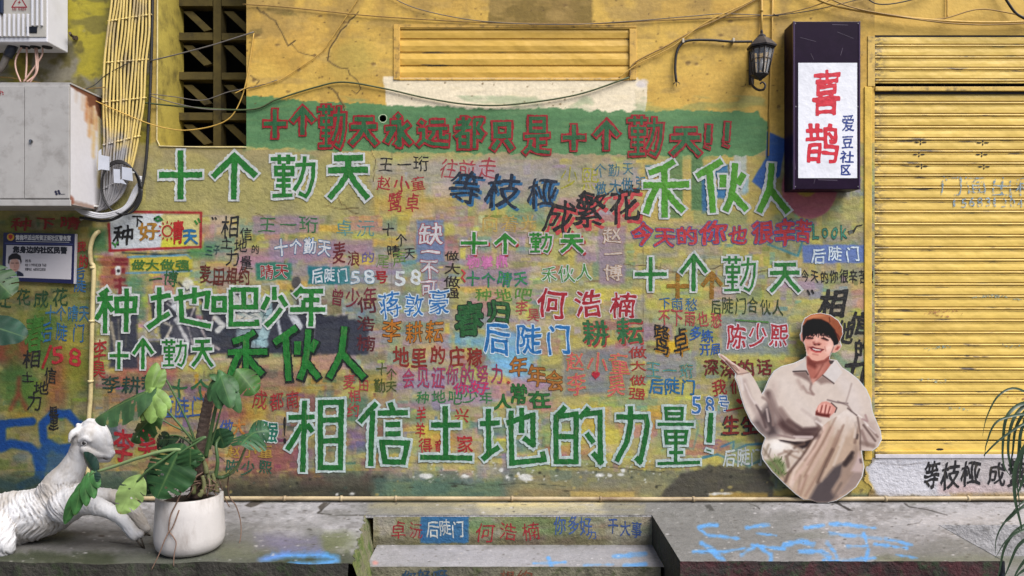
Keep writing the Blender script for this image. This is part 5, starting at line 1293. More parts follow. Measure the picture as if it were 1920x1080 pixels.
p0, p1 = W(49, 62, dI + .004), W(70, 50, dI + .004); m = MB(); m.box((p0.x, -dI - .0075, p0.z), (p1.x, -dI - .0042, p1.z), 0, .002); m.build('display', mat_plain('display_black', (22, 22, 26), .2, bmp=0), iv)
p0, p1 = W(-30, 27, dI + .004), W(8, -30, dI + .004); m = MB(); m.box((p0.x, -dI - .02, p0.z), (p1.x, -dI - .0042, p1.z), 0, .004); m.build('control_cover', mat_plain('cover_navy', (34, 44, 66), .35, bmp=0), iv)
L = Letters(dI + .0042); mr2 = mat_plain('warning_red', (140, 30, 44), .5, bmp=0)
for k, (q0, q1) in enumerate([((36, -10), (22.5, 13.5)), ((22.5, 13.5), (50, 13.5)), ((50, 13.5), (36, -10))]): L.ribbon([q0, q1], 2.0, mr2, .0004 + k * 1e-5, 1)
L.put([(38, 0), (33, 5.5), (36, 5), (34, 9), (40, 3.4), (37, 4)], [(0, 1, 2, 3, 4, 5)], mr2, .0005)
phrase('危险！有电危险', 23, 14.5, 50, 20, (140, 30, 44), bold=.02, wear=0, L=L, jit=.1); L.build('warning_sign', iv)
m = MB(); c0, c1 = W(117, 60, .06), W(134, 71, .0)
m.tube([W(131, 62, .06), W(133, 66, .03), W(142, 71, .004)], .007, 6); m.tube([W(139, 71, .006), W(143, 71, .012)], .012, 8); m.build('mounting_bracket', mat_plain('bracket_steel', (96, 84, 74), .4, .6, dirt=(90, 50, 30)), iv)
zb0 = a.z
for x, y in ((45, 88), (64, 88.5), (86, 91)):
    c = W(x, y - 8, .12); m = MB(); m.lathe([(.001, .004), (.021, .004), (.024, 0), (.022, -.006), (.016, -.008), (.001, -.008)], (c.x, -.11, zb0), 18); m.build('cable_gland', M_BLACK, iv, True)
m = MB(); m.tube([Vector((W(22, 80, .12).x, -.11, zb0 + .004)), W(22, 92, .12), W(14, 106, .12)], .022, 14); m.build('plug_connector', mat_plain('plug_navy', (36, 42, 56), .4, bmp=0), iv, True)
cable([(14, 104, .12), (0, 130, .12), (-30, 150, .12)], .016, M_CGY, 'thick grey hose leaving the plug under the power box', 'hose', 'hose')
M_PK = mat_plain('pinkish_wire', (176, 142, 128), .5, bmp=0)
for pts in ([(42, 86, .12), (30, 110, .13), (30, 130, .15), (39, 154, .17)], [(50, 88, .12), (50, 120, .14), (48, 148, .16)], [(80, 90, .12), (78, 105, .13), (62, 130, .15), (44, 154, .17)], [(69, 90, .12), (71, 115, .14), (69, 135, .16), (56, 155, .17)], [(66, 90, .12), (68, 120, .15), (66, 140, .16), (50, 154, .18)]):
    cable(pts, .0042, M_PK, 'pinkish wire running from the power box down to the cabinet below', 'wire', 'power_wire', 'pinkish wires between the two electric boxes')

# ================================================================== POLICE NOTICE BOARD
nb = empty('notice_board', tuple(W(73, 530, .02)), 'navy and white community police notice with a small portrait, on the wall under the cabinet', 'notice')
M_NAVY = mat_plain('notice_navy', (28, 30, 72), .35, vary=.06, bmp=0); M_NWH = mat_plain('notice_white', (190, 186, 190), .35, vary=.03, bmp=0)
def npoly(name, pts, d0, d1, mat):
    m = MB(); pr = [W(x, y, d1) for x, y in pts]; m.prism([(q.x, q.z) for q in pr][::-1], -d1, -d0); return fix_normals(m.build(name, mat, nb))
npoly('board', [(6.5, 436), (140.5, 438.5), (138, 532), (4, 526)], .004, .018, M_NAVY)
npoly('side_edge', [(140.5, 438.5), (142.5, 438.5), (140.2, 532), (138, 532)], .004, .0185, M_NWH)
npoly('white_field', [(12, 459.5), (135, 461.5), (133, 524), (10, 519.5)], .018, .019, M_NWH)
npoly('blue_strip', [(9, 455), (137, 457), (137, 459), (9, 457)], .018, .0188, mat_plain('notice_blue', (60, 66, 120), .4, bmp=0))
m = MB(); c = W(20, 444.5, .019)
m.tube([c + Vector((0, .001, 0)), c + Vector((0, -.0008, 0))], .0185, 18); m.build('badge', mat_plain('badge_gold', (196, 150, 50), .4, bmp=0), nb)
m = MB(); m.prism([(c.x + x, c.z + z) for x, z in ((-.010, .010), (-.010, -.003), (0, -.013), (.010, -.003), (.010, .010), (0, .013))], c.y - .0016, c.y - .0009); fix_normals(m.build('badge_shield', mat_plain('badge_red', (170, 44, 36), .4, bmp=0), nb))
mw = mat_plain('print_white', (214, 214, 214), .4, bmp=0); mk = mat_plain('print_black', (24, 24, 34), .4, bmp=0)
def printed(text, x0, y0, x1, y1, mat, d, bold, slope, L):
    n = len(text)
    for i, ch in enumerate(text):
        cw = (x1 - x0) / n
        L.char(ch, x0 + cw * (i + .5), (y0 + y1) / 2 + slope * (i / n - .5), cw * (1.0 if ord(ch) > 255 else .9), y1 - y0, mat, bold, .0003, 0, 0)
L = Letters(.0182); printed('黄桷坪派出所黄正街社区警务室', 29, 440.5, 133, 451, mw, 0, .03, 1.6, L); L.ribbon([(30, 452.5), (130, 454.3)], .8, mw, .0004); L.build('board_title', nb)
L = Letters(.0192); printed('您身边的社区民警', 24, 462, 126, 475, mk, 0, .06, 1.6, L); printed('姓名', 47, 486, 59, 492, mk, 0, .02, .3, L); printed('电话：19908331768', 47, 494, 87, 500, mk, 0, .02, .5, L); printed('报警电话：68502851', 47, 502, 87, 508, mk, 0, .02, .5, L); L.build('board_text', nb)
pc = Canvas(8, 472, 48, 522, .5, (190, 186, 190), 77)
def PZ(pts): return [(8 + (x - 30) / 3.485 , 390 + y / 3.485) for x, y in pts]
pc.poly(PZ([(32, 448), (34, 430), (60, 416), (76, 408), (92, 420), (112, 410), (130, 414), (154, 430), (158, 452)]), (30, 34, 52), 1, 0, .6); pc.poly(PZ([(78, 412), (92, 440), (110, 412), (112, 452), (76, 452)]), (130, 150, 186), 1, 0, .6); pc.poly(PZ([(90, 428), (98, 428), (102, 452), (86, 452)]), (36, 44, 80), 1, 0, .5)
pc.ell(*PZ([(97, 372)])[0], 9.2, 13, (184, 146, 132), 1, 0, .8); pc.ell(*PZ([(112, 376)])[0], 5, 10, (160, 118, 104), .5, 0, 3); pc.poly(PZ([(54, 360), (58, 318), (80, 298), (110, 294), (136, 312), (144, 350), (138, 366), (132, 340), (110, 332), (84, 334), (66, 340), (62, 368)]), (30, 26, 28), 1, 0, .7)
for x in (84, 114): pc.line(PZ([(x - 8, 360), (x + 8, 360)]), 1.4, (50, 36, 34), .9, 0, .5)
pc.line(PZ([(90, 404), (108, 404)]), 1.2, (140, 84, 80), .9, 0, .5); pc.line(PZ([(97, 372), (95, 388), (102, 390)]), 1.2, (150, 108, 96), .8, 0, .6)
jj, ii = np.meshgrid(pc.Y[1:-8], pc.X[1:-4], indexing='ij'); f2 = (D - .0196) / D * S
P = np.stack([(ii - 960) * f2, -.0196 + 0 * ii, EYE + (540 - jj) * f2], -1)
M_PRINT = mat_attr('printed_photo', .4, False, .03)
bgd = np.abs(pc.c[1:-8, 1:-4] - np.array((190, 186, 190)) / 255).sum(-1) > .02
keep = bgd[:-1, :-1] | bgd[1:, 1:]
grid_obj('portrait_photo', P, pc.c[1:-8, 1:-4], M_PRINT, nb, keep & ((jj[:-1, :-1]) < 518))

# ================================================================== GROUND, PLATFORMS, STEPS
ZP = .32; ZS = .18
def py_at(z, d): return 540 + (EYE - z) / S * D / (D - d)
fc = Canvas(-100, 936, 2020, 1100, 1, (152, 150, 152), 61)
fh, fw = fc.h, fc.w
FA = vnoise(fh, fw, 68, 62, 6, 3.0); FB = vnoise(fh, fw, 24, 63, 5, 4.0); FD = vnoise(fh, fw, 110, 64, 5, 2.0); FE = vnoise(fh, fw, 4, 65, 2, 2.5)
def ft(arr, lo, hi, col, a, x0=-100, y0=936, x1=2020, y1=1100):
    w = fc.win(x0, y0, x1, y1); sy, sx = w[0], w[1]
    fc.blend(sy, sx, a * np.clip((arr[sy, sx] - lo) / (hi - lo), 0, 1), col)
ft(FA, .48, .64, (158, 155, 157), .7); ft(FD, .5, .65, (126, 122, 120), .55); ft(FB, .56, .68, (112, 108, 106), .5); ft(FE, .62, .74, (98, 95, 92), .45); ft(FE, .36, .24, (182, 179, 180), .45); ft(FB, .30, .42, (176, 172, 174), .0)
ft(FB, .42, .28, (172, 169, 172), .4)
fc.rect(-100, 1005, 640, 1100, (78, 76, 66), .6, 6, 14, .3); fc.rect(-100, 985, 280, 1040, (90, 88, 88), .5, 6, 16); fc.rect(-100, 1036, 690, 1060, (48, 54, 34), .85, 6, 6, .35); fc.ell(450, 1035, 60, 14, (88, 92, 52), .7, 5, 8, .4); fc.ell(620, 1015, 60, 20, (92, 98, 62), .7, 6, 8, .5)
fc.rect(480, 1002, 600, 1030, (110, 104, 140), .6, 6, 10, .4); fc.line([(490, 1052), (520, 1042), (600, 1040), (630, 1046), (630, 1052), (590, 1058), (545, 1060)], 10, (80, 154, 226), .95, 4, 5, .5); fc.line([(488, 1050), (540, 1034), (600, 1034)], 9, (108, 112, 176), .6, 4, 8, .6)
fc.rect(690, 944, 1210, 964, (196, 180, 120), .6, 3, 3, .9); fc.rect(700, 940, 1200, 950, (206, 186, 120), .5, 3, 3, .9); fc.rect(690, 950, 1215, 968, (128, 126, 122), .35, 3, 4, .8)
for pts in ([(458, 948), (470, 941), (482, 937), (498, 941), (470, 952)], [(596, 950), (606, 942), (616, 942), (602, 960)]): fc.poly(pts, (70, 64, 58), .95, 1, 1)
fc.line([(596, 962), (630, 966), (690, 966)], 1.8, (60, 56, 52), .9, .8, .8); fc.line([(596, 962), (618, 943)], 3, (60, 56, 52), .95, .8, .8)
fc.line([(205, 1016), (240, 1020), (300, 1020)], 2.2, (48, 46, 46), .9, 1.2, 1); fc.line([(186, 1005), (194, 1005)], 3, (60, 50, 44), .9, .5, .8)
fc.poly([(1320, 947), (1332, 946), (1341, 958), (1330, 958)], (40, 36, 34), .98, .8, .8); fc.line([(1405, 944), (1420, 950), (1424, 954)], 1.8, (54, 50, 48), .95, .5, .7); fc.poly([(1564, 942), (1572, 942), (1600, 958), (1590, 957)], (48, 44, 42), .98, .8, .8)
fc.line([(1696, 944), (1704, 950), (1740, 956), (1776, 966)], 2, (60, 56, 54), .95, .8, .7); fc.line([(1702, 984), (1724, 980), (1728, 974)], 2, (70, 66, 64), .9, .8, .7); fc.line([(1640, 960), (1700, 961)], 1, (110, 106, 104), .8, .5, .6)
fc.rect(1230, 985, 1760, 1056, (128, 126, 128), .5, 6, 10, .5); fc.rect(1640, 1040, 1920, 1060, (84, 90, 50), .5, 4, 6, .5); fc.rect(1720, 965, 1920, 984, (172, 168, 170), .6, 5, 6, .3)
ft(FD, .52, .62, (104, 104, 100), .55); ft(FA, .34, .24, (96, 98, 84), .6)
for (x, y, rx, ry) in [(240, 985, 120, 10), (420, 965, 90, 7), (140, 965, 120, 8), (1480, 968, 120, 6), (1260, 1000, 40, 20), (1700, 1030, 90, 14), (900, 1045, 120, 8), (560, 985, 60, 8)]: fc.ell(x, y, rx, ry, (108, 106, 104), .5, 5, 6, .5)
BLUE = (88, 154, 222)
for pts, w in [([(1310, 988), (1330, 984), (1345, 985)], 6), ([(1330, 1004), (1360, 1006), (1385, 1010)], 6), ([(1312, 992), (1330, 1006)], 4), ([(1316, 1018), (1335, 1032), (1356, 1050)], 9), ([(1300, 1034), (1360, 1034), (1395, 1028)], 5), ([(1400, 990), (1430, 984), (1440, 984)], 6), ([(1420, 1000), (1455, 1004)], 5),
               ([(1390, 1040), (1420, 1022), (1445, 1040), (1446, 1050)], 7), ([(1410, 1022), (1470, 1030)], 6), ([(1470, 1022), (1500, 1014), (1525, 1020)], 9), ([(1500, 1034), (1540, 1034), (1556, 1044)], 8), ([(1510, 990), (1545, 985)], 5), ([(1556, 982), (1590, 984), (1640, 990)], 6), ([(1556, 1000), (1620, 1006), (1650, 1010)], 6), ([(1550, 1018), (1565, 1034), (1570, 1050)], 7),
               ([(1620, 1000), (1628, 1030), (1624, 1050)], 6), ([(1545, 1052), (1600, 1052), (1640, 1046)], 7), ([(1640, 1020), (1700, 1028)], 5), ([(1660, 1010), (1710, 1022)], 4), ([(1680, 1040), (1720, 1046)], 4), ([(1590, 1024), (1625, 1024)], 5)]:
    fc.line(pts, w * 1.05, BLUE, .82, 2.8, 2.0, .9)
fc.rect(700, 1026, 1250, 1064, (160, 158, 164), .7, 5, 6, .4); fc.line([(1000, 1056), (1030, 1056), (1060, 1054)], 4, BLUE, .8, 1.5, 1.5, .8); fc.line([(1028, 1046), (1034, 1062)], 6, BLUE, .85, 1.5, 1.5, .7); fc.line([(1150, 1044), (1210, 1038)], 8, BLUE, .75, 2, 2, .8); fc.line([(1170, 1060), (1210, 1058)], 7, BLUE, .8, 2, 2, .7); fc.line([(1095, 1060), (1150, 1058)], 3, BLUE, .6, 2, 2, .8); fc.ell(704, 1055, 5, 4, (206, 130, 120), .7, 2, 2)
for k in range(900):
    x = rng.uniform(-60, 2000); y = rng.uniform(942, 1090); c = [(196, 192, 194), (70, 66, 62), (176, 172, 170), (90, 84, 76)][k % 4]; fc.ell(x, y, rng.uniform(.6, 3.4), rng.uniform(.4, 1.1), c, .8, .5, .5)
fc.c = fc.c * .95
M_CONC = mat_attr('worn_concrete', .82, False, .16)
nt = M_CONC.node_tree; b_ = nt.nodes['Principled BSDF']
hgt = mth(nt, 'ADD', noise(nt, 18, 5, .6, (1, 1.6, 1)), mth(nt, 'MULTIPLY', noise(nt, 110, 3, .6), .5)); bump(nt, b_, hgt, .55, .012)
def floor_patch(name, z, region, x0, x1, d0, d1, step=.0042, parent=None, zf=None):
    xs = np.arange(x0, x1 + step, step); ds = np.arange(d0, d1 + step / 2, step)
    DD, XX = np.meshgrid(ds[::-1], xs, indexing='ij')   # far row last so faces look up
    DD, XX = np.meshgrid(ds, xs, indexing='ij')
    k = D / (D - DD); PX = 960 + XX / S * k; PY = 540 + (EYE - z) / S * k
    C = fc.sample(PX, PY)
    ZZ = np.full_like(XX, z)
    P = np.stack([XX, -DD, ZZ], -1)
    cx = (XX[:-1, :-1] + XX[1:, 1:]) / 2; cd = (DD[:-1, :-1] + DD[1:, 1:]) / 2
    return grid_obj(name, P, C, M_CONC, parent, region(cx, cd) if region else None)
XL0, XL1 = -.70, -.625
def left_edge(d): return np.interp(d, [.2, .86], [XL0, XL1]) + .006 * np.sin(d * 40) + .004 * np.sin(d * 95)
def fedge(x): return .855 + .010 * np.sin(x * 7) + .007 * np.sin(x * 23 + 1)
def reg(x, d):
    left = (x < left_edge(d)) & (d < fedge(x))
    mid = (x >= left_edge(d) - .01) & (x < .664) & (d < .232)
    right = (x >= .664) & (x < 1.944) & (d < .835 + .003 * np.sin(x * 19))
    far = (x >= 1.944) & (d < .38)
    return left | mid | right | far
pv = empty('raised_pavement', (0, -.3, 0)); pv['kind'] = 'structure'
floor_patch('pavement_top', ZP, reg, -3.4, 3.4, -.0, .88, .0042, pv)
def mat_face(name, cols):
    m, nt, b = new_mat(name)
    n = noise(nt, 7, 5, .65); n2 = noise(nt, 16, 5, .65, (1, 1, 1), (2, 5, 1)); n3 = noise(nt, 45, 4, .6)
    c = mixrgb(nt, ramp(nt, n, .42, .58), lin(cols[0]), lin(cols[1])); c = mixrgb(nt, ramp(nt, n2, .52, .64), c, lin(cols[2])); c = mixrgb(nt, mth(nt, 'MULTIPLY', ramp(nt, n3, .6, .7), .6), c, lin(cols[3]))
    nt.links.new(c, b.inputs['Base Color']); b.inputs['Roughness'].default_value = .85; bump(nt, b, mth(nt, 'ADD', n2, mth(nt, 'MULTIPLY', n3, .6)), .7, .02); return m
M_FL = mat_face('mossy_kerb_face', [(38, 36, 30), (52, 50, 42), (40, 50, 26), (34, 20, 20)])
M_FR = mat_face('painted_kerb_face', [(66, 26, 32), (36, 33, 30), (42, 54, 32), (90, 42, 46)])
M_FG = mat_face('mossy_slope', [(96, 106, 50), (112, 108, 84), (70, 90, 30), (64, 60, 50)])
M_FD = mat_face('dark_riser', [(92, 88, 74), (116, 112, 92), (70, 76, 44), (58, 52, 48)])
M_FC = mat_face('pale_concrete_face', [(150, 148, 150), (170, 168, 170), (126, 124, 124), (100, 98, 98)])
def strip(name, pts_top, pts_bot, mat, rows=4, jitter=.004):
    vs = []; fs = []; n = len(pts_top)
    for r_ in range(rows + 1):
        t = r_ / rows
        for a, b in zip(pts_top, pts_bot):
            q = Vector(a).lerp(Vector(b), t)
            if 0 < r_: q += Vector((rng.normal(0, jitter * .4), rng.normal(0, jitter), 0))
            vs.append(q)
    for r_ in range(rows):
        for i in range(n - 1): fs.append((r_ * n + i, (r_ + 1) * n + i, (r_ + 1) * n + i + 1, r_ * n + i + 1))
    return mesh_obj(name, vs, fs, mat, pv, None, True)
xs = np.arange(-3.4, XL1 + .01, .03)
strip('left_face', [(x, -fedge(x) - .002, ZP + .002) for x in xs], [(x, -fedge(x) - .03, 0) for x in xs], M_FL, 6, .008)
ds = np.linspace(.86, .205, 26)
strip('sloped_end', [(float(left_edge(d)) - .002, -d, ZP + .002) for d in ds], [(float(np.interp(d, [.2, .86], [-.62, -.53])), -d, 0) for d in ds], M_FG, 6, .006)
ds = np.linspace(.225, .838, 22); strip('right_end', [(.665, -d, ZP + .001) for d in ds], [(.667, -d, 0) for d in ds], M_FL, 5, .003)
xs = np.arange(.664, 1.95, .03); strip('right_face', [(x, -.837, ZP + .001) for x in xs], [(x, -.845, 0) for x in xs], M_FR, 5, .004)
ds = np.linspace(.838, .38, 14); strip('far_end', [(1.945, -d, ZP + .001) for d in ds], [(1.945, -d, 0) for d in ds], M_FC, 4, .003)
xs = np.arange(1.944, 3.4, .04); strip('far_riser', [(x, -.381, ZP + .001) for x in xs], [(x, -.381, 0) for x in xs], M_FC, 4, .003)
# painted riser under the landing
rc = Canvas(690, 955, 1240, 1030, 2, (126, 120, 92), 71)
RA = vnoise(rc.h, rc.w, 22, 72, 5); rw = rc.win(690, 955, 1240, 1030)
rc.blend(rw[0], rw[1], .7 * np.clip((RA - .45) / .15, 0, 1), (150, 146, 134))
for k in range(150):
    x = rng.uniform(700, 1230); y = rng.uniform(960, 1020); c = [(150, 138, 80), (96, 110, 66), (134, 128, 110), (160, 150, 110), (116, 84, 84), (108, 112, 90)][k % 6]; rc.rect(x, y, x + rng.uniform(10, 50), y + rng.uniform(5, 14), c, rng.uniform(.2, .55), 4, 4, .5)
rc.rect(708, 963, 740, 1022, (146, 140, 138), .6, 5, 5, .4); rc.ell(1000, 985, 70, 18, (86, 120, 56), .5, 6, 8, .5); rc.ell(900, 985, 30, 16, (80, 126, 70), .5, 5, 6, .5); rc.rect(700, 1006, 1230, 1024, (70, 66, 46), .6, 6, 6, .5); rc.rect(1140, 962, 1230, 1022, (150, 146, 132), .5, 6, 8, .4)
rc.rect(788, 964, 879, 1018, (40, 92, 136), .95, 2, 1.5, .15)
jj, ii = np.meshgrid(rc.Y, rc.X, indexing='ij'); f3 = (D - .235) / D * S
P = np.stack([(ii - 960) * f3, -.235 + 0 * ii, EYE + (540 - jj) * f3], -1)
PXc = P[:-1, :-1, 0]; PZc = P[:-1, :-1, 2]
M_RIS = mat_attr('painted_riser', .85, True, .2, 1.6)
grid_obj('landing_riser', P, rc.c, M_RIS, pv, (PXc > -.66) & (PXc < .664) & (PZc < ZP - .002) & (PZc > ZS - .012))
m = MB(); m.box((-.70, -.2345, ZP - .012), (.664, -.10, ZP - .0025)); m.build('landing_edge', M_FC, pv)
LAY[0] = .001
L = Letters(.235)
phrase('卓沅', 732, 975, 794, 1012, (150, 40, 48), bold=.0, L=L); phrase('后陡门', 798, 972, 872, 1008, (196, 202, 200), bold=.01, L=L, fit=1.1); phrase('何浩楠', 886, 976, 1018, 1016, (158, 40, 48), bold=.0, fit=.9, L=L); phrase('你多好', 1036, 966, 1112, 1004, (62, 92, 150), bold=.01, L=L, slope=8); phrase('力', 1100, 990, 1120, 1012, (62, 92, 150), bold=.01, L=L); phrase('干大事', 1138, 972, 1206, 1006, (56, 84, 140), bold=.01, L=L, slope=6)
L.build('painted_writing', pv)
# steps
st = empty('step', (0, -.37, 0)); st['kind'] = 'structure'
floor_patch('tread', ZS, lambda x, d: (d < .516 + .003 * np.sin(x * 31)), -.64, .664, .236, .525, .0042, st)
xs = np.arange(-.64, .67, .03)
o = strip('step_riser', [(x, -.5175, ZS + .001) for x in xs], [(x, -.52, 0) for x in xs], M_FD, 4, .003); o.parent = st; o.matrix_parent_inverse = Matrix.Translation(-st.location)
L = Letters(.5225); phrase('你好呀', 752, 1067, 840, 1092, (40, 70, 96), bold=.02, L=L); phrase('相约', 935, 1066, 1000, 1092, (120, 70, 50), bold=.01, L=L); o = L.build('painted_writing', st)
rsx = empty('corner_step', (2.6, -.5, 0)); rsx['kind'] = 'structure'
floor_patch('tread', ZS + .0, None, 1.95, 3.4, .383, .80, .01, rsx)
xs = np.arange(1.95, 3.4, .05); o = strip('step_riser', [(x, -.803, ZS + .001) for x in xs], [(x, -.803, 0) for x in xs], M_FC, 3, .003); o.parent = rsx; o.matrix_parent_inverse = Matrix.Translation(-rsx.location)
M_ST = mat_face('street_asphalt', [(92, 90, 90), (104, 102, 100), (80, 78, 76), (70, 66, 64)])
m = MB(); m.quad((-60, -60, 0), (60, -60, 0), (60, .2, 0), (-60, .2, 0)); o = m.build('street', M_ST); o['kind'] = 'structure'

# ================================================================== FLAT PRINTED CUTOUT OF A SEATED YOUNG MAN
def K(pts): return [(1330 + x / 2.7, 560 + y / 2.7) for x, y in pts]
def F(pts): return [(1450 + x / 5.4, 580 + y / 5.4) for x, y in pts]
def Q(pts): return [(1480 + x / 4.322, 700 + y / 4.322) for x, y in pts]
OUT = K([(50, 284), (60, 279), (85, 296), (112, 318), (150, 344), (205, 374), (222, 400), (240, 430), (268, 488), (280, 470), (292, 440), (305, 410), (330, 370), (370, 345), (430, 330), (478, 308), (492, 290), (489, 258), (480, 225), (466, 212), (461, 185), (468, 170), (470, 135), (485, 102), (515, 82), (560, 74), (610, 84), (650, 112), (670, 145), (673, 180), (658, 216), (667, 240), (655, 262), (635, 274), (618, 272), (608, 292), (605, 308), (642, 314), (668, 350), (700, 370), (750, 410), (790, 460), (812, 510), (822, 570), (842, 620), (862, 665), (868, 710), (850, 746), (820, 768), (767, 767), (771, 800), (780, 850), (770, 900), (740, 950), (690, 990), (640, 1020), (600, 1030), (545, 1030), (505, 1016), (480, 1015), (440, 987), (380, 932), (320, 872), (275, 812), (267, 780), (274, 740), (288, 702), (250, 666), (215, 620), (185, 560), (165, 500), (150, 440), (134, 402), (138, 380), (110, 348), (80, 318), (58, 300)])
cc = Canvas(1342, 582, 1660, 946, .8, (200, 184, 174), 91)
cc.n1 *= .6
PN = vnoise(cc.h, cc.w, 10, 92, 3)
HOOD = (212, 198, 188); TRO = (190, 168, 150); DKB = (78, 58, 58); SK = (222, 172, 156)
# trousers
TP = K([(288, 702), (345, 695), (420, 725), (480, 725), (540, 690), (590, 610), (640, 570), (700, 555), (750, 585), (772, 640), (765, 765), (780, 850), (772, 905), (740, 955), (690, 995), (640, 1024), (545, 1036), (480, 1020), (380, 936), (320, 876), (264, 810), (262, 760)])
cc.poly(TP, TRO, 1, 0, 1)
cc.poly(Q([(160, 1015), (225, 900), (300, 835), (360, 760), (440, 720), (420, 830), (350, 940), (390, 1000), (320, 1050), (210, 1050)]), (92, 84, 86), .95, 0, 4)
cc.poly(Q([(440, 720), (510, 640), (540, 560), (560, 620), (560, 780), (470, 880), (370, 1010), (340, 960), (410, 850)]), (158, 138, 126), .85, 0, 4)
cc.poly(Q([(520, 800), (590, 780), (600, 840), (540, 920), (440, 980), (380, 1000), (470, 880)]), (150, 134, 130), .8, 0, 4); cc.poly(Q([(560, 640), (580, 690), (600, 800), (530, 800), (500, 790), (540, 700)]), (196, 176, 172), .9, 0, 3)
cc.ell(*Q([(450, 350)])[0], 24, 17, (226, 216, 210), .9, 0, 9); cc.poly(Q([(350, 400), (430, 330), (540, 350), (560, 400), (480, 500), (420, 520), (350, 500)]), (214, 200, 190), .6, 0, 6)
for pts, w, c, a in [([(300, 420), (240, 560), (120, 760), (20, 880)], 8, (214, 186, 174), .7), ([(350, 440), (290, 580), (190, 760), (80, 930)], 6, (206, 180, 168), .7), ([(400, 470), (340, 620), (240, 800), (130, 990)], 5, (150, 122, 108), .6), ([(260, 470), (200, 590), (120, 700)], 4, (136, 108, 98), .75),
                     ([(330, 440), (270, 570), (150, 740)], 3, (158, 130, 118), .6), ([(430, 430), (380, 540), (340, 640)], 3, (160, 134, 120), .55), ([(350, 620), (300, 720), (230, 880)], 6, (106, 86, 78), .8), ([(540, 400), (550, 470), (530, 560)], 4, (120, 98, 90), .8), ([(552, 500), (548, 525)], 3, (50, 42, 44), .9),
                     ([(510, 645), (450, 730)], 7, (66, 56, 56), .9), ([(500, 680), (450, 740)], 9, (74, 64, 64), .8), ([(575, 700), (580, 720)], 3, (60, 52, 60), .8), ([(90, 830), (70, 960)], 4, (150, 124, 110), .6), ([(140, 830), (90, 980)], 5, (148, 120, 104), .6), ([(30, 880), (20, 920)], 5, (216, 200, 190), .6), ([(440, 540), (400, 640), (360, 740)], 4, (218, 206, 196), .6), ([(300, 780), (260, 870)], 5, (200, 178, 160), .5), ([(420, 890), (360, 990)], 3, (110, 98, 94), .7)]:
    cc.line(Q(pts), w, c, a, .3, 2.6)
# left shin, foot and grass on the print
cc.poly(K([(280, 705), (345, 698), (420, 730), (500, 765), (470, 820), (390, 880), (330, 870), (268, 800), (270, 750)]), (206, 192, 180), 1, 0, 2); cc.ell(*K([(345, 745)])[0], 20, 13, (238, 232, 226), .95, 0, 8)
for pts, w, c, a in [([(420, 735), (470, 770), (490, 790)], 5, (160, 140, 126), .7), ([(380, 770), (430, 800), (470, 815)], 4, (150, 128, 114), .7), ([(300, 740), (280, 790)], 5, (150, 136, 120), .7), ([(390, 800), (400, 850)], 7, (120, 100, 88), .7), ([(420, 820), (410, 860)], 4, (206, 188, 172), .7), ([(310, 760), (300, 800)], 2, (96, 84, 76), .6)]: cc.line(K(pts), w, c, a, .3, 2)
cc.poly(K([(310, 815), (350, 800), (385, 840), (385, 890), (350, 900), (300, 850), (285, 820)]), (112, 126, 84), .9, 1.5, 4)
for k in range(24):
    x = rng.uniform(300, 385); y = rng.uniform(805, 890); cc.line(K([(x, y), (x + rng.uniform(-16, 16), y - rng.uniform(5, 26))]), 1.2, [(60, 84, 44), (150, 160, 118), (84, 104, 60)][k % 3], .8, .2, .7)
cc.poly(K([(345, 705), (420, 722), (480, 724), (530, 705), (500, 750), (470, 760), (420, 735), (360, 722)]), (56, 46, 48), .95, 0, 2.4)
for pts, w, c, a in [([(560, 655), (520, 720), (470, 800), (400, 885), (385, 925)], 6, (104, 84, 76), .8), ([(575, 650), (540, 710), (500, 780), (430, 870), (410, 940)], 6, (224, 204, 192), .7), ([(700, 570), (730, 590), (745, 640), (735, 700)], 5, (226, 214, 204), .6),
                     ([(480, 735), (440, 745), (400, 790)], 5, (120, 100, 90), .75), ([(330, 720), (400, 745), (440, 780)], 4, (236, 228, 220), .7), ([(350, 790), (400, 770), (450, 775)], 4, (140, 118, 106), .6), ([(275, 760), (300, 800), (340, 850), (380, 910)], 4, (130, 116, 100), .6), ([(640, 600), (600, 680), (540, 790), (480, 900)], 3, (146, 118, 104), .6), ([(680, 640), (640, 740), (590, 850)], 3.4, (140, 114, 102), .65), ([(700, 600), (690, 680), (660, 740)], 5, (210, 194, 182), .6)]:
    cc.line(K(pts), w, c, a, .3, 2.0)
# pullover
HP = K([(134, 402), (150, 440), (165, 500), (185, 560), (215, 620), (250, 665), (290, 704), (345, 712), (430, 722), (520, 712), (556, 662), (600, 622), (650, 592), (700, 552), (745, 585), (764, 625), (764, 767), (822, 772), (852, 748), (872, 710), (864, 662), (842, 618), (826, 570), (816, 508), (792, 456), (752, 406), (702, 366), (666, 346), (642, 310), (605, 306), (480, 303), (430, 326), (368, 341), (326, 368), (302, 408), (268, 490), (240, 430), (208, 372), (150, 376)])
cc.poly(HP, HOOD, 1, 0, .9)
cc.poly(K([(270, 560), (300, 530), (330, 600), (350, 690), (300, 702), (262, 676), (225, 628)]), (78, 66, 68), .85, 0, 7); cc.poly(K([(330, 640), (380, 690), (520, 705), (540, 660), (470, 680), (400, 650), (350, 600)]), (112, 90, 88), .8, 0, 6)
cc.poly(K([(760, 590), (840, 625), (868, 710), (840, 760), (764, 765)]), (186, 168, 160), .8, 0, 6)
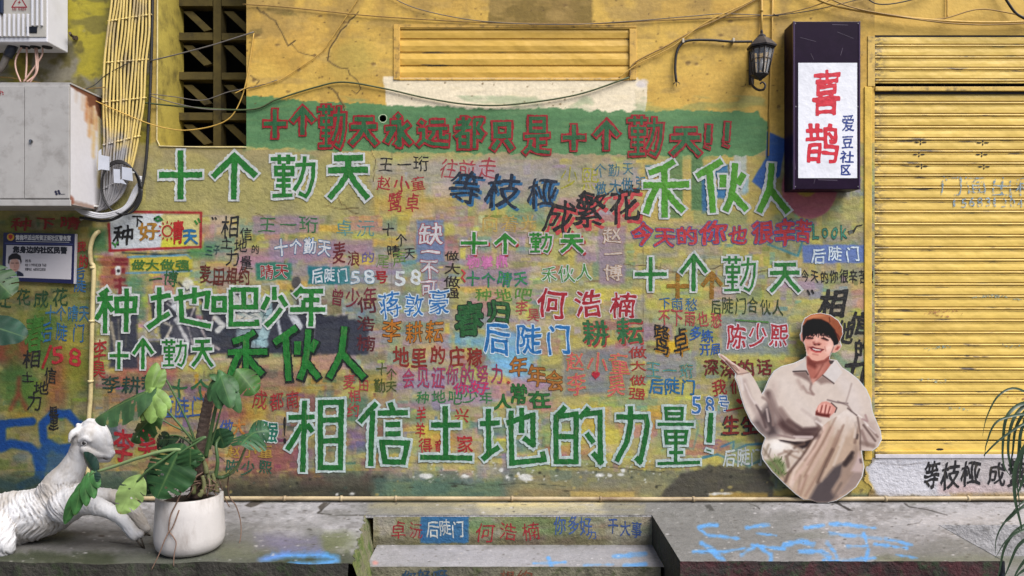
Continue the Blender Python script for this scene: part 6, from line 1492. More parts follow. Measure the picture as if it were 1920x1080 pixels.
for pts, w, c, a in [([(300, 480), (330, 560), (380, 640), (440, 680), (540, 690)], 13, DKB, .75), ([(400, 620), (470, 664), (545, 660)], 9, (84, 64, 64), .8), ([(360, 560), (420, 640)], 10, (120, 98, 94), .6), ([(540, 610), (560, 660), (520, 690)], 8, (104, 84, 80), .7), ([(330, 440), (320, 520), (345, 600)], 16, (190, 172, 164), .5),
                     ([(560, 620), (520, 600), (470, 560)], 6, (170, 150, 144), .6), ([(570, 640), (540, 620)], 4, (228, 216, 210), .8), ([(380, 430), (440, 520), (520, 600)], 26, (216, 204, 196), .55), ([(680, 420), (720, 480), (740, 560)], 24, (216, 206, 202), .5), ([(650, 520), (700, 540), (720, 570)], 3, (140, 122, 118), .8), ([(598, 512), (650, 526), (700, 530)], 2.4, (120, 104, 104), .85), ([(720, 430), (706, 480), (690, 530)], 3, (170, 154, 148), .7),
                     ([(175, 420), (200, 500), (250, 600), (290, 660)], 11, (176, 158, 152), .7), ([(270, 500), (300, 520), (320, 580), (322, 640)], 5, (150, 130, 124), .75), ([(180, 430), (210, 500), (230, 530)], 3, (222, 210, 204), .7), ([(240, 540), (270, 600), (285, 650)], 5, (96, 80, 80), .7), ([(290, 560), (300, 620)], 4, (216, 200, 194), .7), ([(160, 400), (170, 460)], 5, (222, 214, 210), .6), ([(232, 520), (262, 560)], 3, (214, 200, 194), .7),
                     ([(430, 700), (520, 700)], 5, (212, 196, 192), .8), ([(345, 690), (430, 706)], 4, (150, 130, 126), .8), ([(780, 640), (840, 720)], 4, (110, 92, 88), .8), ([(770, 670), (800, 740)], 6, (140, 118, 112), .7), ([(810, 650), (852, 700)], 4, (130, 110, 104), .7), ([(800, 640), (840, 680)], 3, (226, 214, 208), .7), ([(770, 730), (830, 745)], 8, (134, 114, 106), .7), ([(720, 570), (770, 600), (800, 640)], 3, (230, 220, 214), .8), ([(700, 555), (745, 590)], 2.6, (96, 80, 78), .85), ([(790, 590), (800, 620), (775, 610)], 4, (166, 140, 138), .8), ([(750, 600), (764, 680), (764, 765)], 3, (110, 92, 88), .7)]:
    cc.line(K(pts), w, c, a, .3, max(w * .32, 1.3))
# neck and face
cc.poly(F([(340, 470), (575, 470), (580, 560), (520, 650), (440, 720), (388, 745), (366, 690), (335, 600)]), (178, 116, 104), 1, 0, 1); cc.poly(F([(335, 480), (420, 530), (520, 520), (570, 480), (500, 580), (420, 600), (345, 560)]), (120, 66, 60), .85, 0, 3); cc.poly(F([(440, 560), (540, 540), (500, 640), (450, 690)]), (206, 150, 136), .7, 0, 4); cc.line(F([(500, 560), (450, 650), (400, 720)]), 2.4, (132, 78, 70), .7, 0, 2)
cc.poly(F([(372, 700), (440, 700), (400, 760), (386, 750)]), (210, 164, 150), .8, 0, 2)
cc.ell(*F([(296, 285)])[0], 4, 9, (196, 142, 128), 1, 0, .8)
cc.poly(F([(590, 430), (615, 380), (650, 355), (688, 362), (680, 395), (640, 430), (605, 445)]), (218, 166, 150), 1, 0, .8); cc.poly(F([(625, 410), (650, 375), (672, 378), (650, 410)]), (146, 70, 64), .85, 0, 1.4); cc.line(F([(570, 500), (590, 430), (606, 380)]), 2.2, (70, 40, 40), .8, 0, 1.2)
cc.poly(F([(304, 220), (316, 330), (334, 410), (352, 470), (390, 512), (440, 524), (510, 510), (560, 470), (592, 410), (616, 350), (640, 240)]), SK, 1, 0, .9)
cc.poly(F([(304, 240), (400, 240), (380, 300), (390, 380), (350, 440), (330, 400)]), (196, 134, 122), .7, 0, 4); cc.ell(*F([(560, 370)])[0], 7, 12, (240, 212, 200), .85, 0, 5); cc.ell(*F([(360, 330)])[0], 6, 5, (222, 172, 158), .7, 0, 4); cc.ell(*F([(520, 350)])[0], 8, 5, (222, 166, 152), .8, 0, 4); cc.line(F([(446, 270), (432, 320)]), 4, (232, 190, 176), .8, 0, 2)
cc.poly(F([(398, 330), (420, 322), (450, 330), (484, 350), (470, 362), (430, 366), (402, 352)]), (140, 78, 72), .9, 0, 2); cc.ell(*F([(436, 330)])[0], 3.6, 2.4, (226, 178, 164), .9, 0, 1.6); cc.line(F([(412, 358), (424, 362)]), 1.6, (70, 34, 34), .9, 0, .7); cc.line(F([(454, 360), (468, 358)]), 1.6, (70, 34, 34), .9, 0, .7)
for (p0, p1, p2) in [((336, 292), (366, 283), (400, 294)), ((486, 292), (520, 292), (556, 312))]:
    cc.line(F([p0, p1, p2]), 2.0, (40, 26, 28), .95, 0, .8); cc.line(F([(p0[0] + 14, p0[1] + 4), (p2[0] - 14, p2[1] + 2)]), 2.4, (56, 36, 36), .9, 0, .9); cc.line(F([(p0[0] + 4, p0[1] + 14), (p2[0] - 4, p2[1] + 12)]), 1.4, (176, 112, 104), .7, 0, 1)
cc.line(F([(330, 268), (370, 258), (408, 268)]), 2.2, (44, 30, 32), .85, 0, 1); cc.line(F([(480, 262), (520, 262), (566, 284)]), 2.2, (44, 30, 32), .85, 0, 1)
cc.poly(F([(366, 388), (398, 382), (440, 398), (480, 402), (510, 410), (484, 428), (440, 430), (400, 416), (378, 402)]), (112, 44, 50), .98, 0, .9); cc.poly(F([(392, 392), (440, 404), (488, 410), (470, 418), (430, 416), (404, 406)]), (232, 222, 216), .98, 0, .6); cc.line(F([(384, 412), (430, 434), (478, 432)]), 2.6, (190, 96, 94), .9, 0, 1); cc.line(F([(364, 384), (398, 378), (440, 394), (512, 406)]), 1.5, (120, 56, 58), .9, 0, .7); cc.line(F([(400, 452), (450, 462)]), 2, (170, 108, 98), .7, 0, 1.6); cc.line(F([(520, 380), (530, 420)]), 1.6, (170, 108, 98), .7, 0, 1.4); cc.line(F([(352, 380), (350, 410)]), 1.4, (150, 92, 84), .7, 0, 1.2)
# hair under the cap, cap
cc.poly(F([(292, 250), (296, 170), (330, 108), (400, 88), (490, 92), (570, 130), (630, 200), (668, 300), (655, 350), (612, 366), (604, 330), (585, 300), (560, 268), (530, 262), (505, 244), (480, 258), (458, 240), (430, 262), (412, 246), (390, 268), (372, 250), (352, 276), (338, 262), (322, 300), (300, 330)]), (28, 24, 32), 1, 0, .9)
for k in range(14):
    x = 316 + k * 18; cc.line(F([(x, 230), (x - 6, 262 + (k % 3) * 10)]), 1.6, (30, 24, 30), .9, 0, .7)
cc.poly(F([(300, 150), (316, 92), (376, 50), (466, 38), (560, 54), (642, 92), (692, 144), (710, 204), (694, 284), (672, 350), (658, 312), (624, 206), (560, 136), (486, 100), (404, 94), (340, 116), (306, 160)]), (172, 112, 84), 1, 0, .9)
cc.poly(F([(560, 90), (640, 110), (690, 170), (700, 230), (676, 330), (650, 260), (600, 170)]), (148, 90, 66), .7, 0, 3); cc.poly(F([(330, 96), (400, 56), (470, 50), (520, 66), (440, 80), (370, 92)]), (214, 150, 112), .8, 0, 3); cc.line(F([(306, 160), (340, 112), (404, 94), (486, 100), (560, 136), (624, 206), (658, 312)]), 1.4, (110, 62, 44), .8, 0, .8); cc.line(F([(620, 230), (650, 260), (672, 300)]), 2.6, (84, 40, 40), .8, 0, 1.2); cc.line(F([(566, 82), (572, 128)]), 1.6, (90, 48, 34), .8, 0, .8); cc.line(F([(690, 160), (660, 190)]), 1.3, (130, 74, 50), .7, 0, .8)
# collar
cc.poly(F([(560, 520), (620, 516), (604, 552), (574, 556)]), (84, 74, 74), .95, 0, 1); cc.poly(F([(620, 516), (666, 580), (700, 640), (612, 748), (502, 664), (590, 560)]), (214, 206, 202), 1, 0, .9); cc.line(F([(500, 668), (560, 712), (612, 750)]), 2.2, (56, 44, 46), .9, 0, 1); cc.poly(F([(430, 720), (500, 668), (606, 748), (540, 745), (480, 760)]), (132, 108, 102), .7, 0, 3)
cc.poly(F([(318, 520), (260, 566), (188, 622), (215, 632), (330, 622), (372, 690), (390, 750), (362, 660), (336, 590)]), (204, 194, 188), 1, 0, .9); cc.poly(F([(205, 632), (330, 626), (372, 700), (386, 760), (340, 720), (280, 690), (210, 660)]), (120, 96, 92), .75, 0, 3); cc.line(F([(200, 630), (260, 626), (330, 624), (352, 660)]), 2, (50, 40, 42), .9, 0, 1)
cc.line(F([(384, 750), (372, 810), (400, 856)]), 4, (140, 116, 110), .8, 0, 2); cc.line(F([(300, 780), (340, 840), (408, 862)]), 4, (150, 126, 120), .7, 0, 2.4); cc.line(F([(250, 720), (290, 800)]), 7, (176, 154, 146), .6, 0, 3)
# hands
cc.poly(K([(50, 284), (60, 279), (85, 296), (112, 318), (150, 344), (200, 372), (165, 388), (138, 384), (110, 350), (80, 320), (56, 298)]), (206, 178, 164), 1, 0, .8)
for pts, w, c, a in [([(60, 292), (100, 324), (140, 362)], 1.6, (110, 84, 76), .8), ([(66, 286), (110, 320), (150, 350)], 2, (232, 214, 204), .8), ([(84, 316), (112, 346), (140, 380)], 2.4, (92, 68, 62), .85), ([(100, 332), (130, 340), (150, 366)], 1.6, (130, 98, 90), .8), ([(140, 384), (200, 374)], 2, (140, 120, 114), .8)]: cc.line(K(pts), w, c, a, .2, .9)
cc.poly(Q([(214, 300), (232, 262), (262, 232), (300, 226), (345, 244), (382, 282), (368, 314), (322, 356), (262, 346), (214, 336)]), (214, 158, 146), 1, 0, .9); cc.poly(Q([(214, 310), (250, 322), (300, 330), (330, 330), (322, 358), (262, 350), (214, 338)]), (96, 42, 40), .9, 0, 2)
for pts, w, c in [([(266, 262), (252, 318)], 2, (122, 60, 56)), ([(298, 258), (286, 330)], 2, (122, 60, 56)), ([(330, 270), (312, 335)], 2, (122, 60, 56)), ([(248, 258), (236, 304)], 2.6, (232, 184, 172)), ([(284, 250), (272, 312)], 2.6, (234, 188, 176)), ([(314, 256), (302, 316)], 2.4, (230, 182, 170)), ([(345, 276), (326, 320)], 2.4, (222, 170, 158)), ([(340, 240), (384, 280), (370, 316)], 2, (60, 46, 46)), ([(216, 330), (226, 302)], 2.2, (120, 58, 54))]: cc.line(Q(pts), w, c, .85, .1, .9)
dP = .045
fP = (D - dP) / D * S
cut = empty('cutout_figure', tuple(W(1524, 943, dP)), 'flat printed cutout of a seated young man in brown cap and beige clothes, palm raised', 'cutout')
cen = (1510, 770)
outl = [(cen[0] + (x - cen[0]) * 1.008 + (1.1 if x > cen[0] else -1.1), y + (.9 if y > cen[1] else -.9)) for x, y in OUT]
m = MB(); pr = [W(x, y, dP) for x, y in outl]
m.prism([(q.x, q.z) for q in pr][::-1], -dP, -dP + .008)
o = fix_normals(m.build('foam_board', mat_plain('white_foam_board', (206, 204, 204), .6, vary=.04, bmp=0), cut))
bm = bmesh.new(); bm.from_mesh(o.data); bmesh.ops.triangulate(bm, faces=[f for f in bm.faces if len(f.verts) > 4]); bm.to_mesh(o.data); bm.free()
jj, ii = np.meshgrid(cc.Y, cc.X, indexing='ij')
P = np.stack([(ii - 960) * fP, -dP - .0008 + 0 * ii, EYE + (540 - jj) * fP], -1)
FX, FY = np.meshgrid((cc.X[:-1] + cc.X[1:]) / 2, (cc.Y[:-1] + cc.Y[1:]) / 2)
sdv = cc.poly_sd(FX, FY, OUT)
cc.c = np.clip((cc.c - .5) * 1.14 + .435, .02, 1); cc.c = np.clip(cc.c * (1 + (PN[..., None] - .5) * .06), 0, 1)
grid_obj('printed_figure', P, cc.c, mat_attr('satin_print', .42, False, .04), cut, sdv < .2)
M_BOLT = mat_plain('prop_stick', (120, 110, 96), .7)
m = MB(); m.tube([W(1540, 760, dP - .01), W(1545, 930, .012)], .006, 8); m.build('prop_stick', M_BOLT, cut)

# ================================================================== GOAT STATUE
def ellipsoid(mb, c, r, rot=None, seg=20):
    bm = bmesh.new(); bmesh.ops.create_uvsphere(bm, u_segments=seg, v_segments=seg // 2 + 2, radius=1)
    M = (rot or Matrix.Identity(3))
    vs = [Vector(c) + M @ Vector((v.co.x * r[0], v.co.y * r[1], v.co.z * r[2])) for v in bm.verts]
    bm.verts.index_update(); mb.add(vs, [[v.index for v in f.verts] for f in bm.faces]); bm.free()
def limb(mb, pts, n=7):
    "chain of (px, py, d, radius px)"
    c = [W(x, y, d) for x, y, d, r in pts]; rr = [r * (D - d) / D * S for x, y, d, r in pts]
    cs, tt = crom(c, n); rs = [float(np.interp(t, range(len(rr)), rr)) for t in tt]
    mb.tube(cs, rs, 18)
    ellipsoid(mb, c[0], (rr[0],) * 3, None, 18); ellipsoid(mb, c[-1], (rr[-1],) * 3, None, 18)
def remeshed(mb, name, voxel, smooth_it):
    o = mb.build(name, []); 
    md = o.modifiers.new('r', 'REMESH'); md.mode = 'VOXEL'; md.voxel_size = voxel
    m2 = o.modifiers.new('s', 'SMOOTH'); m2.iterations = smooth_it; m2.factor = .5
    dg = bpy.context.evaluated_depsgraph_get(); dg.update()
    me = bpy.data.meshes.new_from_object(o.evaluated_get(dg)); bpy.data.objects.remove(o)
    return me
gm = MB()
gd = .60
limb(gm, [(-70, 1000, gd, 46), (-30, 985, gd, 52), (10, 975, gd, 51), (50, 968, gd, 49), (90, 957, gd, 46), (118, 942, gd, 41), (142, 934, gd, 30)])
limb(gm, [(98, 938, gd, 36), (116, 908, gd, 32), (133, 882, gd, 24), (146, 858, gd, 20), (156, 838, gd, 21)])
limb(gm, [(156, 820, gd, 22), (172, 817, gd, 28), (182, 824, gd, 24), (194, 840, gd, 16), (204, 850, gd, 11)])
limb(gm, [(166, 802, gd, 15), (184, 806, gd, 13), (194, 820, gd, 10), (204, 840, gd, 8)])
limb(gm, [(166, 846, gd, 16), (186, 857, gd, 10), (202, 861, gd, 6.5)])
limb(gm, [(207, 847, gd, 6.5), (211, 850, gd, 5)])
for s_ in (-1, 1):
    limb(gm, [(150, 806, gd + s_ * .030, 8), (138, 812, gd + s_ * .055, 7), (132, 820, gd + s_ * .068, 4), (130, 828, gd + s_ * .07, 2.5)])
limb(gm, [(162, 795, gd + .02, 6), (166, 789, gd + .02, 4.5)]); limb(gm, [(152, 800, gd + .02, 5), (146, 797, gd + .03, 4)])
limb(gm, [(126, 948, gd + .06, 33), (150, 944, gd + .085, 24), (176, 948, gd + .09, 18), (204, 958, gd + .09, 14), (226, 972, gd + .09, 12), (240, 986, gd + .09, 11), (252, 1002, gd + .09, 11.5)])
limb(gm, [(246, 998, gd + .09, 10), (262, 1001, gd + .09, 8)])
limb(gm, [(150, 930, gd - .05, 24), (182, 930, gd - .075, 16), (212, 932, gd - .08, 14), (240, 946, gd - .08, 13), (256, 966, gd - .08, 12), (266, 984, gd - .08, 11), (274, 992, gd - .08, 8)])
limb(gm, [(-34, 990, gd + .10, 46), (-14, 996, gd + .13, 36), (4, 1010, gd + .15, 24), (8, 1030, gd + .15, 16), (-16, 1040, gd + .15, 12)])
limb(gm, [(-60, 1010, gd + .0, 40), (-30, 1028, gd - .02, 20), (20, 1018, gd - .06, 10)])
limb(gm, [(-60, 1000, gd + .13, 30), (-110, 990, gd + .12, 44)])
for s_ in (-1, 1):
    limb(gm, [(151, 826, gd + s_ * .050, 5), (160, 821, gd + s_ * .056, 5.5), (169, 826, gd + s_ * .052, 4.5)])
    limb(gm, [(160, 842, gd + s_ * .045, 9), (176, 850, gd + s_ * .036, 7), (190, 854, gd + s_ * .026, 5)])
    limb(gm, [(196, 853, gd + s_ * .02, 5), (206, 856, gd + s_ * .014, 4)])
limb(gm, [(168, 792, gd, 8), (184, 797, gd, 10), (196, 811, gd, 9), (204, 832, gd, 8)])
gme = remeshed(gm, 'goat_body', .0036, 4)
gv = np.array([v.co for v in gme.vertices]); gn = np.array([v.normal for v in gme.vertices])
# modelled locks of hair: ridges running down the flank
NFUR = vnoise(700, 1400, 20, 505, 3, .30); NFU2 = vnoise(700, 1400, 60, 506, 2, .6)
def fur(v):
    x, y, z = v[:, 0], v[:, 1], v[:, 2]
    u = (x + .35 * z + .5 * y) / .0011 + 40 * np.sin(z * 22 + x * 9); w = z / .0011 + 30 * np.sin(x * 17)
    ui = np.mod(u, 1399).astype(int); wi = np.mod(w, 699).astype(int)
    return (NFUR[wi, ui] - .5) * 3.2 + (NFU2[wi, ui] - .5) * 2.4
px_ = gv[:, 0] / (S * .84) + 960; amp = np.where(px_ < 150, .0036, .0016); amp = np.where((px_ > 145) & (gv[:, 2] > W(0, 880, gd).z), .0003, amp)
amp = np.where((gv[:, 2] > W(0, 900, gd).z), np.minimum(amp, .0009), amp)
gv = gv + gn * (fur(gv) * amp)[:, None]
gme.vertices.foreach_set('co', gv.astype(np.float32).ravel())
gme.polygons.foreach_set('use_smooth', np.ones(len(gme.polygons), bool))
M_GOAT = mat_plain('white_goat_paint', (196, 195, 197), .72, vary=.05, vscale=14, bmp=.35, bscale=55, dirt=(146, 134, 116), dirt_amt=.5, dirt_scale=11)
nt = M_GOAT.node_tree; b_ = nt.nodes['Principled BSDF']
src = b_.inputs['Base Color'].links[0].from_socket
ge = nt.nodes.new('ShaderNodeNewGeometry')
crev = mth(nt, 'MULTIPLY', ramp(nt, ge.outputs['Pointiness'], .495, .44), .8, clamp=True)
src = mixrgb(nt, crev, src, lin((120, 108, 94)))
st_ = noise(nt, 6, 5, .65, (1, 1, .5), (2, 8, 1))
src = mixrgb(nt, mth(nt, 'MULTIPLY', ramp(nt, st_, .46, .66), .75), src, lin((150, 140, 128)))
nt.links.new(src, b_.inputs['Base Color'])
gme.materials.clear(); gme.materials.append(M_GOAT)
goat = empty('goat_statue', tuple(W(60, 1018, gd)), 'white painted goat statue with forelegs stretched out toward the plant pot', 'statue')
ob = bpy.data.objects.new('goat_body', gme); COL.objects.link(ob); ob.parent = goat; ob.matrix_parent_inverse = Matrix.Translation(-goat.location)
def gpart(name, mb, mat, smooth=True): return mb.build(name, mat, goat, smooth)
M_EYE = mat_plain('eye_dark', (34, 32, 32), .2, bmp=0); M_EYW = mat_plain('eye_rim', (190, 186, 180), .4, bmp=0)
for s_ in (1, -1):
    c = W(158, 831, gd + s_ * .056); 
    m = MB(); ellipsoid(m, c, (.0095, .008, .0085)); gpart('eye', m, M_EYE)
    m = MB(); ring = [c + Vector((.0105 * math.cos(a), -s_ * .003, .0085 * math.sin(a))) for a in np.linspace(0, 2 * math.pi, 17)]; m.tube(ring, .0018, 6); gpart('eyelid', m, M_GOAT)
    m = MB(); ellipsoid(m, W(200, 857, gd + s_ * .018), (.004, .003, .003)); gpart('nostril', m, M_EYE)
m = MB(); m.tube([W(193, 859, gd + .018), W(200, 861, gd + .016), W(208, 857, gd + .012), W(212, 853, gd + .004)], .0022, 6, 0, 4); gpart('mouth_line', m, mat_plain('mouth_grey', (96, 88, 82), .7))
M_STEEL = mat_plain('rusted_rod', (74, 66, 60), .6, .5, vary=.3)
for (x0_, y0_, x1_, y1_, d_) in ((262, 1002, 271, 1030, gd + .09), (252, 1008, 268, 1028, gd + .085), (270, 996, 282, 1024, gd - .07)):
    q = W(x1_, y1_, d_); q.z = ZP; m = MB(); m.tube([W(x0_, y0_, d_), q], .0035, 7); gpart('support_rod', m, M_STEEL)

# ================================================================== PLANTS
def mat_leaf():
    m, nt, b = new_mat('monstera_leaf')
    a = nt.nodes.new('ShaderNodeVertexColor'); a.layer_name = 'Col'
    n = noise(nt, 35, 4, .6)
    nt.links.new(mixrgb(nt, 1.0, a.outputs['Color'], mixrgb(nt, ramp(nt, n, .3, .7), (.8,) * 3, (1.2,) * 3), 'MULTIPLY'), b.inputs['Base Color'])
    b.inputs['Roughness'].default_value = .46; b.inputs['Specular IOR Level'].default_value = .2
    b.inputs['Transmission Weight'].default_value = 0.0
    bump(nt, b, noise(nt, 40, 3), .15, .004)
    return m
M_LEAF = mat_leaf()
DKG = (46, 82, 46); MDG = (54, 92, 52); BRG = (122, 152, 78); YEG = (140, 166, 96); BLG = (46, 80, 54)
def leaf(parent, att, tip, nrm, width, droop, col, nsl=6, fold=.25, seed=0, curl=.0, wide=1.0, tmin=.30):
    r = np.random.default_rng(seed)
    X = (tip - att); Ln = X.length; X.normalize()
    Nn = Vector(nrm); Nn = (Nn - X * Nn.dot(X)).normalized(); Yv = Nn.cross(X)
    NS, NT = 84, 27
    s = np.linspace(0, 1, NS)[:, None]; t = np.linspace(-1, 1, NT)[None, :]
    u = -.22 + 1.22 * s
    hw = width / 2 * np.sin(np.pi * np.clip(s, .004, .996) ** .78) ** .62
    g = np.where(u < 0, .34 * np.abs(u) * width * .5, 0)
    at = np.abs(t)
    y = np.sign(t) * (g + at * np.maximum(hw - g, .0))
    x = u * Ln + .10 * Ln * at ** 1.4 * (hw / (width / 2)) + 0 * t
    z = -droop * Ln * np.clip(u, 0, 2) ** 2 - fold * width * .5 * at ** 1.6 * (hw / (width / 2)) + .012 * width * np.sin(s * 30 + t * 3) * at - curl * Ln * np.clip(u - .6, 0, 1) ** 2 * 2 + .05 * width * (1 - at) * 0
    P = np.array(att)[None, None, :] + x[..., None] * np.array(X) + y[..., None] * np.array(Yv) + z[..., None] * np.array(Nn)
    # finger slits between the side veins
    sc = (s[:-1] + s[1:]) / 2; tc = (t[:, :-1] + t[:, 1:]) / 2
    keep = np.ones((NS - 1, NT - 1), bool)
    for side in (-1, 1):
        for q in range(nsl):
            c0 = .20 + .66 * (q + .5 + r.uniform(-.15, .15)) / nsl; t0 = r.uniform(tmin, tmin + .3); wd = r.uniform(.012, .026) * wide
            if r.random() < .22 and wide <= 1: continue
            k = (np.sign(tc) == side) & (np.abs(tc) > t0) & (np.abs(sc - c0) < wd * (.35 + (np.abs(tc) - t0) / (1 - t0)))
            keep &= ~k
            if r.random() < .5:
                c1 = c0 + .06; keep &= ~((np.sign(tc) == side) & (np.abs(np.abs(tc) - .24) < .08) & (np.abs(sc - c1) < .018))
    base = np.array(col) / 255.0 * .86
    v = np.exp(-(at / .035) ** 2) * .9 + 0 * s
    for q in range(nsl + 1):
        c0 = .16 + .70 * q / max(nsl, 1)
        v = np.maximum(v, .35 * np.exp(-((s - c0 - .0) / .008) ** 2) * (at < .9))
    C = base[None, None, :] * (1 + .10 * np.sin(s * 9 + t * 2)[..., None]) 
    C = C * (1 - v[..., None]) + (base * .55 + np.array([.36, .42, .24]) * .55) * v[..., None]
    tipb = np.clip((s - .93) / .07, 0, 1) * (r.random() < .5)
    C = C * (1 - .5 * tipb[..., None]) + np.array([.35, .28, .14]) * .5 * tipb[..., None]
    o = grid_obj('leaf', P, C, M_LEAF, parent, keep)
    o.data.polygons.foreach_set('use_smooth', np.ones(len(o.data.polygons), bool))
    return o
M_PET = mat_plain('petiole_green', (70, 96, 56), .45, vary=.15, bmp=.1)
def petiole(parent, pts, r0, r1, name='leaf_stalk', mat=None):
    m = MB(); n = len(pts); m.tube([Vector(p_) for p_ in pts], [r0 + (r1 - r0) * i / (n - 1) for i in range(n)], 8, 0, 6); return m.build(name, mat or M_PET, parent, True)
def PP(x, y, d): return W(150 + x / 2.634, 660 + y / 2.634, d)
dp = .70
pot = empty('plant_pot', tuple(Vector((W(356, 0, dp).x, -dp, ZP))), 'round whitish concrete plant pot standing at the edge of the left platform', 'plant pot')
fq = (D - dp) / D * S; cx = W(356, 0, dp).x; rim = W(0, 926, dp).z - ZP
M_POT = mat_plain('white_concrete_pot', (192, 187, 184), .75, vary=.08, vscale=9, bmp=.3, bscale=40, dirt=(136, 126, 118), dirt_amt=.8, dirt_scale=8, stretch=(1, 1, .35))
r1 = 59 * fq; r2 = 62.5 * fq
m = MB(); m.lathe([(.001, .001), (r2 * .62, .0), (r2 * .80, .006), (r2 * .93, .022), (r2 * .985, .046), (r2, .075), (r1 * 1.02, rim * .7), (r1, rim - .004), (r1 - .003, rim), (r1 - .012, rim), (r1 - .016, rim - .006), (r1 - .018, rim - .05), (.001, rim - .05)], (cx, -dp, ZP), 56)
m.build('pot_shell', M_POT, pot, True)
m = MB(); 
vs = []; ring = 40
m.lathe([(r1 - .018, rim - .030), (r1 * .6, rim - .022), (r1 * .3, rim - .026), (.001, rim - .02)], (cx, -dp, ZP), 32); m.build('potting_soil', mat_plain('dark_soil', (58, 48, 38), .95, vary=.5, vscale=60, bmp=1, bscale=80), pot, True)
mon = empty('monstera_plant', tuple(PP(590, 700, dp)), 'monstera with brown trunk, split leaves and hanging roots, growing in the white pot', 'plant')
M_TRK = mat_plain('ringed_trunk', (84, 68, 60), .85, vary=.3, vscale=40, bmp=.9, bscale=70, dirt=(120, 106, 92), dirt_amt=.6, dirt_scale=30, stretch=(1, 1, 2.5))
m = MB(); tp = [PP(575, 720, dp), PP(580, 600, dp), PP(592, 480, dp), PP(608, 380, dp), PP(625, 290, dp), PP(645, 205, dp)]
cs, tt = crom(tp, 10); m.tube(cs, [.0245 - .0035 * t / 5 + .0015 * math.sin(t * 22) for t in tt], 16); m.build('trunk', M_TRK, mon, True)
M_ROOT = mat_plain('brown_root', (112, 88, 74), .8, vary=.3, vscale=40, bmp=.3)
M_STUB = mat_plain('green_brown_stub', (96, 100, 62), .7, vary=.35, vscale=30, bmp=.3, dirt=(90, 70, 50), dirt_amt=.8)
for k in range(46):
    a = rng.uniform(0, 6.28); x = rng.uniform(430, 690); y = rng.uniform(640, 720); d_ = dp + rng.uniform(-.07, .09)
    x2 = 580 + rng.uniform(-60, 110); y2 = rng.uniform(560, 680)
    petiole(mon, [PP(x2, y2, dp + rng.uniform(-.03, .04)), PP((x + x2) / 2 + rng.uniform(-20, 20), (y + y2) / 2 - rng.uniform(0, 20), d_), PP(x, y, d_)], .0032, .0018, 'aerial_root', M_ROOT)
for (x, y, x2, y2, d_) in [(640, 690, 625, 590, .74), (660, 680, 655, 600, .73), (610, 700, 605, 610, .76), (560, 700, 555, 560, .75), (675, 690, 662, 640, .72), (590, 710, 600, 680, .79), (625, 600, 600, 520, .75)]:
    petiole(mon, [PP(x, y, d_), PP((x + x2) / 2 + 6, (y + y2) / 2, d_), PP(x2, y2, d_)], .011, .007, 'stem_stub', M_STUB)
for pts in ([(500, 690, .80), (480, 740, .83), (450, 800, .835), (440, 850, .84), (440, 885, .84), (462, 915, .845), (475, 945, .85), (465, 1000, .86), (462, 1060, .87)], [(440, 885, .84), (418, 930, .85), (390, 1000, .86), (352, 1078, .87)], [(490, 780, .83), (460, 860, .84), (440, 890, .845)],
            [(735, 610, .66), (730, 660, .62), (738, 715, .60), (770, 760, .60), (792, 830, .60), (795, 900, .61), (785, 950, .62), (770, 990, .63)], [(785, 950, .62), (765, 985, .64), (742, 990, .64)], [(785, 950, .62), (800, 975, .64), (790, 985, .65)], [(690, 640, .68), (715, 720, .63), (738, 765, .62)], [(660, 500, .70), (700, 525, .68), (718, 545, .68)]):
    petiole(mon, [PP(*q) for q in pts], .0030, .0018, 'aerial_root', M_ROOT)
ST = mon
petiole(ST, [PP(590, 520, .72), PP(555, 440, .74), PP(450, 310, .76), PP(345, 215, .78), PP(322, 200, .78)], .006, .0035)
petiole(ST, [PP(585, 510, .70), PP(560, 420, .70), PP(520, 320, .70), PP(450, 180, .71), PP(404, 100, .72)], .006, .003)
petiole(ST, [PP(590, 500, .68), PP(540, 410, .68), PP(450, 360, .68), PP(370, 316, .69)], .0045, .003)
petiole(ST, [PP(610, 530, .76), PP(560, 490, .80), PP(440, 485, .83), PP(300, 520, .83), PP(170, 565, .81), PP(88, 590, .80)], .0085, .006, 'leaf_stalk', mat_plain('petiole_pale', (118, 138, 92), .4, vary=.1, bmp=.1))
petiole(ST, [PP(600, 540, .78), PP(520, 470, .81), PP(400, 540, .85), PP(330, 590, .86), PP(282, 640, .86)], .006, .004)
petiole(ST, [PP(610, 520, .76), PP(560, 450, .80), PP(620, 420, .80), PP(540, 470, .82), PP(485, 505, .83)], .006, .004)
petiole(ST, [PP(620, 520, .73), PP(640, 420, .75), PP(665, 300, .77), PP(690, 190, .78), PP(690, 130, .78)], .010, .005)
petiole(ST, [PP(640, 480, .70), PP(670, 380, .69), PP(715, 230, .68), PP(800, 110, .67)], .005, .003)
petiole(ST, [PP(668, 620, .72), PP(680, 540, .73), PP(672, 460, .72), PP(690, 420, .68)], .009, .005)
petiole(ST, [PP(740, 602, .66), PP(780, 560, .68), PP(810, 490, .70), PP(845, 420, .72)], .008, .004, 'leaf_stalk', mat_plain('petiole_pale2', (126, 140, 92), .4, vary=.1, bmp=.1))
petiole(ST, [PP(650, 610, .70), PP(700, 620, .67), PP(740, 602, .66)], .008, .008)
petiole(ST, [PP(600, 500, .66), PP(500, 420, .64), PP(420, 415, .64)], .005, .003)
fr = Vector((0.1, -1, .35))
leaf(mon, PP(322, 200, .78), PP(58, 312, .80), (-.25, -.55, .8), .17, .10, (62, 94, 58), 3, .55, 1, 0, 1.3)
